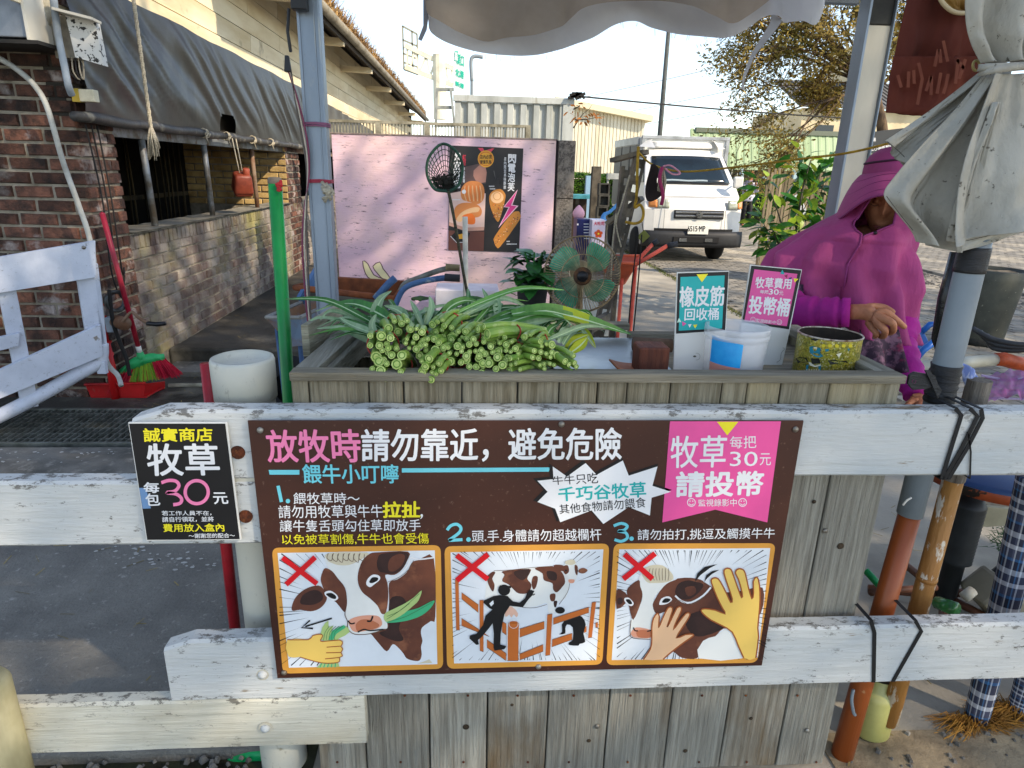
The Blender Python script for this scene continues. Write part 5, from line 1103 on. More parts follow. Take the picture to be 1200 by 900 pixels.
# lamp and poles
m_gp=mat('grey pole','#7d8589')
o=B().tube(cat_rom([P(554,66+9,45),P(553,95,45),P(552,72,45),P(556,66,45),P(566,67,45)][1:],5,False),.11,8).make('street_lamp',m_gp,smooth=True); tag(o,'bent-arm street lamp top showing below the canopy cloth','street lamp')
o=B().tube([P(553,95,45),Vector((P(552,200,45).x,45,0))],.1,8); o=o.make('lamp_mast',m_gp); tag(o,'far mast rising behind the container','mast')
o=B().tube([P(784,30,30),P(773,160,30),Vector((P(772,165,30).x,30,0))],[.085,.11,.13],8).make('utility_pole',mat('dark pole','#4f5350','#3c3f3c',sc_=4),smooth=True); tag(o,'tall thin dark utility pole behind the truck','pole')
cab=mat('black wire','#1d1b1a')
def wire(a,e,Y0_,Y1_,r,lab,m=cab,sag=.0):
    p=P(*a,Y0_); q=P(*e,Y1_); pts=[p.lerp(q,t/12)-Vector((0,0,sag*math.sin(math.pi*t/12))) for t in range(13)]; o=B().tube(pts,r,5).make('overhead_wire',m); return tag(o,lab,'wire')
wire((680,113),(1000,139),13.9,17.0,.017,'thick black cable from the container to the tree',sag=.03)
m_thin=mat('thin wire','#8f979c')
wire((500,150),(1000,40),55,55,.03,'faint upper power line crossing behind the pole',m_thin,.3); wire((600,155),(1000,72),55,55,.03,'faint middle power line crossing behind the pole',m_thin,.3); wire((600,170),(1000,96),55,55,.03,'faint lowest power line crossing behind the pole',m_thin,.3)
# ================================================================ TRUCK
TY=11.0
m_tw=mat('white truck paint','#e4e3dd','#d0d0cc',sc_=1.2,rough=.3,spec=.5,coat=.3); m_bk=mat('truck black plastic','#26282b','#1c1d20',sc_=7,rough=.6); m_gl=mat('windshield glass','#1d2a33','#141c22',sc_=1.2,rough=.12,spec=.35); m_ch=mat('chrome','#b9bcbe',rough=.2,met=.9); m_sil=mat('silver box metal','#a9adb0','#8a8e90',sc_=4,rough=.4,met=.3)
TK=root('truck',(4.0,13,0),'small white box truck parked on the pavers facing the stall','truck')
def tp(x,y,Y=TY): return P(730+x/5,140+y/5,Y)
fl=tp(125,640); fr=tp(700,640); xc=(fl.x+fr.x)/2; hw=(fr.x-fl.x)/2
zg=0; sc_z=lambda y,Y=TY: tp(400,y,Y).z
# side profile (Y,Z), cab narrows upward
z_b=sc_z(745); z_bt=sc_z(655); z_hd=sc_z(465); z_ws0=sc_z(395); z_ws1=sc_z(235); z_rf=sc_z(215)
prof=[(TY+.02,z_b),(TY,z_bt),(TY+.01,sc_z(530)),(TY+.10,z_hd),(TY+.30,z_ws0+.03),(TY+.78,z_ws1+.10),(TY+.95,z_rf+.13),(TY+1.9,z_rf+.14),(TY+1.9,z_b)]
wid=[1,1,1.0,.99,.95,.83,.80,.80,1]
b=B(); n=len(prof); NX=10
vs=[]
for i in range(NX+1):
    t=-1+2*i/NX
    for (y,z),w0 in zip(prof,wid):
        bow=.07*(t**4) if y<TY+1.5 else 0; vs.append((xc+t*hw*w0,y+bow+.05*t*t*(1 if y<TY+.9 else 0),z-.02*t*t*(1 if z>z_ws1 else 0)))
b.add(vs,[(i*n+j,i*n+(j+1)%n,(i+1)*n+(j+1)%n,(i+1)*n+j) for i in range(NX) for j in range(n)]+[tuple(range(n)),tuple(NX*n+j for j in reversed(range(n)))])
b.make('cab',m_tw,TK,bevel=.02)
# windshield follows the cab face
def wsp(t,k):
    y=TY+.30+(.48)*k; z=z_ws0+.03+(z_ws1+.10-z_ws0-.03)*k; w0=.95+(.83-.95)*k
    return Vector((xc+t*hw*w0,y+.05*t*t+.07*t**4-.006,z+.006-.02*t*t*k))
B().grid(lambda u,v:wsp(-.86+1.72*u,.05+.88*v),12,6).make('windshield',m_gl,TK,smooth=True,solid=.008)
B().grid(lambda u,v:wsp(-.82+1.64*u,.0+.045*v)-Vector((0,.004,0)),12,1).make('cowl',m_bk,TK,solid=.006)
b=B()
for t0,t1 in ((-.75,.0),(-.02,.72)): b.tube([wsp(t0,.03)-Vector((0,.02,0)),wsp((t0+t1)/2,.06)-Vector((0,.025,0)),wsp(t1,.07)-Vector((0,.02,0))],.008,5)
b.make('wiper',m_bk,TK)
# dashboard reflection painted as a pale strip over the glass
m_int=mat('pale dash','#8c9aa0')
B().grid(lambda u,v:wsp(-.55+.9*u,.10+.05*v+.03*math.sin(u*9)*.3)-Vector((0,.012,0)),8,1).make('dashboard_reflection_papers',m_int,TK).name='dash_reflection'
# box body
bx0=tp(118,100,TY+1.1); bx1=tp(625,100,TY+1.1); bz=bx0.z
B().span((bx0.x,TY+1.12,.75),(bx1.x,TY+3.3,bz)).make('cargo_box',m_tw,TK,bevel=.015)
for x in (bx0.x-.012,bx1.x-.05): B().span((x,TY+1.09,.75),(x+.062,TY+1.16,bz+.01)).make('corner_trim',m_sil,TK,bevel=.005)
B().span((bx0.x-.012,TY+1.085,bz-.03),(bx1.x+.012,TY+1.15,bz+.025)).make('top_trim',m_sil,TK,bevel=.006)
B().span((bx0.x-.03,TY+1.3,bz-.12),(bx0.x-.002,TY+3.3,bz+.01)).make('side_rail',m_sil,TK)
for k in range(3): B().span((bx0.x-.022,TY+1.25+k*.70,.8),(bx0.x-.003,TY+1.88+k*.70,bz-.13)).make('side_panel',mat('dark side panel','#4a4c4c','#35383a',sc_=3,rough=.5),TK)
# wind deflector with two fins
dz=z_rf+.16
B().grid(lambda u,v:Vector((xc+(-.62+1.24*u)*hw,TY+.95+.25*v+.03*math.cos(u*6.28),dz+(bz-.05-dz)*v**.8)),10,6).make('wind_deflector',m_tw,TK,smooth=True,solid=.03)
for s in (-1,1):
    B().prism([(xc+s*.66*hw,TY+.75,dz-.02),(xc+s*.66*hw,TY+1.1,bz-.03),(xc+s*.58*hw,TY+1.1,bz-.01),(xc+s*.88*hw,TY+1.0,dz+.0)],(s*.05,.05,0)).make('deflector_fin',m_tw,TK,bevel=.02)
for s in (-1,1):
    B().prism([(xc+s*hw*.955,TY+.45,z_ws0+.05),(xc+s*hw*.87,TY+.85,z_ws1+.02),(xc+s*hw*.85,TY+1.6,z_ws1+.04),(xc+s*hw*.93,TY+1.6,z_ws0+.05)],(-s*.05,0,0)).make('side_window',m_gl,TK,bevel=.01)
b=B()
for px_s in (-.62,.62): b.beam((xc+px_s*hw,TY-.012,sc_z(640)),(xc+px_s*hw*.99,TY+.02,z_hd-.02),.006,.006)
b.beam((xc-hw*.9,TY+.10,z_hd+.03),(xc+hw*.9,TY+.10,z_hd+.03),.008,.008); b.make('panel_gap',mat('panel gap','#5d6062'),TK)
# bumper and front details
B().grid(lambda u,v:Vector((xc+(-1.0+2.0*u)*hw*1.005,TY-.07+.12*(2*u-1)**4+.02*math.sin(v*3.14)*-1,z_b+(z_bt-z_b)*v)),14,4).make('bumper',m_bk,TK,smooth=True,solid=.05)
B().grid(lambda u,v:Vector((xc+(-.8+1.6*u)*hw,TY-.035+.05*(2*u-1)**4,sc_z(660)+(sc_z(640)-sc_z(660))*v)),10,1).make('lower_grille',mat('black hole','#0f1012'),TK,solid=.02)
x=lambda px:tp(px,600).x
B().span((x(292),TY-.125,sc_z(718)),(x(560),TY-.08,sc_z(684))).make('bumper_slot',mat('black hole','#0f1012'),TK,bevel=.005)
for k,(a_,c_) in enumerate(((325,370),(475,520))): B().span((x(a_),TY-.135,sc_z(712)),(x(c_),TY-.12,sc_z(692))).make('fog_lamp',m_ch,TK)
B().span((x(296),TY-.015,sc_z(583)),(x(586),TY+.03,sc_z(532))).make('grille',m_bk,TK,bevel=.01)
for yy in (545,566): B().span((x(302),TY-.03,sc_z(yy+5)),(x(580),TY-.01,sc_z(yy-5))).make('grille_bar',m_ch,TK,bevel=.004)
c=Vector((x(440),TY-.04,sc_z(558))); p=Print(Plane((0,TY-.045,0),(0,-1,0)),tf=lambda a,b_:(730+a/5,140+b_/5)); B().lathe([(.055,0),(.055,.01),(0,.012)],(x(440),TY-.033,sc_z(558)),16,(0,-1,0)).make('badge',m_ch,TK); p.ring(440,558,12,3,BK,2); p.stroke([(448,548),(434,554),(446,562),(432,568)],4,BK,3); p.finish('badge_print',TK)
for s,(a_,c_,ia,ic) in enumerate(((200,268,155,198),(612,668,670,702))):
    yy=TY+.02 
    b=B().grid(lambda u,v:Vector((x(a_)+(x(c_)-x(a_))*u,TY+.035+.03*v+.03*(1-u if s==0 else u),sc_z(522)+(sc_z(472)-sc_z(522))*v)),5,3); b.make('headlight',mat('headlight','#aeb4a4','#8e9488',sc_=8,rough=.12,coat=.8),TK,smooth=True,solid=.03)
    b=B().grid(lambda u,v:Vector((x(ia)+(x(ic)-x(ia))*u,TY+.05+.03*v+.08*(1-u if s==0 else u),sc_z(520)+(sc_z(476)-sc_z(520))*v)),4,3); b.make('turn_signal',mat('amber lens','#d88a4a',rough=.2,coat=.6),TK,smooth=True,solid=.03)
B().span((x(370),TY-.135,sc_z(668)),(x(490),TY-.122,sc_z(616))).make('license_plate',mat('plate white','#dcdcd4'),TK,bevel=.004)
p=Print(Plane((0,TY-.135,0),(0,-1,0)),base=.002,tf=lambda a,b_:(730+a/5,140+b_/5)); p.text('6515·MP',(380,624,482,656),BK,.02,2); p.finish('lettering',TK)
for px,y0,y1 in ((675,335,405),(172,335,400)):
    a_=tp(px,y1,TY+.1); e=tp(px,y0,TY+.1); B().box((a_+e)/2,(.17,.07,e.z-a_.z)).make('mirror',mat('mirror shell','#c9cac6'),TK,bevel=.03); B().tube([(a_+e)/2+Vector((0,.04,0)),Vector((xc+(hw*.9 if px>400 else -hw*.9),TY+.35,e.z-.12))],.015,6).make('mirror_arm',m_bk,TK)
for s,px in ((-1,145),(1,622)):
    cx_=x(px); 
    for Yw in (TY+.55,TY+2.5):
        b=B().lathe([(.0,-.10),(.17,-.10),(.24,-.095),(.272,-.06),(.275,0),(.272,.06),(.24,.095),(.17,.10),(0,.10)],(cx_,Yw,.275),24,(1,0,0)); wl=b.make('wheel',mat('tyre','#17181a',rough=.85),TK,smooth=True)
B().span((xc-hw*.8,TY+.3,.32),(xc+hw*.8,TY+3.3,.74)).make('chassis',mat('black hole','#0f1012'),TK)
# ---------------- person far away
# ---------------- shrub, slat fence, big tree
m_slat=mat('grey brown slat','#8d7f66','#5f543f',sc_=5,st=(2,1,.3),rough=.9,rv=.25)
FE=root('slat_fence',(P(930,250,9).x,9,0),'brown grey slatted screen behind the leafy shrub','fence')
x0=P(896,250,9).x; x1=P(1010,250,9).x; zt=P(920,197,9).z; sl=B().span((-.016,0,0),(.016,.015,zt)).mesh('slat',m_slat); xx=x0; i=0
while xx<x1:
    k=(1.0 if (xx-x0)<(x1-x0)*.17 or (xx-x0)>(x1-x0)*.36 else .93); inst('slat',sl,FE,Matrix.Translation((xx,9+ru(0,.02),0))@Matrix.Diagonal((1,1,k*ru(.95,1.0),1))@Matrix.Rotation(ru(-.012,.012),4,'Y')); xx+=.041
B().span((x0,9.03,.9),(x1,9.06,.96)).make('rail',m_slat,FE)
def leafmesh(name,ms,l=1,w_=.42,fold=.12,droop=.15,n=4):
    b=B(); vs=[]
    for i in range(n+1):
        t=i/n; hw_=w_*math.sin(math.pi*min(1,t*.93+.07))**.8*.5 if i<n else 0.01; z=-droop*t*t
        vs+=[(-hw_,t*l,z+fold*hw_),(0,t*l,z),(hw_,t*l,z+fold*hw_)]
    b.add(vs,[(i*3+j,i*3+j+1,(i+1)*3+j+1,(i+1)*3+j) for i in range(n) for j in range(2)]); return [b.mesh(name,m,smooth=True) for m in ms]
m_lf=[translucent('shrub leaf %d'%i,c,c2,.3,sc_=4,rough=.4,rv=.25) for i,(c,c2) in enumerate((('#1f4a17','#2f6a1e'),('#7fa024','#a8b83a'),('#2a5c1d','#3f7a26')))]
def orient(d,up=None):
    d=Vector(d).normalized(); s=d.cross(Vector(up or (0,0,1)))
    if s.length<1e-3: s=Vector((1,0,0))
    s.normalize(); n=s.cross(d); return Matrix((s,d,n)).transposed().to_4x4()
def shrub(name,stems,nleaf,ls,lab,lms,parent_m=m_wd,spread=.12,cat='shrub'):
    r=root(name,tuple(stems[0][0]),lab,cat)
    for st in stems: B().tube(cat_rom(st,5,False),[.012*(1-.06*i) for i in range(len(cat_rom(st,5,False)))],6).make('stem',parent_m,r,smooth=True)
    for i in range(nleaf):
        st=random.choice(stems); k=rnd()**.6*(len(st)-1); j=min(int(k),len(st)-2); c=Vector(st[j]).lerp(Vector(st[j+1]),k-j)
        d=Vector((ru(-1,1),ru(-1,1),ru(-.6,.7))).normalized(); c=c+d*ru(.01,spread); s=ls*ru(.7,1.3)
        inst('leaf',random.choice(lms),r,Matrix.Translation(c)@orient(d+Vector((0,0,-.2)))@Matrix.Rotation(ru(-.8,.8),4,'Y')@Matrix.Scale(s,4))
    return r
lm=leafmesh('leaf',m_lf); SYb=6.6
def sp(*q): return [P(x,y,Y) for x,y,Y in q]
shrub('shrub',[sp((925,300,6.5),(915,260,6.5),(905,230,6.4),(897,213,6.4)),sp((930,300,6.7),(940,250,6.6),(938,210,6.6),(936,180,6.5)),sp((940,300,6.7),(955,250,6.7),(965,215,6.6),(968,185,6.6)),sp((930,300,6.6),(925,285,6.5),(900,270,6.4),(893,255,6.4)),sp((945,300,6.7),(972,265,6.6),(985,235,6.6),(982,205,6.6)),sp((930,300,6.7),(925,270,6.6),(945,240,6.6),(960,200,6.5)),sp((925,300,6.5),(905,295,6.5),(897,280,6.4)),sp((925,300,6.4),(912,285,6.3),(905,268,6.3)),sp((935,300,6.4),(945,280,6.3),(962,262,6.3)),sp((930,290,6.5),(940,225,6.5),(950,188,6.4))],295,.155,'tall glossy green shrub between the truck and the woman',lm,spread=.17)
shrub('shrub',[sp((1000,290,3.6),(1003,250,3.6),(1000,225,3.6))],9,.08,'sprig of dark leaves beside the cream post',lm,spread=.06)
# reddish leaves beside the container
m_rl=[translucent('russet leaf','#9a5a2c','#b8803a',.3,sc_=4,rv=.3)]
shrub('tree_branch',[sp((672,150,10),(682,135,10),(690,128,10),(694,122,10)),sp((674,140,10),(686,140,10),(697,138,10)),sp((672,128,10),(680,124,10))],46,.075,'sparse russet-leaved branch at the container corner',leafmesh('leaf',m_rl),spread=.12,cat='branch')
# big tree
m_bark=mat('tree bark','#6d5a44','#3b3026',sc_=8,st=(1,1,.4),rough=.95,bump=.8)
m_tl=translucent('tree leaf','#9c8742','#66632c',.5,sc_=.8,lo=.4,hi=.62,rough=.6,rv=.5,c3='#b59a55',sc3=.6,lo3=.52,hi3=.66)
TRE=root('tree',(P(1035,200,18).x,18,0),'wide spreading small-leaved tree beyond the cream post','tree')
lv=B(); tw=B(); R_=random.Random(11)
def leafat(c,s):
    a=Vector((R_.uniform(-1,1),R_.uniform(-1,1),R_.uniform(-1,1))).normalized(); q=a.orthogonal().normalized(); lv.add([c-a*s,c+q*s*.5,c+a*s,c-q*s*.5],[(0,1,2,3)])
def grow(p,d,l,r,dep):
    pts=[p]; n=5; q=Vector(p); dd=Vector(d)
    for i in range(n):
        dd=(dd+Vector((R_.uniform(-1,1),R_.uniform(-1,1),R_.uniform(-1,1)))*.17+Vector((0,0,.02 if dep<2 else -.04))).normalized(); q=q+dd*(l/n); pts.append(Vector(q))
    (limbs if dep<2 else tw_l).append((pts,[r*(1-.11*i) for i in range(n+1)]))
    if dep>=4:
        for pp in pts[1:]:
            for _ in range(7): 
                if pp.x/pp.y>.352+.03*math.sin(pp.z*4) and R_.random()<.75: leafat(pp+Vector((R_.uniform(-1,1),R_.uniform(-1,1),R_.uniform(-1,1)))*.26,R_.uniform(.04,.08))
        return
    for k in range(5 if dep<3 else 4):
        t=R_.uniform(.35,1); i=min(int(t*n),n-1); nd=(dd+Vector((R_.uniform(-1,1),R_.uniform(-1,1),R_.uniform(-.7,.7)))*.85).normalized(); grow(pts[i+1],nd,l*R_.uniform(.5,.72),r*.5,dep+1)
limbs=[]; tw_l=[]
b0=P(1034,170,18); tr_=[Vector((b0.x+.05,18,0)),b0,P(1028,120,18),P(1026,98,18)]
for tgt in ((915,52,18.2),(875,60,18.4),(930,100,17.8),(960,60,18.0),(1000,20,18.5),(1060,0,19.0),(1100,60,19.0),(905,22,19.0),(990,90,18.0),(940,15,18.5),(1040,40,18.4)):
    p0=P(1027,105,19.0); t_=P(*tgt); grow(p0,(t_-p0).normalized()+Vector((0,0,.1)),(t_-p0).length*.80,.06,1)
B().tube(cat_rom(tr_,5,False),[.17-.006*i for i in range(len(cat_rom(tr_,5,False)))],12).make('trunk',m_bark,TRE,smooth=True)
for pts,rs in limbs: B().tube(pts,rs,6).make('limb',m_bark,TRE,smooth=True)
for pts,rs in [q_ for q_ in tw_l if q_[0][-1].x/q_[0][-1].y>.340]: tw.tube(pts,[max(x_,.006) for x_ in rs],4)
o=tw.make('twigs',m_bark,TRE); o['kind']='stuff'
o=lv.make('crown',m_tl,TRE); o['kind']='stuff'
# dark sign board under the tree
SB2=root('shop_sign',tuple(P(1020,185,10)),'dark sign board with white lettering above a red band behind the cream post','sign')
B().prism([P(1002,157,10),P(1060,150,10),P(1060,178,10),P(1002,181,10)],(0,.08,0)).make('board',flat('sign charcoal','#33373a'),SB2); B().prism([P(1003,182,10),P(1060,179,10),P(1060,190,10),P(1003,190,10)],(0,.07,0)).make('red_band',flat('dull red','#8c4c4c'),SB2)
B().span((P(1008,190,10).x,10.02,0),(P(1011,190,10).x,10.08,P(1008,190,10).z)).make('leg',m_wd,SB2)
p=Print(Plane((0,10,0),(0,-1,0)),base=.004); p.text('優格冰淇淋',[(1008,163),(1026,161),(1026,166),(1008,168)],W_,.02,10); p.text('草莓巧克力-餅乾鬆餅',[(1006,172),(1046,169),(1046,175),(1006,178)],W_,.02,10); p.text('歡迎光臨',[(1008,184),(1030,182),(1030,187),(1008,189)],flat('pale pink ink','#d9a3ad'),.02,10); p.finish('lettering',SB2)
o=B().box((P(948,245,7).x,7.2,P(948,245,7).z),(.1,.02,.3),Matrix.Rotation(-.5,3,'Y')).make('white_sheet',mat('white sheet','#d9dde0')); tag(o,'white folded sheet caught low in the shrub beside the woman','sheet')
# ================================================================ STALL CONTENTS
# ---- net
NT=root('landing_net',tuple(P(548,345,4)),'green landing net standing in front of the snack poster','net')
hp=P(520,195,4.0)
rim=[P(500+x*1.0,168+y,4.0) for x,y in ((17,1),(30,5),(40,18),(42,32),(38,48),(28,56),(22,56),(10,54),(2,42),(0,28),(4,14))]
B().tube(cat_rom(rim,5,True)+[rim[0]],.008,8).make('hoop',mat('green net rim','#2c5240','#1c3a2c',sc_=20),NT,smooth=True)
m_net=mat('net mesh','#3a5548','#20302a',sc_=20,rough=.9); cc=P(521,198,4.0); rr_=cat_rom(rim,6,True); b=B()
k=len(rr_)
def nets(i,t): 
    q=rr_[i%k].lerp(cc+Vector((0,.0,-.06)),t); return q+Vector((0,.14*math.sin(t*1.57),-.04*t))
for i in range(0,k,2): b.tube([nets(i,t/7) for t in range(8)],.0028,3,cap=False)
for t in range(1,8): b.tube([nets(i,t/8) for i in range(k+1)],.0026,3,cap=False)
o=b.make('net',m_net,NT); o['kind']='stuff'
b=B()
for i in range(60): q=cc+Vector((ru(-.07,.07),ru(.04,.1),-.06+ru(-.06,.03))); b.box(q,(ru(.01,.03),.01,ru(.01,.03)),Matrix.Rotation(ru(0,3),3,'Y'))
o=b.make('debris',mat('net debris','#23211b'),NT); o['kind']='stuff'
B().tube(cat_rom([P(525,222,4),P(531,250,4),P(538,290,4),P(544,325,4),P(548,345,4)],6,False),.009,8).make('handle',mat('bamboo handle','#4f4a36','#221f17',sc_=6,st=(1,1,9)),NT,smooth=True)
o=B().tube([P(545,254,4.4),Vector((P(547,345,4.4).x,4.4,0))],.018,10).make('white_stick',mat('white pipe','#d5d0c4','#b5b0a2',sc_=8),smooth=True); tag(o,'upright white pipe before the poster','pipe')
# ---- white box and pink block behind the grass
o=B().span((P(510,340,4.6).x,4.6,0),(P(585,340,4.6).x,4.9,P(540,340,4.6).z)).make('white_box',mat('white box','#e3dde0','#cbc3ca',sc_=4),bevel=.006); tag(o,'plain white box standing behind the grass bundles','box')
o=B().span((P(485,355,4.7).x,4.75,0),(P(509,355,4.7).x,4.95,P(500,352,4.75).z)).make('pink_block',m_pink,bevel=.01); tag(o,'small pink block left of the white box','block')
o=B().lathe([(.07,0),(.07,.012),(.0,.03)],P(493,348,4.82)+Vector((0,0,-.02)),16).make('lid',mat('dark green lid','#27481f')); tag(o,'dark green domed lid lying on the pink block','lid')
# ---- wheelbarrows
def barrow(name,lab,px,m_tray,m_tray2,m_h,m_g,flip=1):
    pass
m_or=mat('orange tray','#c9542a','#a8431f',sc_=6,rough=.5,bump=.1); m_rt=mat('rusty tray edge','#8e4f2c','#5d3320',sc_=9,rough=.9,bump=.4); m_gt=mat('dented grey tray','#8d8c86','#5f5d57',sc_=4,rough=.7,bump=.3); m_bl=mat('worn blue frame','#4c6d97','#35507a',sc_=8,rough=.6,c3='#9aa6ad',sc3=14,lo3=.6,hi3=.66)
W1=root('wheelbarrow',tuple(G(420,400)),'rusty grey wheelbarrow with blue frame left of the grass bundles','wheelbarrow')
YW1=3.35
q=[P(347,332,YW1-.25),P(372,328,YW1+.1),P(478,330,YW1+.35),P(470,340,YW1-.3)]
# tray: outer rim and sunken walls
rim=[P(346,337,3.3),P(392,327,3.9),P(478,332,3.9),P(462,350,3.2)]
low=[Vector(((a.x*.6+rim[(i+2)%4].x*.4),(a.y*.6+rim[(i+2)%4].y*.4),a.z-.24)) for i,a in enumerate(rim)]
b=B(); b.add(rim+low,[(0,1,5,4),(1,2,6,5),(2,3,7,6),(3,0,4,7),(4,5,6,7)]); b.make('tray',m_gt,W1,solid=.012)
b=B()
for i in range(4): b.tube([rim[i],rim[(i+1)%4]],.016,8)
b.make('tray_rim',m_rt,W1,smooth=True)
B().beam(P(392,334,3.8),P(470,338,3.85),.03,.09).make('rust_lip',m_rt,W1)
for off,m_e in ((0,mat('worn yellow grip','#9a8a62','#6a5f45',sc_=9)),(1,mat('dark grip','#2c2e33'))):
    pts=[P(462,362,3.1+.35*(1-off)),P(472,335+off*5,3.1+.35*(1-off)),P(490,326+off*5,3.1+.3*(1-off)),P(518,316+off*10,3.1+.3*(1-off)),P(536,314+off*12,3.1+.3*(1-off))]
    B().tube(cat_rom(pts,5,False),.014,10).make('handle',(mat('worn steel tube','#8d8d86','#605f58',sc_=10,met=.3),m_bl)[off],W1,smooth=True)
    B().tube([pts[-1]-Vector((.06,0,-.003)),pts[-1]+Vector((.012,0,0))],.018,10).make('grip',m_e,W1,smooth=True)
B().tube([P(440,350,3.2),P(456,332,3.2),P(463,326,3.2)],.018,8).make('strut',m_bl,W1,smooth=True)
B().beam(P(375,360,3.4),P(440,352,3.3),.05,.03).make('frame_bar',m_bl,W1)
for px in (380,452): B().tube([P(px,358,3.4),Vector((P(px-4,380,3.4).x,3.4,0))],.015,8).make('leg',m_bl,W1,smooth=True)
B().lathe([(.10,-.04),(.17,-.04),(.19,0),(.17,.04),(.10,.04),(.0,.03)],(P(365,390,3.6).x-.15,3.7,.19),20,(.2,1,0)).make('wheel',mat('tyre','#17181a'),W1,smooth=True)
# second, blue-ish tray in front at the far left
W3=root('wheelbarrow_tray',tuple(P(355,400,3.0)),'rust and blue metal barrow tray showing between the green pole and silver post','tray')
rim=[P(312,372,2.9),P(358,352,3.3),P(395,352,3.3),P(352,372,2.8)]; low=[Vector(((a.x*.7+rim[(i+2)%4].x*.3),(a.y*.7+rim[(i+2)%4].y*.3),a.z-.16)) for i,a in enumerate(rim)]
b=B(); b.add(rim+low,[(0,1,5,4),(1,2,6,5),(2,3,7,6),(3,0,4,7),(4,5,6,7)]); b.make('tray',mat('rust blue tray','#7d93ae','#8e6a4d',sc_=2.5,lo=.42,hi=.55,rough=.7,bump=.2),W3,solid=.008)
b=B()
for i in range(4): b.tube([rim[i],rim[(i+1)%4]],.009,6)
b.make('tray_rim',m_gt,W3)
for q_ in ((325,385),(350,385)): a=P(*q_,3.05); B().tube([a,Vector((a.x,3.1,0))],.012,6).make('leg',m_bl,W3)
B().beam(P(352,352,3.25),P(372,318,3.4),.02,.05).make('blue_bracket',m_bl,W3)
W2=root('wheelbarrow',tuple(G(735,345)),'orange wheelbarrow with black grips in front of the truck','wheelbarrow')
rim=[P(712,300,4.3),P(722,293,4.9),P(750,293,4.9),P(748,304,4.3)]; rim=[P(700,308,4.2),P(712,300,4.9),P(752,300,4.9),P(747,309,4.2)]
low=[Vector(((a.x*.62+rim[(i+2)%4].x*.38),(a.y*.62+rim[(i+2)%4].y*.38),a.z-.17)) for i,a in enumerate(rim)]
b=B(); b.add(rim+low,[(0,1,5,4),(1,2,6,5),(2,3,7,6),(3,0,4,7),(4,5,6,7)]); b.make('tray',m_or,W2,solid=.01,bevel=.01)
b=B()
for i in range(4): b.tube([rim[i],rim[(i+1)%4]],.012,8)
b.make('tray_rim',m_or,W2,smooth=True)
m_hs=mat('coral handle','#d8604e','#b84a3c',sc_=8)
for a,c,e,Y in (((735,318),(765,286),(771,282),4.5),((742,312),(782,288),(794,286),4.2)):
    B().tube([P(*a,Y),P(*c,Y)],.013,10).make('handle',m_hs,W2,smooth=True); B().tube([P(*c,Y),P(*e,Y)],.018,10).make('grip',mat('dark grip','#2c2e33'),W2,smooth=True)
for px in (730,745): a=P(px,312,4.4); B().tube([a,Vector((a.x,4.4,0))],.012,8).make('leg',m_hs,W2,smooth=True)
B().lathe([(.09,-.03),(.16,-.03),(.18,0),(.16,.03),(.09,.03),(0,.03)],(P(705,330,4.8).x,4.95,.18),18,(.3,1,0)).make('wheel',mat('tyre','#17181a'),W2,smooth=True)
# ---- pot plant on a stool
m_pot=mat('black nursery pot','#4a4e50','#34383a',sc_=6,rough=.5)
PP=root('potted_plant',tuple(P(623,362,2.7)),'leafy dark green plant in a black nursery pot beside the fan','plant')
c=P(623,362,2.7); c.z-=.03
B().lathe([(.0,0),(.052,0),(.066,.13),(.072,.132),(.072,.145),(.065,.146),(.06,.13),(0,.125)],c,28).make('pot',m_pot,PP,smooth=True)
dl=[translucent('pot leaf %d'%i,a,b_,.2,sc_=4,rough=.35,rv=.2) for i,(a,b_) in enumerate((('#1f4a22','#2e6a2c'),('#3a7a36','#275a28')))]
lmd=leafmesh('leaf',dl,w_=.62,droop=.35)
for i in range(60):
    a=ru(0,6.28); h=ru(.0,.13); q=c+Vector((0,0,.13+h)); q+=Vector((math.cos(a),math.sin(a),0))*ru(.0,.05)
    inst('leaf',random.choice(lmd),PP,Matrix.Translation(q)@orient((math.cos(a),math.sin(a),ru(-.2,.7)))@Matrix.Scale(ru(.075,.12),4))
for i in range(7): a=ru(0,6.28); B().tube([c+Vector((0,0,.12)),c+Vector((.02*math.cos(a),.02*math.sin(a),.2)),c+Vector((.05*math.cos(a),.05*math.sin(a),.27))],.003,5).make('stem',dl[1],PP)
ST=root('stool',(c.x,2.75,0),'old wooden stool carrying the potted plant','stool')
B().span((c.x-.13,2.6,c.z-.03),(c.x+.13,2.86,c.z-.001)).make('seat',m_pl,ST,bevel=.004)
for dx in (-.1,.1):
    for dy in (-.1,.1): B().span((c.x+dx-.015,2.73+dy-.015,0),(c.x+dx+.015,2.73+dy+.015,c.z-.031)).make('leg',m_pl,ST)
# ---- fan
FA=root('fan',tuple(Vector((P(684,330,2.6).x,2.62,0))),'old pedestal fan with green blades and a rusty wire cage','fan')
fc=P(682,322,2.6); ax_=Vector((-.12,-1,.02)).normalized(); fx=Vector((0,0,1)).cross(ax_).normalized(); fy=ax_.cross(fx); R0=.150
def fp(r,a,d=0): return fc+fx*(r*math.cos(a))+fy*(r*math.sin(a))+ax_*d
m_cage=mat('rusty cage wire','#7d664c','#c0ad88',sc_=20,rough=.7,met=.4,rv=.3)
b=B()
for r_,d_ in ((R0,0.0),(R0,-.012)): b.tube([fp(r_,a,d_) for a in np.linspace(0,6.2832,49)],.0032,6,cap=False)
b.make('cage_ring',m_cage,FA,smooth=True)
b=B(); 
for i in range(84): a=i*6.2832/84; b.tube([fp(.036,a,.045),fp(.10,a+.05,.044),fp(.138,a+.08,.028),fp(R0,a+.09,0)],.0011,4,cap=False)
b.tube([fp(.085,a,.046) for a in np.linspace(0,6.2832,49)],.0018,4,cap=False)
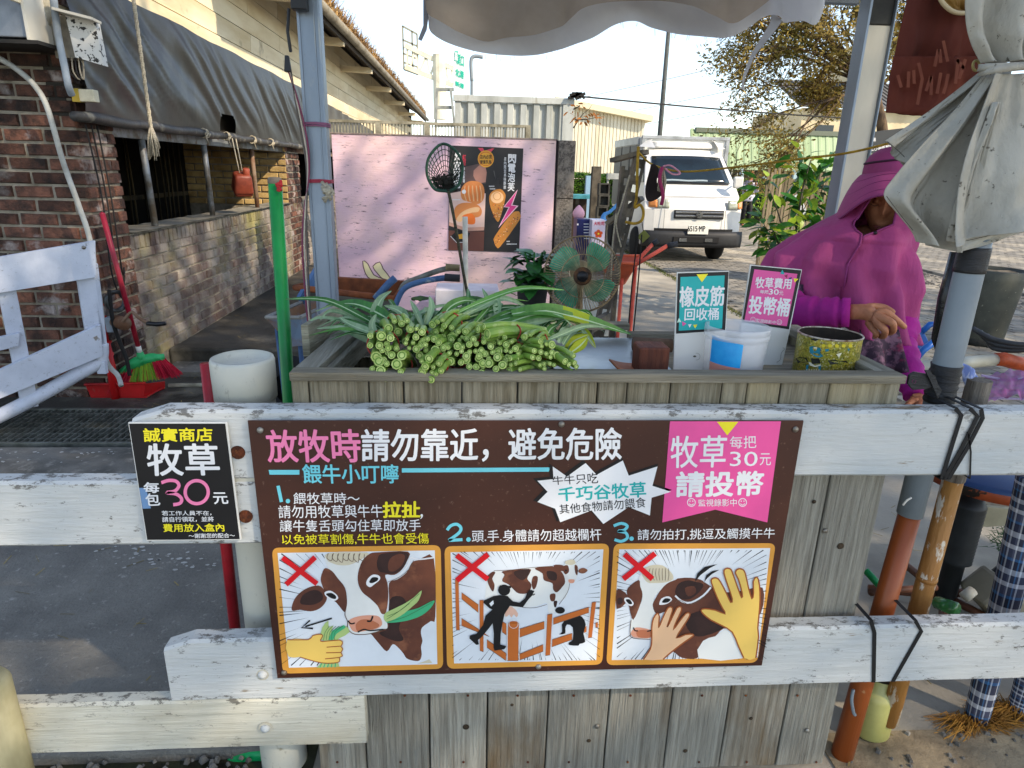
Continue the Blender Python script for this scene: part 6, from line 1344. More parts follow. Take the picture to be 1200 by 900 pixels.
for i in range(50): a=i*6.2832/50; b.tube([fp(R0,a,-.01),fp(.13,a,-.05),fp(.05,a,-.07)],.0009,3,cap=False)
o=b.make('cage_wires',m_cage,FA); o['kind']='stuff'
m_bl2=mat('green fan blade','#3fa983','#2b8265',sc_=6,rough=.35,c3='#86c9ac',sc3=5)
for k in range(4):
    a0=.65+k*1.5708
    def bf(u,v):
        r=.03+.105*u; a=a0+(v-.5)*(1.05*math.sin(.5+u*2.1)+.15)+.35*u; return fp(r,a,.005+(v-.5)*.03)
    B().grid(bf,10,6).make('blade',m_bl2,FA,smooth=True,solid=.002)
B().lathe([(.034,.03),(.036,.046),(.030,.052),(.0,.053)],fc,24,ax_).make('hub',mat('rusty hub','#3b2c20','#6d4a2c',sc_=30,bump=.4),FA,smooth=True)
B().lathe([(.016,.053),(.022,.054),(.02,.059),(0,.06)],fc,18,ax_).make('badge',mat('black plastic','#17171a'),FA,smooth=True)
b=B().lathe([(0,-.17),(.035,-.165),(.045,-.12),(.045,-.075),(.0,-.07)],fc,20,ax_); b.make('motor',mat('cream motor','#a99b80','#6b5338',sc_=8),FA,smooth=True)
q=fc-ax_*.1; B().tube([q,Vector((q.x,q.y,.05))],.015,10).make('stand',m_cage,FA,smooth=True); B().lathe([(0,.045),(.03,.04),(.15,.02),(.155,.0),(0,0)],(q.x,q.y,0),24).make('base',m_cage,FA,smooth=True)
# ---- slotted angle rack with cords
m_ang=mat('slotted steel angle','#67625a','#3d3932',sc_=9,rough=.7,met=.3,bump=.3,c3='#8a7f6d',sc3=6)
RK=root('steel_rack',tuple(Vector((P(712,390,3.2).x,3.2,0))),'slotted grey steel angle rack hung with cords beside the fan','rack')
def angle(a,e,Y,w_=.05):
    p=P(*a,Y); q=P(*e,Y); d=(q-p); L_=d.length; d.normalize(); sx=d.cross(Vector((0,-1,0))).normalized(); b=B(); n=int(L_/.07)
    # web with slots: ladder of two flanges and rungs
    for s in (-1,1): b.beam(p+sx*s*w_*.36,q+sx*s*w_*.36,w_*.30,.004,up=(0,-1,0))
    for i in range(n): c=p+d*(L_*(i+.5)/n); b.box(c,(w_*.5,.004,L_/n*.55),Matrix((sx,Vector((0,1,0)),d)).transposed())
    b.beam(p+sx*w_*.5+Vector((0,.02,0)),q+sx*w_*.5+Vector((0,.02,0)),.004,.045,up=(0,-1,0)); return b
angle((752,182),(700,400),3.15).make('upright',m_ang,RK); angle((735,195),(724,300),3.25,.045).make('upright',m_ang,RK)
B().beam(P(757,178,3.12),P(718,188,3.3),.04,.02).make('crossbar',m_ang,RK); B().beam(P(752,232,3.2),P(712,262,3.3),.05,.02).make('crossbar',m_ang,RK)
B().beam(P(700,395,3.1),Vector((P(697,400,3.1).x,3.1,0)),.05,.02).make('foot',m_ang,RK); B().beam(P(724,300,3.25),Vector((P(716,380,3.25).x,3.25,0)),.045,.02).make('foot',m_ang,RK)
B().beam(P(690,385,2.95),P(712,372,3.1),.03,.05).make('base_bracket',m_ang,RK)
m_yw=mat('yellow rope','#b8932a','#8a6c1d',sc_=40,rough=.8,bump=.4)
YR_=root('yellow_rope',tuple(P(745,255,3.05)),'yellow rope looped on the rack and stretched across to the curtain','rope')
B().tube(cat_rom([P(1080,158,2.1),P(1000,178,2.3),P(940,186,2.5),P(860,196,2.8),P(800,201,2.95),P(765,193,3.05),P(748,178,3.08)][::-1],8,False),.0042,8).make('stretched_rope',m_yw,YR_,smooth=True)
B().tube(cat_rom([P(748,172,3.08),P(747,195,3.06),P(746,230,3.05),P(744,243,3.05),P(750,240,3.05),P(754,248,3.05),P(752,258,3.05),P(744,262,3.05),P(733,260,3.05)],6,False),.0065,8).make('loop',m_yw,YR_,smooth=True)
B().box(P(754,277,3.05),(.04,.008,.045),Matrix.Rotation(.785,3,'Y')).make('tag',mat('olive tag','#6f7436'),YR_,bevel=.002)
B().tube([P(752,258,3.05),P(754,272,3.05)],.002,4).make('tag_string',cab,YR_)
r=root('cord_bundle',tuple(P(778,225,2.95)),'pink and cream cord bundle dangling from the yellow rope','cord')
b=B()
for i in range(12): x_=ru(-4,4); b.tube([P(776+x_*.3,196,2.95),P(777+x_,212,2.95+ru(-.02,.02)),P(775+x_*1.1,222+ru(-3,5),2.95)],.004,5)
b.make('cream_strands',m_rope,r,smooth=True)
B().tube(cat_rom([P(776,196,2.94),P(773,210,2.93),P(777,228,2.93),P(775,240,2.94)],5,False),.008,6).make('magenta_strand',mat('magenta cord','#9c2c5c'),r,smooth=True)
B().tube(cat_rom([P(777,195,2.94),P(786,194,2.93),P(797,203,2.93),P(788,204,2.93),P(779,197,2.94)],5,False),.004,6).make('pink_loop',mat('pink cord','#d693a8'),r,smooth=True)
o=B(); pts=[P(765,192,3.0),P(762,200,3.0),P(757,222,3.0),P(760,236,3.0),P(772,232,3.0),P(778,222,3.0),P(770,214,3.0),P(772,198,3.0)]
o=o.prism(cat_rom(pts,4,True),(0,.015,0)).make('black_cloth',mat('black cloth','#1d1617','#2c2120',sc_=9,rough=.9)); tag(o,'ragged black cloth hanging beside the rack in front of the truck','cloth')
for k,(pp,cm) in enumerate(((((748,275),(741,330),(735,403)),cab),(((752,275),(748,330),(741,403)),cab),(((738,205),(728,240),(722,262),(728,290)),m_rope),(((722,250),(718,285),(716,330)),m_rope))):
    o=B().tube(cat_rom([P(*q,3.0) for q in pp],6,False),.0035,5).make('cord',cm,smooth=True); tag(o,('left dark cord of the pair hanging from the rack','right dark cord of the pair hanging from the rack','pale wire draped over the rack top','pale cord hanging low against the rack')[k],'cord')
# ---- wood block, terracotta tile, tub, tin
ZB=1.012
WB=root('wood_block',tuple(P(767,430,1.32)),'reddish wooden block lying on the metal sheet','wood block')
a=P(748,430,1.31); c=P(786,408,1.31); B().span((a.x,1.31,ZB),(c.x-.0,1.37,c.z)).make('block',mat('red brown wood','#6f3a26','#4b2519',sc_=5,st=(9,2,1),rough=.7,bump=.5,c3='#8d6a4e',sc3=4),WB,bevel=.004)
o=B().lathe([(.0,0),(.026,0),(.026,.09)],(0,0,0),16); o=B().tube([P(742,403,1.52),P(787,405,1.52)],.017,14).make('log',mat('bark log','#6b5646','#43352a',sc_=14,rough=.95,bump=.6),smooth=True); tag(o,'short bark log lying behind the wooden block','log')
o=B().prism([P(720,421,1.42),P(749,428,1.42),P(749,433,1.30),P(726,433,1.30)],(0,0,.006)); 
x0=P(723,430,1.31).x; x1=P(752,430,1.31).x
o=B().grid(lambda u,v:Vector((x0+(x1-x0)*u,1.29+.1*v,ZB+.003+.016*(1-u)**2*(1-v*.4))),8,4).make('leather_sheet',mat('orange leather','#b8693a','#8f4c28',sc_=7,rough=.6),solid=.004,smooth=True); tag(o,'curled orange-brown leather sheet under the wooden block','leather')
m_tub=mat('frosted plastic','#dfe3e8',rough=.28,trans=.0,alpha=.34,spec=.5)
TB=root('plastic_tub',tuple(P(862,437,1.29)),'translucent white plastic tub with a bright blue label','tub')
tc_=P(864,430,1.30); r0=.060; r1=.067; zt=P(865,384,1.30).z; zb=1.0
tcx=tc_.x; tcy=1.325
B().lathe([(0,zb),(r0,zb),(r1-.003,zt-.03),(r1-.003,zt-.026),(r1,zt-.024),(r1,zt-.016),(r1-.002,zt-.014),(r1,zt-.012),(r1,zt-.002),(r1-.002,zt),(r1-.005,zt-.002),(r1-.007,zt-.03),(r0-.003,zb+.004),(0,zb+.004)],(tcx,tcy,0),48).make('tub_body',m_tub,TB,smooth=True)
lb=mat('blue label','#1f8fd6','#3fb0ea',sc_=8,rough=.3)
B().grid(lambda u,v:Vector((tcx+(.0625+.003*v)*math.cos(3.5+1.05*u),tcy+(.0625+.003*v)*math.sin(3.5+1.05*u),zb+.006+.098*v-.010*u*v)),14,7,mf=lambda u,v:1 if v<.42 else 0).make('label',[lb,flat('label mix','#c98a7a')],TB,smooth=True)
# pattern tin
TC=root('patterned_tin',tuple(P(966,437,1.33)),'open worn yellow tin with a busy teal and black pattern','tin')
mt=bpy.data.materials.new('tin pattern'); mt.use_nodes=True; N=mt.node_tree.nodes; K=mt.node_tree.links; bs=N['Principled BSDF']; bs.inputs['Roughness'].default_value=.4
tcn=N.new('ShaderNodeTexCoord'); 
def nzr(scale,stops,kind='noise'):
    n=N.new('ShaderNodeTexVoronoi' if kind=='v' else 'ShaderNodeTexNoise'); n.inputs['Scale'].default_value=scale
    if kind!='v': n.inputs['Detail'].default_value=5
    K.new(tcn.outputs['Object'],n.inputs['Vector']); r=N.new('ShaderNodeValToRGB'); e=r.color_ramp; e.interpolation='CONSTANT'
    while len(e.elements)>1: e.elements.remove(e.elements[0])
    e.elements[0].position=0; e.elements[0].color=(*L(stops[0][1]),1)
    for p_,h_ in stops[1:]: q=e.elements.new(p_); q.color=(*L(h_),1)
    if kind=='v': s_=N.new('ShaderNodeSeparateColor'); K.new(n.outputs['Color'],s_.inputs[0]); K.new(s_.outputs[0],r.inputs[0])
    else: K.new(n.outputs[0],r.inputs[0])
    return r.outputs[0]
ca=nzr(380,((0,'#23240f'),(.2,'#9a9240'),(.5,'#bcae4e'),(.68,'#7f8036'),(.8,'#e0ddb8'),(.9,'#7a5a22')),'v'); cb=nzr(30,((0,'#a39a2b'),(.42,'#8f8f34'),(.5,'#c4b23a'),(.6,'#5f6125')))
mx=N.new('ShaderNodeMix'); mx.data_type='RGBA'; mx.inputs[0].default_value=.5; K.new(ca,mx.inputs[6]); K.new(cb,mx.inputs[7]); K.new(mx.outputs[2],bs.inputs['Base Color'])
ty=1.37; tx=P(966,430,ty).x; tr=.066; zt=P(966,391,ty-.0).z; zb=.985
B().lathe([(0,zb),(tr,zb),(tr,zt)],(tx,ty,0),48).make('wall',mt,TC,smooth=True)
B().lathe([(tr-.002,zb+.01),(tr-.002,zt)],(tx,ty,0),48).lathe([(0,zb+.012),(tr-.003,zb+.012)],(tx,ty,0),48).make('inside',mat('rust inside','#3b2f22','#241c14',sc_=20),TC,smooth=True)
B().tube([(tx+tr*math.cos(a),ty+tr*math.sin(a),zt) for a in np.linspace(0,6.2832,49)],.0022,6,cap=False).make('rim',mat('worn rim','#c9bfae','#6b4a2c',sc_=60,met=.5,rough=.4),TC,smooth=True)
def cyl(px,py): # print on the tin's front
    d=Vector(ray(px,py)); o_=Vector(CP)-Vector((tx,ty,0)); A=d.x**2+d.y**2; Bb=o_.x*d.x+o_.y*d.y; Cc=o_.x**2+o_.y**2-(tr+.0009)**2; t=(-Bb-math.sqrt(max(0,Bb*Bb-A*Cc)))/A; return Vector(CP)+d*t
b=B(); T=lambda x,y:(920+x/12,370+y/12)
def tq(pts,m=0): b.poly([cyl(*T(*q)) for q in pts],m)
tq([(340,440),(380,425),(460,445),(505,460),(490,520),(540,570),(470,590),(420,575),(350,520)],0); tq([(300,690),(505,690),(500,800),(285,790)],0); tq([(560,470),(620,465),(610,500),(570,505)],0); tq([(875,460),(915,465),(900,500)],0)
tq([(150,600),(200,580),(300,590),(330,650),(260,660),(220,650),(180,670)],1); tq([(360,600),(480,600),(500,670),(380,680)],1); tq([(600,630),(700,615),(760,640),(860,630),(890,665),(760,670),(640,690)],1); tq([(350,330),(420,315),(480,330),(430,360)],1)
tq([(330,655),(350,650),(420,700),(500,680),(510,700),(420,722),(350,700)],2); tq([(400,440),(450,440),(450,465),(410,465)],2); tq([(720,540),(800,520),(760,590)],2)
for k in range(6): tq([(300+k*34,750),(312+k*34,750),(312+k*34,800),(300+k*34,800)],2)
for k in range(5): x_=540+k*95; tq([(x_-30,410),(x_,395),(x_+30,415),(x_+18,448),(x_-22,445)],3)
b.make('pattern_print',[flat('tin teal','#1c7f92'),flat('tin black','#20221a'),flat('tin cream','#e6e0c0'),flat('tin yellow','#d9c52c')],TC)
# ================================================================ GRASS BUNDLES
m_stalk=mat('pale green stalk','#87a344','#638a38',sc_=9,st=(1,1,1),rough=.4,rv=.14,c3='#a5b478',sc3=30,lo3=.55,hi3=.7)
m_cut=mat('cut stalk end','#bccb7c','#98af54',sc_=60,rough=.6,rv=.15); m_ringc=mat('stalk skin edge','#5a7f2c')
m_lg=[translucent('long leaf %d'%i,a,b_,.2,sc_=10,st=(6,1,1),rough=.5,rv=.2) for i,(a,b_) in enumerate((('#3f7534','#2d5a29'),('#93ab87','#6f9165'),('#5d9040','#467a33')))]
m_mid=mat('leaf midrib','#9db58c'); m_yl=translucent('yellowing leaf','#a8b52c','#7f9a28',.3,sc_=8)
m_band=mat('red rubber band','#a8362c','#8a2a22',sc_=9)
def stalk(b_p,d,ln,r,parent):
    d=Vector(d).normalized(); b=B(); pts=[b_p+d*(ln*t/4)+Vector((0,0,.006*math.sin(t))) for t in range(5)]; n=10
    b.tube(pts,[r,r*1.0,r*.98,r*.94,r*.9],n,cap=False)
    x=d.orthogonal().normalized(); y=d.cross(x)
    vs=[b_p+x*math.cos(q*6.2832/n)*r+y*math.sin(q*6.2832/n)*r for q in range(n)]+[b_p-d*.001+x*math.cos(q*6.2832/n)*r*.72+y*math.sin(q*6.2832/n)*r*.72 for q in range(n)]+[b_p-d*.0004+x*math.cos(q*6.2832/n)*r*.5+y*math.sin(q*6.2832/n)*r*.5 for q in range(n)]
    b.add(vs,[(q,(q+1)%n,n+(q+1)%n,n+q) for q in range(n)],1); b.add(vs[n:],[(q,(q+1)%n,n+(q+1)%n,n+q) for q in range(n)],2); b.add(vs[2*n:],[tuple(range(n))],1)
    b.make('stalk',[m_stalk,m_cut,m_ringc],parent,smooth=False); return pts[-1]
def ribbon(pts,wd,m,parent,yellow=None,fold=.35,twist=0):
    pp=cat_rom(pts,5,False); n=len(pp); b=B(); vs=[]
    for i,q in enumerate(pp):
        t=i/(n-1); d=(pp[min(i+1,n-1)]-pp[max(i-1,0)]).normalized(); s=d.cross(Vector((.05,-.62,.72)))
        if s.length<.15: s=d.cross(Vector((0,1,.2)))
        s.normalize(); 
        if twist: s=Matrix.Rotation(twist*t,3,d)@s
        u=s.cross(d); hw=wd*.5*min(1,.45+1.4*t)*(1-max(0,(t-.45)/.55)**1.6)+.0006
        vs+=[q-s*hw+u*hw*fold,q-s*hw*.14,q+s*hw*.14,q+s*hw+u*hw*fold]
    k=len(b.v); b.v+=[tuple(v) for v in vs]
    for i in range(n-1):
        for j in range(3):
            b.f.append((k+i*4+j,k+i*4+j+1,k+(i+1)*4+j+1,k+(i+1)*4+j)); b.mi.append(1 if j==1 else (2 if yellow and yellow[0]<i/(n-1)<yellow[1] else 0))
    b.make('leaf',[m,m_mid,m_yl],parent,smooth=True)
def bundle(px,py,rpx,n,dirv,lab,Y=1.235,ln=.11,leaves=6,side=0,dark=.3,rs=1,lsc=1):
    c=P(px,py,Y); r=root('grass_bundle',tuple(c),lab,'grass bundle','banded bundles of pasture grass in the stall box')
    R_=random.Random(int(px*7+py)); dirv=(dirv[0],dirv[1],dirv[2]-.44); d=Vector(dirv).normalized(); x=Vector((0,0,1)).cross(d).normalized()*-1; y=x.cross(d)
    if y.z<0: y=-y
    Rm=rpx/770*1.33; ends=[]; k=0; tries=0; pos=[]
    n=int(n*1.35); rr0=Rm/math.sqrt(n)*.84
    while len(pos)<n and tries<4000:
        tries+=1; a=R_.uniform(0,6.283); q=math.sqrt(R_.random())*(Rm-rr0*.6); u,v=math.cos(a)*q,math.sin(a)*q*.92; rr=rr0*R_.choice((.62,.8,1,1.12))
        if all(math.hypot(u-a_,v-b_)>(rr+c_)*.93 for a_,b_,c_ in pos): pos.append((u,v,rr))
    for u,v,rr in pos:
        s=c+x*u+y*v+d*R_.uniform(-.003,.006); dd=(d+x*R_.uniform(-.03,.03)-x*u*1.6-y*v*1.6).normalized(); ends.append((stalk(s,dd,ln,rr*rs,r),dd))
    # rubber band
    bc=c+d*(ln*.5); b=B(); b.tube([bc+x*math.cos(a)*Rm*.86+y*math.sin(a)*Rm*.8+d*.002*math.sin(3*a) for a in np.linspace(0,6.2832,29)],.0016,5,cap=False); b.make('rubber_band',m_band,r,smooth=True)
    for i in range(leaves):
        e,dd=ends[i%len(ends)] if ends else (c,d)
        a=R_.uniform(-1,1)*.8+side; up=R_.uniform(.15,.5); L_=R_.uniform(.10,.20)*lsc
        p0=e-dd*.03; h=Vector((math.sin(a),math.cos(a)*.8,0)); p1=p0+dd*.03+h*.05*L_/.2+Vector((0,0,.25*up*L_)); p2=p1+h*.45*L_+Vector((0,0,up*.35*L_)); p3=p2+h*.5*L_+Vector((0,0,-.10*L_*R_.random()*2)); 
        ribbon([p0,p1,p2,p3],R_.uniform(.009,.017),R_.choice(m_lg),r,fold=R_.uniform(.2,.7),twist=R_.uniform(-.8,.8))
    return r
U=0
bundle(470,388,19,7,(-.25,1,.35),'topmost bundle at the left end with leaves swept left',Y=1.30,side=-.9,leaves=8)
bundle(448,405,21,8,(-.1,1,.22),'leftmost bundle of thick stalks under the long drooping leaf',side=-.7,leaves=6,lsc=.9)
bundle(455,427,23,9,(.15,1,.06),'lowest left bundle with thick stalks resting on the rim',Y=1.22,leaves=3)
bundle(487,398,16,9,(.0,1,.25),'small bundle of thin stalks right of the leftmost pair',Y=1.25,leaves=6)
bundle(515,388,19,9,(.35,1,.5),'upright banded bundle with leaves fanning to the right',Y=1.30,side=.6,leaves=9)
bundle(505,412,20,9,(.25,1,.2),'middle-left bundle just above the overhanging stalks',Y=1.245)
bundle(503,432,17,8,(.35,1,.45),'bundle drooping over the front rim with its stalk ends lowest',Y=1.205,ln=.07,leaves=1)
bundle(540,398,16,9,(.35,1,.4),'bundle with tilted stalks beneath the tall grey-green leaves',Y=1.28,side=.5,leaves=8)
bundle(532,416,17,8,(.1,1,.1),'compact bundle in the middle of the pile',Y=1.235,leaves=3)
bundle(558,415,22,12,(.05,1,.1),'large central bundle of many thin stalks',Y=1.235,leaves=4)
bundle(572,428,20,9,(.3,1,.05),'low central bundle of thick stalks on the rim',Y=1.225,leaves=3)
bundle(583,398,14,7,(.1,1,.3),'small bundle behind the long thick stalks',Y=1.28,leaves=8,side=-.2)
bundle(595,412,17,9,(.25,1,.15),'bundle right of centre below the long leaves',Y=1.245,leaves=4)
bundle(598,430,15,6,(.9,1,.12),'bundle lying sideways with its red band low on the rim',Y=1.225,leaves=2)
bundle(622,402,13,7,(.4,1,.3),'small bundle under the arching long leaf',Y=1.27,leaves=6,side=.4)
bundle(640,416,21,13,(-.45,1,.12),'right bundle of thin pale stalks with twin bands',Y=1.235,leaves=6,side=-.5,ln=.14)
bundle(672,428,15,5,(-.55,1,.45),'rightmost bundle of five stalks leaning left',Y=1.23,ln=.13,side=-.3,leaves=6)
# the bundle with long sideways stalks and leaves
r=bundle(566,390,13,3,(.85,.6,.32),'long-stalked bundle whose striped leaves reach far right',Y=1.27,ln=.16,leaves=0,rs=1.15)
for a,m,wd,yw in (([(600,368,1.40),(640,364,1.42),(690,376,1.44),(740,392,1.44)],m_lg[2],.036,(.42,.62)),([(590,380,1.38),(630,368,1.41),(665,370,1.43),(700,380,1.45)],m_lg[2],.028,None),([(588,384,1.36),(625,378,1.40),(655,372,1.43),(690,385,1.46)],m_lg[1],.018,(.7,1)),([(592,372,1.42),(620,362,1.45),(650,368,1.48)],m_lg[0],.02,None)):
    ribbon([P(*q) for q in a],wd,m,r,yellow=yw,fold=.3)
# hero leaves
r=root('loose_leaves',tuple(P(430,380,1.4)),'long loose blades arching left across the stall corner','leaf')
for a,m,wd in (([(470,385,1.36),(445,368,1.40),(415,356,1.44),(382,358,1.48)],m_lg[0],.026),([(448,392,1.34),(425,384,1.38),(405,374,1.42)],m_lg[0],.018),([(450,395,1.33),(430,388,1.35),(410,380,1.38),(398,372,1.40)],m_lg[1],.016),([(455,380,1.36),(440,372,1.40),(446,352,1.42),(459,341,1.42)],m_lg[1],.022),([(478,384,1.36),(470,366,1.40),(450,358,1.42)],m_lg[1],.020),([(443,395,1.33),(436,382,1.35),(441,368,1.36)],m_lg[1],.014),([(495,382,1.38),(488,366,1.42),(481,352,1.44)],m_lg[1],.013),([(500,380,1.38),(506,360,1.40),(503,347,1.42)],m_lg[1],.013),([(516,383,1.36),(525,362,1.40),(545,352,1.42),(566,356,1.45)],m_lg[2],.02),([(520,384,1.38),(538,366,1.42),(560,360,1.45)],m_lg[1],.016),([(505,382,1.42),(530,358,1.46),(560,352,1.5),(590,362,1.52)],m_lg[0],.022),([(576,378,1.42),(574,358,1.44),(565,338,1.46)],m_lg[1],.015),([(583,376,1.42),(582,356,1.44),(580,343,1.46)],m_lg[1],.018),([(570,376,1.44),(569,364,1.46),(570,355,1.48)],m_lg[1],.014),([(592,376,1.50),(596,366,1.52),(597,360,1.54)],m_lg[1],.02),([(605,376,1.50),(608,366,1.52),(604,361,1.54)],m_lg[1],.016),([(640,398,1.36),(632,388,1.40),(622,378,1.44)],m_lg[1],.014),([(640,400,1.36),(645,386,1.40),(655,380,1.44)],m_lg[2],.016),([(655,402,1.36),(660,388,1.40),(668,383,1.44)],m_lg[1],.014),([(660,404,1.36),(668,392,1.40),(680,386,1.44),(698,408,1.44)],m_lg[1],.016)):
    ribbon([P(*q) for q in a],wd,m,r,fold=.4)
for a in ([(664,412,1.4),(672,400,1.42),(690,392,1.44)],[(668,414,1.38),(680,405,1.4),(688,396,1.42)],[(665,395,1.46),(684,390,1.46),(698,408,1.46)]): ribbon([P(*q) for q in a],.024,m_yl,r,fold=.3)
for i in range(150):
    x_=ru(425,660); y_=ru(378,396); Y=ru(1.40,1.58); p0=P(x_,y_+8,Y); a=ru(-1.6,1.6); h=Vector((math.sin(a),math.cos(a)*.5,0)); L_=ru(.08,.18)
    ribbon([p0,p0+h*.3*L_+Vector((0,0,.22*L_)),p0+h*.75*L_+Vector((0,0,.28*L_)),p0+h*L_+Vector((0,0,.12*L_))],ru(.006,.012),random.choice(m_lg),r,fold=.4,twist=ru(-1,1))
# ================================================================ PEOPLE
def skinmesh(verts,edges,rad,rooti,sub=2):
    me=bpy.data.meshes.new('k'); me.from_pydata([tuple(v) for v in verts],edges,[]); o=bpy.data.objects.new('k',me); col.objects.link(o)
    m=o.modifiers.new('s','SKIN'); m.use_smooth_shade=True; m.branch_smoothing=.6
    for i,r in enumerate(rad): d=me.skin_vertices[0].data[i]; d.radius=(r,r) if not isinstance(r,tuple) else r; d.use_root=(i==rooti)
    s=o.modifiers.new('u','SUBSURF'); s.levels=sub; s.render_levels=sub
    dg=bpy.context.evaluated_depsgraph_get(); dg.update(); e=o.evaluated_get(dg).to_mesh(); v=[tuple(q.co) for q in e.vertices]; f=[tuple(p.vertices) for p in e.polygons]; o.evaluated_get(dg).to_mesh_clear(); bpy.data.objects.remove(o); return v,f
m_skin=mat('tanned skin','#b07655','#8f5b40',sc_=14,lo=.4,hi=.7,rough=.55,bump=.35,bsc=70)
m_hat=mat('mauve hat cloth','#9c3f74','#873463',sc_=3,rough=.8,bump=.15,bsc=120,sheen=.3)
m_cape=mat('magenta cape cloth','#ad4580','#97396d',sc_=2,rough=.8,bump=.8,bsc=12,bst=(1.8,1,.7))
m_slv=mat('bright magenta knit','#a8108a','#8c0c73',sc_=6,rough=.75,bump=.35,bsc=40)
WN=root('person',(1.05,1.98,0),'woman in a mauve sun hat and magenta cape working behind the stall','person')
Hc=P(1042,236,1.98)
# --- one body surface: head, neck, torso, arms, legs
bd=B()
def headpt(u,v):
    th=u*2*math.pi; ph=v*math.pi; x=math.sin(ph)*math.sin(th); y=-math.sin(ph)*math.cos(th); z=math.cos(ph)
    X,Y_,Z=x*.071,y*.092,z*.112
    if z<0: X*=1+z*.32; Y_*=1+(z*.10 if y<0 else z*.25)
    def g(cx,cz,sx,sz): return math.exp(-((x-cx)/sx)**2-((z-cz)/sz)**2) if y<0 else 0
    Y_-=.020*g(0,-.12,.13,.16)+.006*g(0,.05,.10,.25); Y_-=.009*g(0,-.50,.34,.075)+.010*g(0,-.64,.3,.07); Y_+=.007*g(0,-.575,.38,.035); Y_-=.010*g(0,-.86,.3,.13); Y_+=.012*(g(-.33,.12,.17,.10)+g(.33,.12,.17,.10)); Y_-=.004*(g(-.5,-.25,.2,.2)+g(.5,-.25,.2,.2)); Y_+=.005*g(0,-.76,.35,.06)
    return X,Y_,Z
Rz=Matrix.Rotation(-.56,3,'Z'); Rh=Matrix.Rotation(-.66,3,'Z')@Matrix.Rotation(.14,3,'X')
bd.grid(lambda u,v:Hc+Rh@Vector(headpt(u,v)),72,64)
for s in (-1,1):
    c=Hc+Rh@Vector((s*.072,.0,-.005)); bd.grid(lambda u,v:c+Rh@Vector((s*.008*math.sin(v*3.14),.015*math.cos(u*6.283)*math.sin(v*3.14),.03*math.sin(u*6.283)*math.sin(v*3.14))),10,6)
sh=Vector((1.05,2.05,1.14)); pel=Vector((1.02,2.02,.78))
V=[pel,Vector((1.02,2.04,.95)),sh,Vector((1.18,2.04,1.20)),Hc+Vector((-.01,.02,-.09)),
 Vector((.95,2.0,1.07)),Vector((.91,1.92,1.01)),P(950,368,1.74),P(994,366,1.68),
 Vector((1.18,2.0,1.10)),P(1050,388,1.84),P(1064,428,1.76),P(1076,464,1.68),
 Vector((.94,2.02,.74)),Vector((.93,2.0,.42)),Vector((.93,2.05,.07)),Vector((1.10,2.02,.74)),Vector((1.11,2.0,.42)),Vector((1.11,2.06,.07)),Vector((.93,1.95,.04)),Vector((1.11,1.96,.04))]
Eg=[(0,1),(1,2),(2,3),(3,4),(2,5),(5,6),(6,7),(7,8),(2,9),(9,10),(10,11),(11,12),(0,13),(13,14),(14,15),(0,16),(16,17),(17,18),(15,19),(18,20)]
Rr=[.12,.11,.09,.05,.045,.04,.042,.034,.026,.038,.030,.026,.023,.085,.06,.04,.085,.06,.04,.03,.03]
bd.add(*skinmesh(V,Eg,Rr,0))
# working hand: palm, four unequal fingers, thumb
def hand(w_,pts,rad,edges): bd.add(*skinmesh(pts,edges,rad,0))
HP=[P(992,366,1.685),P(1003,365,1.68),P(1016,366,1.665),P(1037,365,1.64),P(1049,374,1.625),P(1062,385,1.615),P(1034,373,1.625),P(1047,379,1.605),P(1047,388,1.62),P(1040,391,1.64),P(1028,379,1.63),P(1038,387,1.61),P(1036,394,1.63),P(1030,394,1.65),P(1020,382,1.65),P(1028,391,1.63),P(1025,395,1.65),P(1018,359,1.69),P(1036,360,1.69),P(1049,368,1.67)]
HR=[(.023,.027),(.024,.024),(.026,.026),.0125,.0095,.0075,.0125,.0105,.0095,.008,.0120,.0100,.009,.008,.0105,.009,.008,.012,.0105,.009]
HE=[(0,1),(1,2),(2,3),(3,4),(4,5),(2,6),(6,7),(7,8),(8,9),(2,10),(10,11),(11,12),(12,13),(2,14),(14,15),(15,16),(2,17),(17,18),(18,19)]
bd.add(*skinmesh(HP,HE,HR,0))
HP=[P(1076,462,1.68),P(1078,470,1.66),P(1080,476,1.64),P(1070,480,1.61),P(1066,488,1.60),P(1076,482,1.60),P(1073,491,1.59),P(1083,482,1.60),P(1081,490,1.59),P(1090,480,1.61),P(1090,487,1.60),P(1066,472,1.65),P(1061,478,1.64)]
bd.add(*skinmesh(HP,[(0,1),(1,2),(2,3),(3,4),(2,5),(5,6),(2,7),(7,8),(2,9),(9,10),(1,11),(11,12)],[.023,.025,.024,.0095,.008,.010,.0085,.0095,.008,.0085,.007,.010,.008],0))
bd.make('body',m_skin,WN,smooth=True)
# lips and closed mouth line, brows, eyes
fr=lambda x,z,d=.0: Hc+Rh@Vector((x,-math.sqrt(max(0,1-(x/.071)**2-(z/.112)**2))*.092-d,z))
b=B(); b.tube([Hc+Rh@Vector((x,-.0765+.9*x*x*8-.001,-.0625+abs(x)*.10)) for x in np.linspace(-.024,.024,9)],[.0012,.003,.0042,.0046,.0044,.0046,.0042,.003,.0012],8)
b.tube([Hc+Rh@Vector((x,-.0745+.9*x*x*8-.001,-.0695+abs(x)*.2)) for x in np.linspace(-.020,.020,9)],[.001,.003,.0045,.005,.005,.005,.0045,.003,.001],8)
b.make('lips',mat('lips','#7d4038','#6b322c',sc_=20,rough=.45),WN,smooth=True)
b=B()
for s in (-1,1): b.lathe([(0,-.002),(.008,0),(.011,.004),(0,.012)],fr(s*.026,.012,-.012),14,Rh@Vector((0,-1,0)))
b.make('eye',m_skin,WN,smooth=True)
b=B()
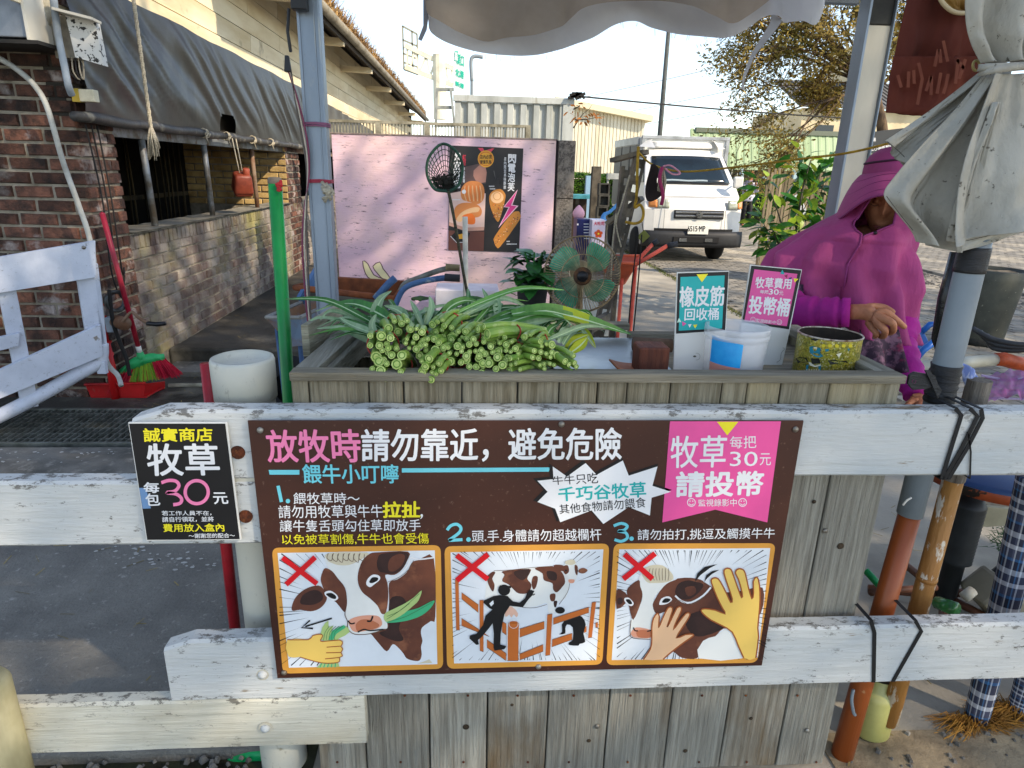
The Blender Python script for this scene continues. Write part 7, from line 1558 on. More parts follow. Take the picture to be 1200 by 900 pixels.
for s in (-1,1): b.tube([fr(s*(.016+.022*t),.006-.004*math.sin(t*3.14),.0125+.002*math.sin(t*3.14)) for t in (0,.25,.5,.75,1)],.0010,5)
b.make('eyelash',mat('dark hair','#1d1612'),WN,smooth=True)
b=B()
for s in (-1,1): b.tube([fr(s*(.014+.026*t),.030+.006*math.sin(t*3.1),-.004) for t in (0,.33,.66,1)],[.002,.003,.003,.0015],6)
b.make('eyebrow',mat('dark hair','#1d1612'),WN,smooth=True)
# hood and cape
rows=[((1015,222),(1068,220),.072),((1009,230),(1072,228),.100),((999,242),(1074,240),.112),((984,255),(1074,256),.122),((960,268),(1074,272),.132),((934,283),(1073,290),.150),((910,299),(1074,312),.172),((902,315),(1075,336),.188),((902,334),(1072,364),.194),((914,354),(1070,394),.192)]
rw=[]
for (l,r_,ry) in rows: rw.append((P(*l,1.95),P(*r_,1.95),ry))
def hood(u,v):
    k=v*(len(rw)-1); i=min(int(k),len(rw)-2); t=k-i; t=t*t*(3-2*t)*.3+t*.7
    l=rw[i][0].lerp(rw[i+1][0],t); r_=rw[i][1].lerp(rw[i+1][1],t); ry=rw[i][2]+(rw[i+1][2]-rw[i][2])*t
    # u: 0..1 round from the front opening, right round the back, to the front again
    op=max(0,min(1,(.47-v)/.10)); w_=.47*op*(1 if v<.50 else 0)   # half width (rad) of the face opening
    cen=1.50
    th=cen+w_*1.0+(2*math.pi-2*w_)*u
    c=(l+r_)/2; rx=(r_.x-l.x)/2; z=l.z+(r_.z-l.z)*(.5+.5*math.cos(th))
    f=max(0,v-.34)
    fold=.060*f*(abs(math.sin(th*5.0+1.5*math.sin(v*4+th)))**.6-.6)+.022*f*math.sin(th*12+v*6)+.016*noise.noise(Vector((th*2.2+v*6,v*4,3)))*min(1,v*3)+.020*f*math.sin(th*11+v*7)+.014*f*noise.noise(Vector((th*4,v*5,7)))+.006*noise.noise(Vector((th*3,v*9,0)))
    of=Rz@Vector(((rx*.9+fold)*math.cos(th),-(ry*(.86 if v>.5 else .95)+fold*1.2)*math.sin(th),0)); q=Vector((c.x,1.98,z))+of
    # overlap of the two front flaps
    if v>.50: q.y-= .012*math.exp(-((th-cen)/.12)**2)*(1 if th<cen+.5 else 0)
    return q
B().grid(hood,90,60).make('cape',m_cape,WN,smooth=True,solid=.003)
b=B(); b.tube([hood(.0,v)+Vector((0,-.004,0)) for v in np.linspace(.02,1,30)],.0028,6); b.tube([hood(.999,v)+Vector((0,-.004,0)) for v in np.linspace(.02,.50,16)],.0028,6); b.tube([hood(u,1.0) for u in np.linspace(0,1,80)],.0025,5,cap=False); b.make('cape_hem',mat('cape stitched hem','#86306a'),WN,smooth=True)
for px,py in ((1013,263),(1026,281)): 
    c=hood(.985 if px<1020 else .995,.44 if px<1020 else .52); B().lathe([(.0055,0),(.0055,.003),(0,.004)],c+Vector((-.008 if px<1020 else -.012,-.008,0)),14,(0,-1,.1)).make('snap_button',mat('dark snap','#1d0f1a',rough=.3),WN,smooth=True)
# hat
hc=Hc+Vector((.000,-.005,.086)); HT=Rz@Matrix.Rotation(-.12,3,'Y')@Matrix.Rotation(-.02,3,'X')
def brim(u,v):
    th=u*6.28318; cs=math.cos(th); sn=math.sin(th); r=.084+(.178-.084)*v
    side=abs(cs)**2.2; d=-.012*v-.056*v*v*max(0,sn)-(.125 if cs<0 else .10)*side*v**1.6-.03*max(0,-sn)*v+.0035*math.sin(th*7+1)*v
    r*=1-.12*side*v
    return hc+HT@Vector((cs*r*1.03,-sn*r*1.04,d))
B().grid(brim,96,12).make('hat_brim',m_hat,WN,smooth=True,solid=.003)
b=B()
for vv in (.35,.62,.86,1.0): b.tube([brim(u,vv)+Vector((0,0,.0025)) for u in np.linspace(0,1,97)],.0009 if vv<.9 else .0032,5,cap=False)
b.make('brim_piping',mat('hat seam','#7d3064'),WN,smooth=True)
def crown(u,v):
    th=u*6.28318; prof=[(.090,-.012),(.088,.010),(.083,.034),(.070,.054),(.045,.068),(0,.074)]; k=v*5; i=min(int(k),4); t=k-i; r=prof[i][0]*(1-t)+prof[i+1][0]*t; z=prof[i][1]*(1-t)+prof[i+1][1]*t
    r*=1+.015*math.sin(th*5+z*30)+.02*noise.noise(Vector((math.cos(th)*2,math.sin(th)*2,z*20))); return hc+HT@Vector((math.cos(th)*r,-math.sin(th)*r*1.12,z))
B().grid(crown,64,24).make('hat_crown',m_hat,WN,smooth=True)
B().tube([crown(u,.36) for u in np.linspace(0,1,65)],.0035,6,cap=False).make('hat_band',mat('dark hat band','#3a1630'),WN,smooth=True)
# sleeves
def sleeve(pts,rs,nm='sleeve'):
    pp=cat_rom(pts,7,False); k=len(pp); rr=[rs[0]+(rs[-1]-rs[0])*i/(k-1)+.0035*math.sin(i*2.1)+.002*math.sin(i*5.3) for i in range(k)]
    B().tube(pp,rr,22).make(nm,m_slv,WN,smooth=True)
sleeve([Vector((.90,1.97,1.10)),P(916,352,1.90),P(936,365,1.78),P(965,366,1.72),P(990,366,1.686)],[.056,.037])
b=B(); q0=P(986,366,1.69); q1=P(996,366,1.68); b.tube([q0,q0.lerp(q1,.2),q1],[.0385,.040,.0392],24).make('cuff',m_slv,WN,smooth=True)
sleeve([Vector((1.17,1.97,1.13)),P(1050,372,1.88),P(1051,400,1.83),P(1062,430,1.76),P(1075,463,1.685)],[.062,.036])
# shirt, trousers, shoes
m_shirt=mat('dark patterned shirt','#3b2a3c','#7b5a6e',sc_=38,lo=.5,hi=.6,rough=.8,c3='#8e2f52',sc3=14,lo3=.6,hi3=.68)
def shirt(u,v): th=u*6.28318; z=1.12-.44*v; return Vector((1.03+(.115+.04*math.sin(v*3)+.006*math.sin(th*9))*math.cos(th),2.0-(.125+.03*v+.006*math.sin(th*7+v*6))*math.sin(th),z))
B().grid(shirt,48,16).make('shirt',m_shirt,WN,smooth=True)
b=B(); b.grid(lambda u,v:P(1003,384,1.80).lerp(P(1048,384,1.80),u)+Vector((.01*v,-.02+.03*math.cos(u*9)*v-.05*v,-.115*v)),20,8); b.make('apron',m_shirt,WN,smooth=True,solid=.003)
for s,x in ((0,.935),(1,1.105)): B().tube([(x+ (.01 if s==0 else -.01),2.02,.80),(x,2.0,.42),(x,2.05,.10)],[.105,.08,.06],16).make('trouser_leg',mat('dark trousers','#26242b','#1b1a20',sc_=9),WN,smooth=True)
for x in (.93,1.11): B().box((x,1.99,.035),(.085,.23,.07),taper=.8).make('shoe',mat('black plastic','#17171a'),WN,bevel=.02)
# ---- distant visitor photographing
VP_=root('person',(P(873,265,20).x,20,0),'distant visitor in a white patterned shirt and black trousers beside the truck','person')
def V3(px,py,Y=20): return P(px,py,Y)
k=1.0; foot=Vector((P(872,264,19.6).x,19.6,0)); cx_=foot.x
V=[(0,0,.86),(0,0,1.1),(.01,0,1.34),(.02,-.01,1.46),(.03,-.02,1.56),(-.17,0,1.33),(-.2,-.1,1.10),(-.02,-.26,1.40),(.17,0,1.33),(.22,-.1,1.12),(.07,-.26,1.42),(-.08,0,.82),(-.08,-.02,.45),(-.08,.02,.06),(.09,0,.82),(.10,-.04,.45),(.11,.02,.06),(-.08,-.12,.03),(.11,-.12,.03)]
s_=.92
V=[Vector((cx_+x*s_,19.6+y*s_,z*s_)) for x,y,z in V]
bd=B(); bd.add(*skinmesh(V,[(0,1),(1,2),(2,3),(3,4),(2,5),(5,6),(6,7),(2,8),(8,9),(9,10),(0,11),(11,12),(12,13),(0,14),(14,15),(15,16),(13,17),(16,18)],[.12,.11,.1,.05,.06,.05,.04,.03,.05,.04,.03,.07,.05,.04,.07,.05,.04,.03,.03],0,1))
bd.grid(lambda u,v:V[4]+Vector((.07*math.sin(v*3.1416)*math.cos(u*6.283),.085*math.sin(v*3.1416)*math.sin(u*6.283),.04+.105*math.cos(v*3.1416))),16,12); bd.make('body',m_skin,VP_,smooth=True)
B().grid(lambda u,v:V[4]+Vector((.083*math.sin(v*2)*math.cos(u*6.283),.02+.09*math.sin(v*2)*math.sin(u*6.283),.055+.105*math.cos(v*2))),16,10).make('hair',mat('dark hair','#1d1612'),VP_,smooth=True)
m_vs=mat('pale patterned shirt','#c9cbe0','#8f94bf',sc_=26,lo=.55,hi=.6,rough=.8)
B().grid(lambda u,v:Vector((cx_+.01+(.17-.03*math.cos(v*3))*math.cos(u*6.283),19.6-.12*math.sin(u*6.283),1.30-.58*v)),20,8).make('shirt',m_vs,VP_,smooth=True,solid=.01)
for a,c,e in ((5,6,7),(8,9,10)): B().tube([V[a],V[c],V[c].lerp(V[e],.6)],[.075,.065,.05],10).make('sleeve',m_vs,VP_,smooth=True)
for a,c,e in ((11,12,13),(14,15,16)): B().tube([V[a]+Vector((0,0,.08)),V[c],V[e]],[.10,.075,.06],10).make('trouser_leg',mat('black trousers','#15151a'),VP_,smooth=True)
o=B().box(V[7].lerp(V[10],.5)+Vector((.02,-.05,0)),(.13,.06,.09)).make('camera_device',mat('black plastic','#17171a'),bevel=.01); o.name='handheld_camera'; tag(o,'small black camera held up by the distant visitor','camera')
# ================================================================ CLOTHS
m_can=translucent('grey white canvas','#bbb8ac','#989487',.18,sc_=3.5,lo=.42,hi=.68,rough=.92,bump=.7,bsc=26,bst=(1.6,1,.7),c3='#5f5b52',sc3=60,lo3=.63,hi3=.68)
def flap(name,lp,rp,Y,m,parent,amp=.02,nf=5,nu=48,nv=40,ph=0,Yb=None,grow=.7,solid=.0015,sharp=False,lap=0):
    l=cat_rom([(x,y,0) for x,y in lp],8,False); r=cat_rom([(x,y,0) for x,y in rp],8,False)
    def at(c,t): k=t*(len(c)-1); i=min(int(k),len(c)-2); return c[i].lerp(c[i+1],k-i)
    def fn(u,v):
        a=at(l,v); c=at(r,v); q=a.lerp(c,u); yy=Y+((Yb or Y)-Y)*v; s=math.sin(nf*math.pi*u+ph+.5*math.sin(v*3))
        if sharp: s=abs(s)*2-1
        return P(q.x,q.y,yy)+Vector((0,(-amp*s*(.25+.75*v**grow)+.010*noise.noise(Vector((u*5,v*3,ph)))+.005*noise.noise(Vector((u*16,v*5,ph+3))))*min(1,7*u+.05,7*(1-u)+.05)-lap*u,0))
    return B().grid(fn,nu,nv).make(name,m,parent,smooth=True,solid=solid)
CU=root('canvas_curtain',tuple(P(1150,295,1.28)),'grey-white canvas curtain tied round the stall post and spread over the woman','curtain')
flap('upper_drape',[(1131,-30),(1131,20),(1137,50),(1149,74)],[(1290,-30),(1270,20),(1250,50),(1235,72)],1.30,m_can,CU,.030,6,90,40,grow=.1)
flap('upper_flap',[(1148,84),(1105,118),(1066,146),(1037,165)],[(1166,84),(1140,125),(1110,150),(1062,197)],1.335,m_can,CU,.012,2.4,ph=.4)
flap('under_flap',[(1037,165),(1045,172),(1052,186),(1062,198)],[(1100,150),(1098,162),(1090,180),(1085,205)],1.36,m_can,CU,.006,3)
flap('middle_flap',[(1156,84),(1120,128),(1082,168),(1050,205),(1036,228),(1050,248),(1068,270),(1074,283)],[(1185,84),(1168,140),(1150,190),(1138,225),(1128,250),(1124,272),(1122,288),(1122,296)],1.30,m_can,CU,.034,3.1,90,70,ph=-.6,Yb=1.26)
flap('right_flap',[(1166,86),(1150,130),(1134,175),(1124,215),(1120,250),(1119,275),(1120,290)],[(1262,86),(1268,130),(1272,170),(1274,200),(1272,220),(1268,235),(1262,246)],1.26,m_can,CU,.030,3.6,90,70,ph=2.4,Yb=1.20)
flap('hem_layer',[(1122,282),(1120,286),(1121,291),(1122,296)],[(1262,232),(1262,240),(1262,248),(1262,254)],1.235,m_can,CU,.004,3,30,8)
flap('fold',[(1163,120),(1140,180),(1118,240),(1108,283)],[(1172,120),(1158,180),(1146,240),(1134,286)],1.245,m_can,CU,.010,2,ph=.3)
b=B()
for k in range(2):
    pts=[P(1147+0,76+k*5,1.32),P(1150,75+k*6,1.285),P(1172,74+k*3,1.262),P(1200,73+k*1,1.255),P(1240,72,1.26)]; pp=cat_rom(pts,6,False)
    b.grid(lambda u,v:pp[min(int(u*(len(pp)-1)),len(pp)-1)]+Vector((0,-.003*k-.002*math.sin(v*3.14),-.012*v)),24,2)
b.make('tie_strap',m_can,CU,smooth=True,solid=.0025)
# stitching lines along hems
b=B()
for pts,Y in (([(1040,166),(1052,176),(1060,184)],1.325),([(1039,230),(1053,249),(1070,270)],1.245),([(1124,284),(1160,276),(1205,262)],1.222)): b.tube([P(x,y,Y) for x,y in pts],.0007,4)
b.make('hem_seam',mat('dark seam','#4c4a45'),CU)
o=B().tube([P(1144+4*math.cos(a),77+6*math.sin(a),1.345) for a in np.linspace(0,6.2832,17)],.0025,6,cap=False).make('cloth_ring',mat('brass ring','#a39560',met=.3,rough=.5),CU,smooth=True)
# brown cloth
BC=root('brown_cloth',tuple(P(1060,134,1.5)),'hanging rust-brown cloth with faint pale lettering behind the curtain','cloth')
m_br=translucent('rust brown cloth','#7d3d2e','#5f2c22',.35,sc_=2,st=(3,1,.6),rough=.85,bump=.15,bsc=120)
flap('sheet',[(1070,-30),(1058,20),(1049,60),(1041,95)],[(1190,-30),(1185,20),(1180,60),(1180,90)],1.50,m_br,BC,.012,5,60,30,grow=.5)
flap('lower_sheet',[(1047,66),(1043,90),(1040,112),(1038,132)],[(1180,66),(1170,95),(1150,125),(1120,140)],1.492,m_br,BC,.008,4,50,20,ph=1)
bl_=translucent('faded letter print','#9a5a44','#84463a',.35,sc_=9)
p=Print(Plane((0,1.474,0),(0,-1,0)),tf=lambda x,y:(1030+x/6.923,y/6.923))
for s in ([(480,400),(450,540)],[(490,400),(500,510)],[(520,330),(555,500)],[(320,510),(350,640),(310,850)],[(150,610),(180,710)],[(240,580),(235,710)],[(280,570),(285,680)],[(420,620),(380,740)],[(425,620),(420,770)],[(500,590),(470,760)],[(560,600),(540,700),(520,760)],[(640,480),(620,680)],[(700,480),(650,640)],[(630,480),(690,560)]): p.stroke(s,26,bl_,1,taper=False)
p.finish('faded_lettering',BC)
o=flap('ochre_panel',[(1098,-30),(1101,-12),(1110,8),(1122,14)],[(1160,-30),(1160,-12),(1160,8),(1160,14)],1.468,mat('ochre cloth','#8a6420','#6b4a18',sc_=6),BC,.003,2); 
B().tube(cat_rom([P(1096,-30,1.462),P(1101,-4,1.462),P(1110,9,1.462),P(1122,15,1.462),P(1140,15,1.462)],6,False),.0045,6).make('cream_piping',mat('cream piping','#c9b48c'),BC,smooth=True)
# canopy valance
CN=root('canopy',(.3,2.0,1.72),'ragged translucent pale canopy cloth hanging over the top of the stall','canopy')
m_cn=translucent('pale canopy cloth','#d8d8d8','#c3c4c8',.72,sc_=3,rough=.9,bump=.6,bsc=14,bst=(1.4,1,.8))
m_cn2=translucent('brown canopy lining','#b3a594','#998b7a',.72,sc_=3,rough=.9)
e1=[(498,-2),(501,20),(504,35),(520,47),(545,58),(575,65),(600,67),(630,65),(655,58),(675,50),(697,42),(716,31),(730,27),(745,28),(762,35),(785,39),(820,41),(850,42),(866,39),(878,32),(888,24),(900,20),(911,22),(920,26),(935,23),(948,22),(958,28),(960,20),(962,-2)]
e2=[(498,-6),(501,16),(515,26),(540,38),(567,47),(590,45),(625,42),(655,33),(670,20),(690,6),(740,2),(800,6),(840,18),(862,26),(880,16),(896,4),(910,-8)]
def val(name,edge,Y,m,amp,ph=0,top=-70):
    ee=cat_rom([(x,y,0) for x,y in edge],4,False); n=len(ee)-1
    def fn(u,v):
        q=ee[min(int(round(u*n)),n)]; x=q.x+(q.x-730)*.03*(1-v); y=top+(q.y-top)*v
        return P(x,y,Y+.10*(1-v))+Vector((0,amp*math.sin(u*23+ph+math.sin(v*3))*(.3+v)+.012*noise.noise(Vector((u*20,v*3,ph))),0))
    return B().grid(fn,n,14).make(name,m,CN,smooth=True)
val('valance',e1,1.75,m_cn,.02); val('valance_lining',e2,1.70,m_cn2,.012,2)
B().prism([P(905,14,1.75),P(917,24,1.75),P(910,34,1.75),P(897,50,1.75),(P(884,66,1.76)),P(873,92,1.76),P(871,105,1.76),P(869,104,1.76),P(871,88,1.76),P(880,64,1.76),P(893,43,1.75),P(902,28,1.75)],(0,.002,0)).make('torn_strip',m_cn,CN)
B().prism([P(502,20,1.74),P(500,35,1.74),(P(494,48,1.74)),P(490,46,1.74),P(496,30,1.74),P(496,-10,1.74),P(500,-10,1.74)],(0,.002,0)).make('torn_strip',mat('grey rag','#6d6f74','#55575c',sc_=9),CN)
b=B()
for i in range(40): x=ru(500,955); e=min(e1,key=lambda q:abs(q[0]-x)); q=P(x,e[1]-1,1.75); b.tube([q,q+Vector((ru(-.004,.004),0,-ru(.004,.014)))],.0005,3,cap=False)
o=b.make('frayed_threads',m_cn,CN); o['kind']='stuff'
B().grid(lambda u,v:Vector((-.62+2.15*u,1.86+.95*v,2.10+.04*math.sin(u*9)-.03*math.sin(v*3.14))),30,10).make('roof_sheet',m_cn2,CN)
for a,c in (((-.6,1.86,2.08),(1.5,1.86,2.08)),((-.6,2.8,2.08),(1.5,2.8,2.08))): B().tube([a,c],.02,8).make('roof_bar',m_alu,CN)
# ================================================================ RIGHT SIDE
m_gp2=mat('grey pvc pipe','#7d8890','#6a757d',sc_=4,rough=.4,bump=.05); m_or2=mat('orange brown pipe','#9c4f22','#7a3a18',sc_=4,st=(1,1,.4),rough=.35,bump=.08,c3='#b07a52',sc3=22,lo3=.66,hi3=.69); m_tape=mat('black tape','#1b1c1e','#2a2b2e',sc_=9,st=(1,1,6),rough=.4,bump=.4,bsc=60,bst=(1,1,6))
PO=root('umbrella_pole',(P(990,895,1.25).x,1.255,0),'leaning grey pvc and orange-brown pipe taped together and strapped to the fence','pole')
top=P(1142,292,1.26); mid1=P(1113,425,1.256); m2=P(1102,474,1.255); m3=P(1070,600,1.255); bot=Vector((P(993,893,1.25).x,1.255,0))
top=Vector((.9665,1.262,top.z+.5)); 
ax0=Vector((.966,1.257,0)); 
def pz(py,px=1100): return P(px,py,1.255).z
pa,pb,pc,pd=P(1071,585,1.262),P(1102,460,1.262),P(1140,300,1.262),G(991,893,0); ph=pc+(pc-pb)*.12; pd.y=1.262
pa2=pa+(pd-pa)*.05
def on(py): # point on the pole axis at a pixel row
    return pd.lerp(pa,(893-py)/(893-585)) if py>585 else pa.lerp(pb,(585-py)/125) if py>460 else pb.lerp(pc,(460-py)/160)
B().tube([pa2,pb,pc,ph],.0272,24).make('pvc_pipe',m_gp2,PO,smooth=True)
B().tube([pd,pd.lerp(pa2,.5),pa2+(pa-pa2)*.3],[.0262,.0245,.0232],22).make('lower_pipe',m_or2,PO,smooth=True)
zt=pz(425,1115); zb=pz(470,1103); b=B(); k=14
b.tube([on(470).lerp(on(425),i/k) for i in range(k+1)],[.0292+.0016*math.sin(i*2.4) for i in range(k+1)],24).make('tape_wrap',m_tape,PO,smooth=True)
b=B(); zt=pz(292,1140); zb=pz(318,1135); b.tube([on(318).lerp(on(290),i/6) for i in range(7)],.0292,24).make('tape_wrap',m_tape,PO,smooth=True)
b=B(); c=P(1070,447,1.215); e=P(1102,447,1.215); b.prism([P(1066,440,1.215),P(1072,436,1.215),P(1096,440,1.215),P(1100,452,1.215),P(1084,456,1.215),P(1070,457,1.215),P(1064,450,1.215)],(0,.006,0)); b.prism([P(1084,434,1.21),P(1090,434,1.21),P(1104,458,1.21),P(1099,468,1.21),P(1092,450,1.21)],(0,.004,0)); b.make('plastic_tab',m_tape,PO,bevel=.001)
B().lathe([(.004,0),(.004,.001)],P(1071,447,1.214),12,(0,-1,0)).make('tab_hole',mat('pink dot','#c23a8a'),PO)
# black sleeve behind the pole
o=B().tube([P(1126,296,1.33),P(1112,350,1.325),P(1103,398,1.32),P(1101,412,1.32)],[.020,.021,.019,.008],16).make('black_sleeve',mat('glossy black sleeve','#141417','#232327',sc_=9,rough=.25,bump=.3),smooth=True); tag(o,'glossy black rolled sheet standing left of the grey pipe','roll')
m_bamb=mat('peeling bamboo pole','#a9773a','#8a5a26',sc_=3,st=(2,2,.6),rough=.55,bump=.5,bsc=30,bst=(3,3,.5),c3='#cfc4b0',sc3=24,lo3=.56,hi3=.60,st3=(1.6,1.6,.5))
BA=root('bamboo_pole',(1.08,1.32,.03),'orange-tan peeling bamboo pole with weathered grey top strapped beside the pipe','pole')
p0=P(1041,846,1.30); p1=P(1117,562,1.29); p2=P(1122,478,1.285); p3=P(1131,436,1.285)
q0=Vector((p0.x,1.30,p0.z)); q1=Vector((p1.x,1.29,p1.z)); dd=(q1-q0).normalized(); L_=(q1-q0).length
B().tube([q0,q0+dd*L_*.5,q1],[.0225,.0220,.0215],20).lathe([(.0225,0),(.017,-.006),(0,-.008)],q0,20,dd).make('shaft',m_bamb,BA,smooth=True)
q2=q1+dd*.24; B().tube([q1+dd*.001,q2],[.0235,.0240],14).make('weathered_top',mat('weathered pole top','#8d8478','#4f4840',sc_=5,st=(8,8,.5),rough=.95,bump=1,bsc=20,bst=(8,8,.4)),BA)
for t in (.22,.62): B().tube([q0+dd*L_*t,q0+dd*(L_*t+.006),q0+dd*(L_*t+.012)],[.0224,.0234,.0224],20).make('node_ring',m_bamb,BA,smooth=True)
# straps
m_st=mat('black strap','#0d0e10','#151619',sc_=20,rough=.7)
def strap(name,paths,wd,lab):
    r=root(name,tuple(P(*paths[0][-1],1.16)),lab,'strap')
    for pts in paths:
        pp=[P(x,y,1.1655) for x,y in pts]; b=B(); b.v=[];
        for i,q in enumerate(pp):
            d=(pp[min(i+1,len(pp)-1)]-pp[max(i-1,0)]).normalized(); s=Vector((d.z,0,-d.x))*wd/2; b.v+=[tuple(q-s),tuple(q+s),tuple(q+s+Vector((0,.0015,0))),tuple(q-s+Vector((0,.0015,0)))]
        for i in range(len(pp)-1):
            for j in range(4): b.f.append((i*4+j,i*4+(j+1)%4,(i+1)*4+(j+1)%4,(i+1)*4+j)); b.mi.append(0)
        b.make('band',m_st,r)
        # over the top and under the bottom of the rail
        for q in (pp[0],pp[-1]): B().beam(q+Vector((0,0,.0015 if q is pp[0] else -.0015)),q+Vector((0,.09,.0015 if q is pp[0] else -.0015)),wd,.0015).make('band_end',m_st,r)
strap('strap',[[(1120,479),(1127,487),(1116,522),(1104,561)],[(1137,479),(1146,488),(1126,528),(1107,561)],[(1150,480),(1152,490),(1134,525),(1112,561)]],.0085,'three black straps binding the poles to the top rail')
strap('strap',[[(1135,508),(1138,530),(1137,560)]],.003,'thin black cord loop hanging on the top rail beside the straps')
strap('strap',[[(1021,728),(1025,742),(1024,799)]],.0085,'left black strap running straight down the lower rail')
strap('strap',[[(1073,728),(1080,740),(1047,798)]],.0085,'right black strap slanting across the lower rail')
o=B().tube(cat_rom([P(1000,808,1.24),P(998,820,1.235),P(1000,834,1.235),P(1002,838,1.235)],5,False),.004,8).make('strap_tail',m_gp2,smooth=True); tag(o,'short grey loose strap end on the orange-brown pipe','strap')
o=B().tube([P(1058,592,1.22),P(1063,586,1.22),P(1068,583,1.22)],.0022,6).make('wire_twist',mat('white wire','#d9d6cc'),smooth=True); tag(o,'white wire twist at the joint of grey and orange pipe','wire')
# yellow jar
m_jar=mat('cloudy yellow plastic','#c2c07a','#a8a55c',sc_=3,rough=.35,alpha=1,spec=.5)
jb=G(1030,874,0.004); JR=root('jar',(jb.x,jb.y+.05,0),'cloudy yellow plastic jar standing behind the pole ends','jar')
B().lathe([(0,.005),(.042,.005),(.05,.015),(.051,.13),(.044,.15),(.03,.158),(.03,.185),(.0,.186)],(jb.x,jb.y+.05,0),32).make('jar_body',m_jar,JR,smooth=True)
B().lathe([(.0,.187),(.033,.187),(.033,.206),(.0,.207)],(jb.x,jb.y+.05,0),24).make('cap',mat('black plastic','#17171a'),JR,smooth=True)
# stool with a blue seat
SO=root('bar_stool',(P(1120,712,1.85).x,1.85,0),'low round stool with blue seat, chipped orange rim and black ribbed post','stool')
sx,sy=P(1168,590,1.85).x-.05,1.86; rs_=.20
pz2=P(1150,596,1.85-.19).z; 
B().lathe([(0,pz2+.045),(rs_-.015,pz2+.045),(rs_-.004,pz2+.038),(rs_-.002,pz2+.030)],(sx,sy,0),48).make('seat',mat('navy blue seat','#1d3a66','#152a4a',sc_=4,rough=.4),SO,smooth=True)
B().lathe([(rs_-.001,pz2+.030),(rs_,pz2+.028),(rs_,pz2),(rs_-.01,pz2-.004),(0,pz2-.004)],(sx,sy,0),48).make('rim',mat('chipped orange rim','#a34a24','#7d3417',sc_=6,rough=.5,c3='#241a14',sc3=5,lo3=.60,hi3=.62),SO,smooth=True)
px_=P(1120,660,1.85).x
B().lathe([(.0,pz2-.005),(.02,pz2-.005),(.02,pz2-.06),(.036,pz2-.065),(.046,pz2-.085)]+[(.050+(.0022 if i%2 else 0),pz2-.09-i*.0065) for i in range(34)]+[(.035,pz2-.315),(.034,.03),(0,.03)],(px_,1.86,0),32).make('post',mat('black ribbed rubber','#1c2022','#2b2f31',sc_=9,rough=.5),SO,smooth=True)
for a in range(5): an=a*1.2566+.3; B().tube([(px_,1.86,.04),(px_+.24*math.cos(an),1.86+.24*math.sin(an),.02)],.014,8).make('leg',mat('rust brown bar','#6d4026','#4a2c1c',sc_=9,rough=.6),SO,smooth=True)
# pale board and beige box beside the stool
o=B().prism([P(1103,603,2.0),P(1118,590,2.0),P(1215,600,2.0),P(1215,612,2.0),P(1156,618,2.0),P(1118,612,2.0)],(0,.02,0)).make('pale_board',mat('pale beige board','#a39c82','#857e66',sc_=4,rough=.8),bevel=.003); tag(o,'pale beige board edge seen behind the stool post','board')
BX=root('beige_can',tuple(P(1165,728,1.75)),'beige plastic canister with a white knob lying beside the plaid brooms','canister')
Rb=Matrix.Rotation(.75,3,'Y'); c=P(1167,700,1.78); B().box(c,(.16,.13,.11),Rb).make('can_body',mat('dull beige plastic','#8d8672','#756e5b',sc_=4,rough=.5),BX,bevel=.015)
B().tube([P(1140,692,1.7),P(1130,700,1.69)],[.016,.017],16).make('knob',mat('white knob','#b5b1a2'),BX,smooth=True)
B().box(c+Vector((.03,0,.07)),(.07,.09,.05),Rb).make('black_cap',mat('black plastic','#17171a'),BX,bevel=.01)
# plaid brooms
mp_=bpy.data.materials.new('plaid cloth'); mp_.use_nodes=True; N=mp_.node_tree.nodes; K=mp_.node_tree.links; bs=N['Principled BSDF']; bs.inputs['Roughness'].default_value=.9
tcn=N.new('ShaderNodeTexCoord'); sp_=N.new('ShaderNodeSeparateXYZ'); K.new(tcn.outputs['UV'],sp_.inputs[0])
def stripes(ax,freq,stops):
    m1=N.new('ShaderNodeMath'); m1.operation='MULTIPLY'; m1.inputs[1].default_value=freq; K.new(sp_.outputs[ax],m1.inputs[0]); fr_=N.new('ShaderNodeMath'); fr_.operation='FRACT'; K.new(m1.outputs[0],fr_.inputs[0])
    r=N.new('ShaderNodeValToRGB'); e=r.color_ramp; e.interpolation='CONSTANT'; e.elements[0].color=(*L(stops[0][1]),1); e.elements[1].position=stops[1][0]; e.elements[1].color=(*L(stops[1][1]),1)
    for p_,h_ in stops[2:]: q=e.elements.new(p_); q.color=(*L(h_),1)
    K.new(fr_.outputs[0],r.inputs[0]); return r.outputs[0]
s1=stripes(0,3,((0,'#2b2f45'),(.25,'#c9ccd2'),(.36,'#2b2f45'),(.5,'#3f78a8'),(.58,'#1c1f2e'),(.8,'#d5d5d5'),(.88,'#55586a'))); s2=stripes(1,7,((0,'#3b3f52'),(.2,'#d9dade'),(.32,'#4c4f63'),(.55,'#3a6ea0'),(.62,'#25283a'),(.85,'#c4c6cc')))
mx=N.new('ShaderNodeMix'); mx.data_type='RGBA'; mx.inputs[0].default_value=.5; K.new(s1,mx.inputs[6]); K.new(s2,mx.inputs[7]); K.new(mx.outputs[2],bs.inputs['Base Color'])
def uvtube(name,pts,rs,parent,m,n=20):
    pp=cat_rom(pts,6,False); k=len(pp); rr=[np.interp(i/(k-1),np.linspace(0,1,len(rs)),rs) for i in range(k)]
    b=B(); b.tube(pp,rr,n,cap=True); me=b.mesh(name,m,parent['wo'],True); uv=me.uv_layers.new(name='u')
    for p_ in me.polygons:
        for li in p_.loop_indices: vi=me.loops[li].vertex_index; i,j=divmod(vi,n); uv.data[li].uv=(abs(j/n*2-1),i/(k-1))
    o=bpy.data.objects.new(name,me); col.objects.link(o); o.parent=parent; return o
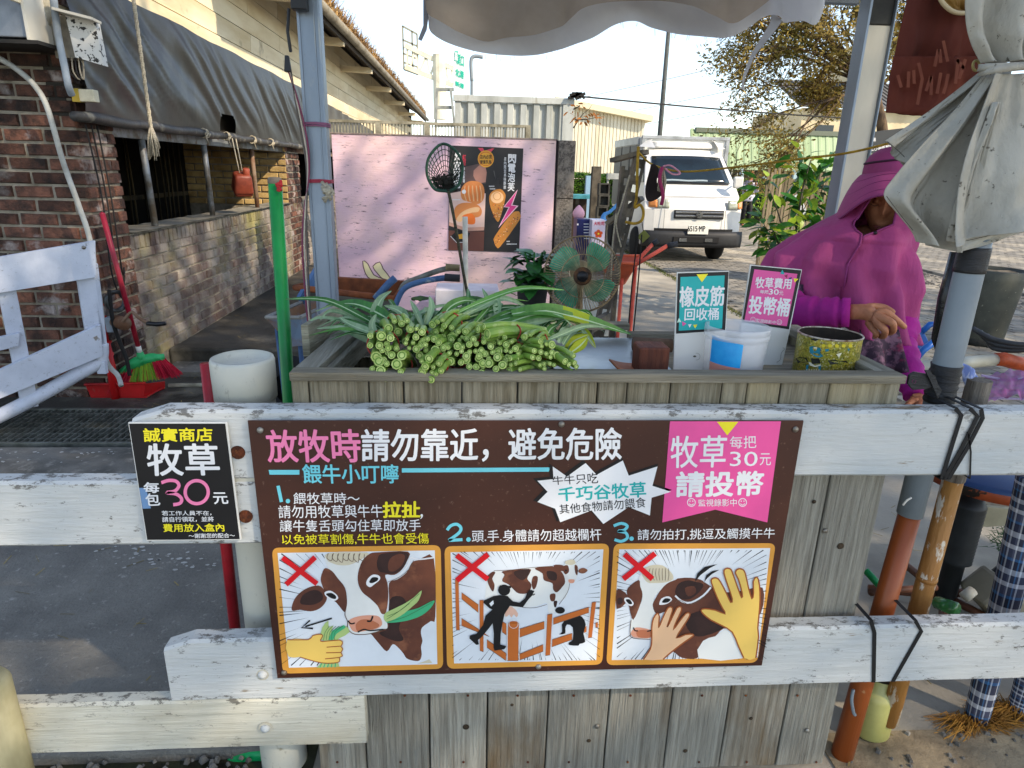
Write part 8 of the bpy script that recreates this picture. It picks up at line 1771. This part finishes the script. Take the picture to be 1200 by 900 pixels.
m_brs=mat('straw bristle','#a8772c','#7a5118',sc_=9,rough=.8,rv=.4)
def broom(lab,top,mid,low,tip,fan,seed,w0=.035,plaid=mp_):
    r=root('straw_broom',tuple(P(*low[:2],low[2])),lab,'broom','straw brooms wrapped in plaid cloth')
    pl_=uvtube('plaid_wrap',[P(*top),P(*mid),P(*low)],[w0*1.25,w0,w0*.82],r,plaid)
    a=P(*low); c=P(*tip); d=(c-a).normalized()
    B().tube([a,a+d*.03,a+d*.05],[w0*.55,w0*.45,w0*.62],14).make('binding',mat('grey binding','#3d4046','#26282c',sc_=9),r,smooth=True)
    B().tube([a+d*.012,a+d*.018],[w0*.66,w0*.66],12).make('wire',mat('pale wire','#b5b1a2'),r,smooth=True)
    R_=random.Random(seed); b=B()
    for i in range(420):
        s=a+d*.045; t=R_.random(); e=P(*fan[0]).lerp(P(*fan[1]),t)+Vector((R_.uniform(-.02,.02),R_.uniform(-.05,.05),R_.uniform(-.0,.03))); e.z=max(e.z,.006)
        mdl=s.lerp(e,.5)+Vector((0,R_.uniform(-.02,.02),.03+R_.uniform(-.01,.02))); b.tube([s+Vector((R_.uniform(-.01,.01),R_.uniform(-.01,.01),0)),mdl,s.lerp(e,R_.uniform(.8,1.05))],[.0014,.0013,.0007],3,cap=False)
    o=b.make('bristles',m_brs,r); o['kind']='stuff'
broom('straw broom in grey plaid with bristles fanned left on the ground',(1215,560,1.42),(1182,690,1.40),(1143,846,1.36),(1135,862,1.35),((1088,886,1.33),(1188,888,1.36)),3)
broom('blue plaid straw broom at the right edge of the fence',(1225,680,1.42),(1208,780,1.40),(1193,832,1.38),(1188,848,1.38),((1120,886,1.38),(1240,884,1.38)),5,.030)
# plant tuft, bag, green bottle
gb=B(); c=P(1178,640,2.1)
for i in range(140):
    a=ru(0,6.28); h=ru(.02,.12); q=Vector((c.x+ru(-.05,.05),2.1+ru(-.04,.04),c.z-.04+h)); e=q+Vector((math.cos(a)*.05,math.sin(a)*.03,ru(-.01,.03))); s=Vector((-math.sin(a),math.cos(a),0))*.003; gb.add([q-s,q+s,e],[(0,1,2)])
gb.tube([Vector((c.x,2.1,0)),Vector((c.x,2.1,c.z))],.004,5)
o=gb.make('weed',mat('dark weed','#26401c','#375626',sc_=9)); tag(o,'small dark feathery weed beside the stool post','weed')
m_bag=mat('clear bag','#c9ccc8',rough=.2,alpha=.35)
r=root('plastic_bag',tuple(P(1110,725,1.60)),'crumpled clear bag with a green bottle in it under the stool','bag')
c=P(1112,716,1.58); B().grid(lambda u,v:Vector((c.x+(-.11+.22*u),1.58+.05*math.sin(u*7)*math.sin(v*5)+.02*noise.noise(Vector((u*9,v*9,2)))+.08*v,.02+.07*math.sin(v*3.1)+.03*noise.noise(Vector((u*7,v*7,0))))),24,12).make('film',m_bag,r,smooth=True)
o=B().tube([P(1098,706,1.66),P(1120,714,1.60)],[.02,.022],14).make('green_bottle',mat('green bottle','#26552c','#3a7a3f',sc_=9,rough=.2),r,smooth=True)
o=B().tube([P(1014,668,1.5),P(1034,690,1.46)],.010,10).make('green_stick',mat('green plastic','#12a058'),smooth=True); tag(o,'short teal-green plastic rod end beside the stall corner','rod')
o=B().tube([P(1020,694,1.7),P(1096,688,1.75)],.012,10).make('wooden_rod',mat('rust brown bar','#6d4026'),smooth=True); tag(o,'brown wooden rod running behind the two poles','rod')
# ground level things beyond: drum, pipe, blue toy, bag, cloth
DR=root('planter_drum',tuple(G(1155,412)),'large dark weathered plastic drum behind the grey pipe','drum')
c=G(1158,408); rw_=.25; c=Vector((c.x,c.y+.15,0)); 
B().lathe([(0,.0),(rw_*.72,0),(rw_*.76,.02),(rw_*.98,.60),(rw_,.68),(rw_*.97,.69),(rw_*.93,.66),(rw_*.74,.06),(0,.06)],c,40).make('drum_body',mat('dark weathered plastic','#3c3e38','#55564c',sc_=3,rough=.6,bump=.2,c3='#8d8b7a',sc3=40,lo3=.66,hi3=.7),DR,smooth=True)
B().lathe([(rw_*.73,.006),(rw_*.79,.01),(rw_*.805,.075),(rw_*.78,.08)],c,40).make('base_band',mat('black base band','#1d1e1b','#2c2c28',sc_=30,bump=.5),DR,smooth=True)  # dark bumpy band round the foot of the drum
b=B(); b.grid(lambda u,v:c+Vector((rw_*.96*math.cos(u*6.28)*v,rw_*.96*math.sin(u*6.28)*v,.66+.02*noise.noise(Vector((u*9,v*5,0))))),30,5); b.make('sand_fill',m_dirt,DR,smooth=True)
o=B().tube([P(1062,432,3.3),P(1172,421,3.4)],.034,16).make('grey_pipe',mat('pale lying pipe','#b5b4a5','#98978a',sc_=4,rough=.4),smooth=True); tag(o,'pale grey pipe lying on the ground behind the woman','pipe')
o=B().tube([P(1168,421,3.38),P(1176,421,3.4),P(1186,424,3.4),P(1215,430,3.4)],[.036,.04,.04,.04],14).make('orange_hose',mat('orange hose end','#c4552a','#9a3c1a',sc_=12,rough=.5),smooth=True); tag(o,'orange hose end joined to the pale lying pipe','hose')
BT=root('blue_tool',tuple(P(1080,425,2.6)),'bright blue plastic scoop with angled handles beside the woman','scoop')
m_blu=mat('bright blue plastic','#1c63b8','#154e96',sc_=6,rough=.35)
B().prism([P(1064,384,2.7),P(1082,387,2.7),P(1089,401,2.7),P(1082,410,2.7),P(1064,410,2.7)],(.02,.10,0)).make('pan',m_blu,BT,bevel=.006)
B().tube([P(1080,389,2.65),P(1090,380,2.65),P(1098,380,2.65)],.013,8).make('grip',m_blu,BT,smooth=True); B().tube([P(1070,424,2.5),P(1082,410,2.5),P(1098,398,2.5)],.014,8).make('handle',m_blu,BT,smooth=True)
b=B(); 
for k in range(3): b.tube(cat_rom([P(1140+k*8,385+k*4,3.6),P(1165,398+k*5,3.5),P(1200,404+k*3,3.4),P(1230,400,3.4)],5,False),.016,8)
o=b.make('black_bars',mat('black frame bar','#25272a','#3a3c3e',sc_=9,rough=.5),smooth=True); tag(o,'black curved metal bars lying right of the drum','frame')
m_pb=mat('pink net bag','#b04a9a','#8f6aa0',sc_=14,rough=.7,alpha=.6)
o=B().grid(lambda u,v:P(1140+70*u,448+30*v-14*math.sin(u*2.2),2.0-.2*v)+Vector((0,0,.02*noise.noise(Vector((u*9,v*7,3))))),30,12).make('net_bag',m_pb,smooth=True); tag(o,'crumpled pink and lilac net bag behind the right end of the top rail','bag')
b=B(); 
for k in range(4): b.tube([P(1150,440+k*9,1.98),P(1180,446+k*7,1.95),P(1215,442+k*9,1.92)],.004,5)
o=b.make('net_bag_folds',mat('pale violet folds','#b7a5c4')); o.name='white_film'; tag(o,'pale violet plastic film strands over the net bag','film')
o=B().grid(lambda u,v:P(1127+22*u+4*v,426+30*v+6*u*u*3,1.30)+Vector((0,.006*math.sin(u*9+v*4),0)),14,12).make('striped_rag',mat('blue striped rag','#7d8fc9','#c3c9e0',sc_=30,st=(4,1,1),lo=.45,hi=.55,rough=.9),smooth=True,solid=.002); tag(o,'small blue striped rag stuffed on the pole top','rag')
# ================================================================ unseen trees added behind and beside the viewer to cast shade
def shade(name,c,R,h,n,lab,seed):
    r=root(name,(c[0],c[1],0),lab,'tree'); R_=random.Random(seed); c=Vector(c)
    B().tube(cat_rom([Vector((c.x,c.y,0)),Vector((c.x+.1,c.y,1.5)),Vector((c.x,c.y+.1,3)),Vector((c.x+.1,c.y,h))],5,False),[.26-.010*i for i in range(16)],12).make('trunk',m_bark,r,smooth=True)
    b=B()
    for i in range(9): a=i*.698; e=Vector((c.x+math.cos(a)*R*.7,c.y+math.sin(a)*R*.7,h+R_.uniform(-.5,1.2))); b=B(); b.tube(cat_rom([Vector((c.x,c.y,2.6+i*.1)),Vector((c.x+math.cos(a)*R*.3,c.y+math.sin(a)*R*.3,h-.8)),e],5,False),[.09-.007*k for k in range(11)],7); b.make('limb',m_bark,r,smooth=True)
    b=B(); cl=[Vector((c.x+math.cos(a)*q,c.y+math.sin(a)*q,h+R_.uniform(-.9,1.3))) for a,q in [(R_.uniform(0,6.28),R*math.sqrt(R_.random())) for _ in range(150)]]
    for i in range(n):
        k=R_.choice(cl); q=k+Vector((R_.gauss(0,.38),R_.gauss(0,.38),R_.gauss(0,.26))); s=R_.uniform(.06,.12); a=Vector((R_.uniform(-1,1),R_.uniform(-1,1),R_.uniform(-.6,.6))).normalized(); e=a.orthogonal().normalized(); b.add([q-a*s,q+e*s*.6,q+a*s,q-e*s*.6],[(0,1,2,3)])
    o=b.make('crown',m_tl,r); o['kind']='stuff'
t_=5.4/SUN.z
shade('unseen_shade_tree',(.3+SUN.x*t_,3.0+SUN.y*t_,0),3.7,6.2,13000,'unseen leafy tree added behind the viewer to shade the fence',21)
shade('unseen_shade_tree',(6.0+SUN.x*t_,5.2+SUN.y*t_,0),3.0,6.0,5000,'unseen leafy tree added at the right to dapple the paving',22)
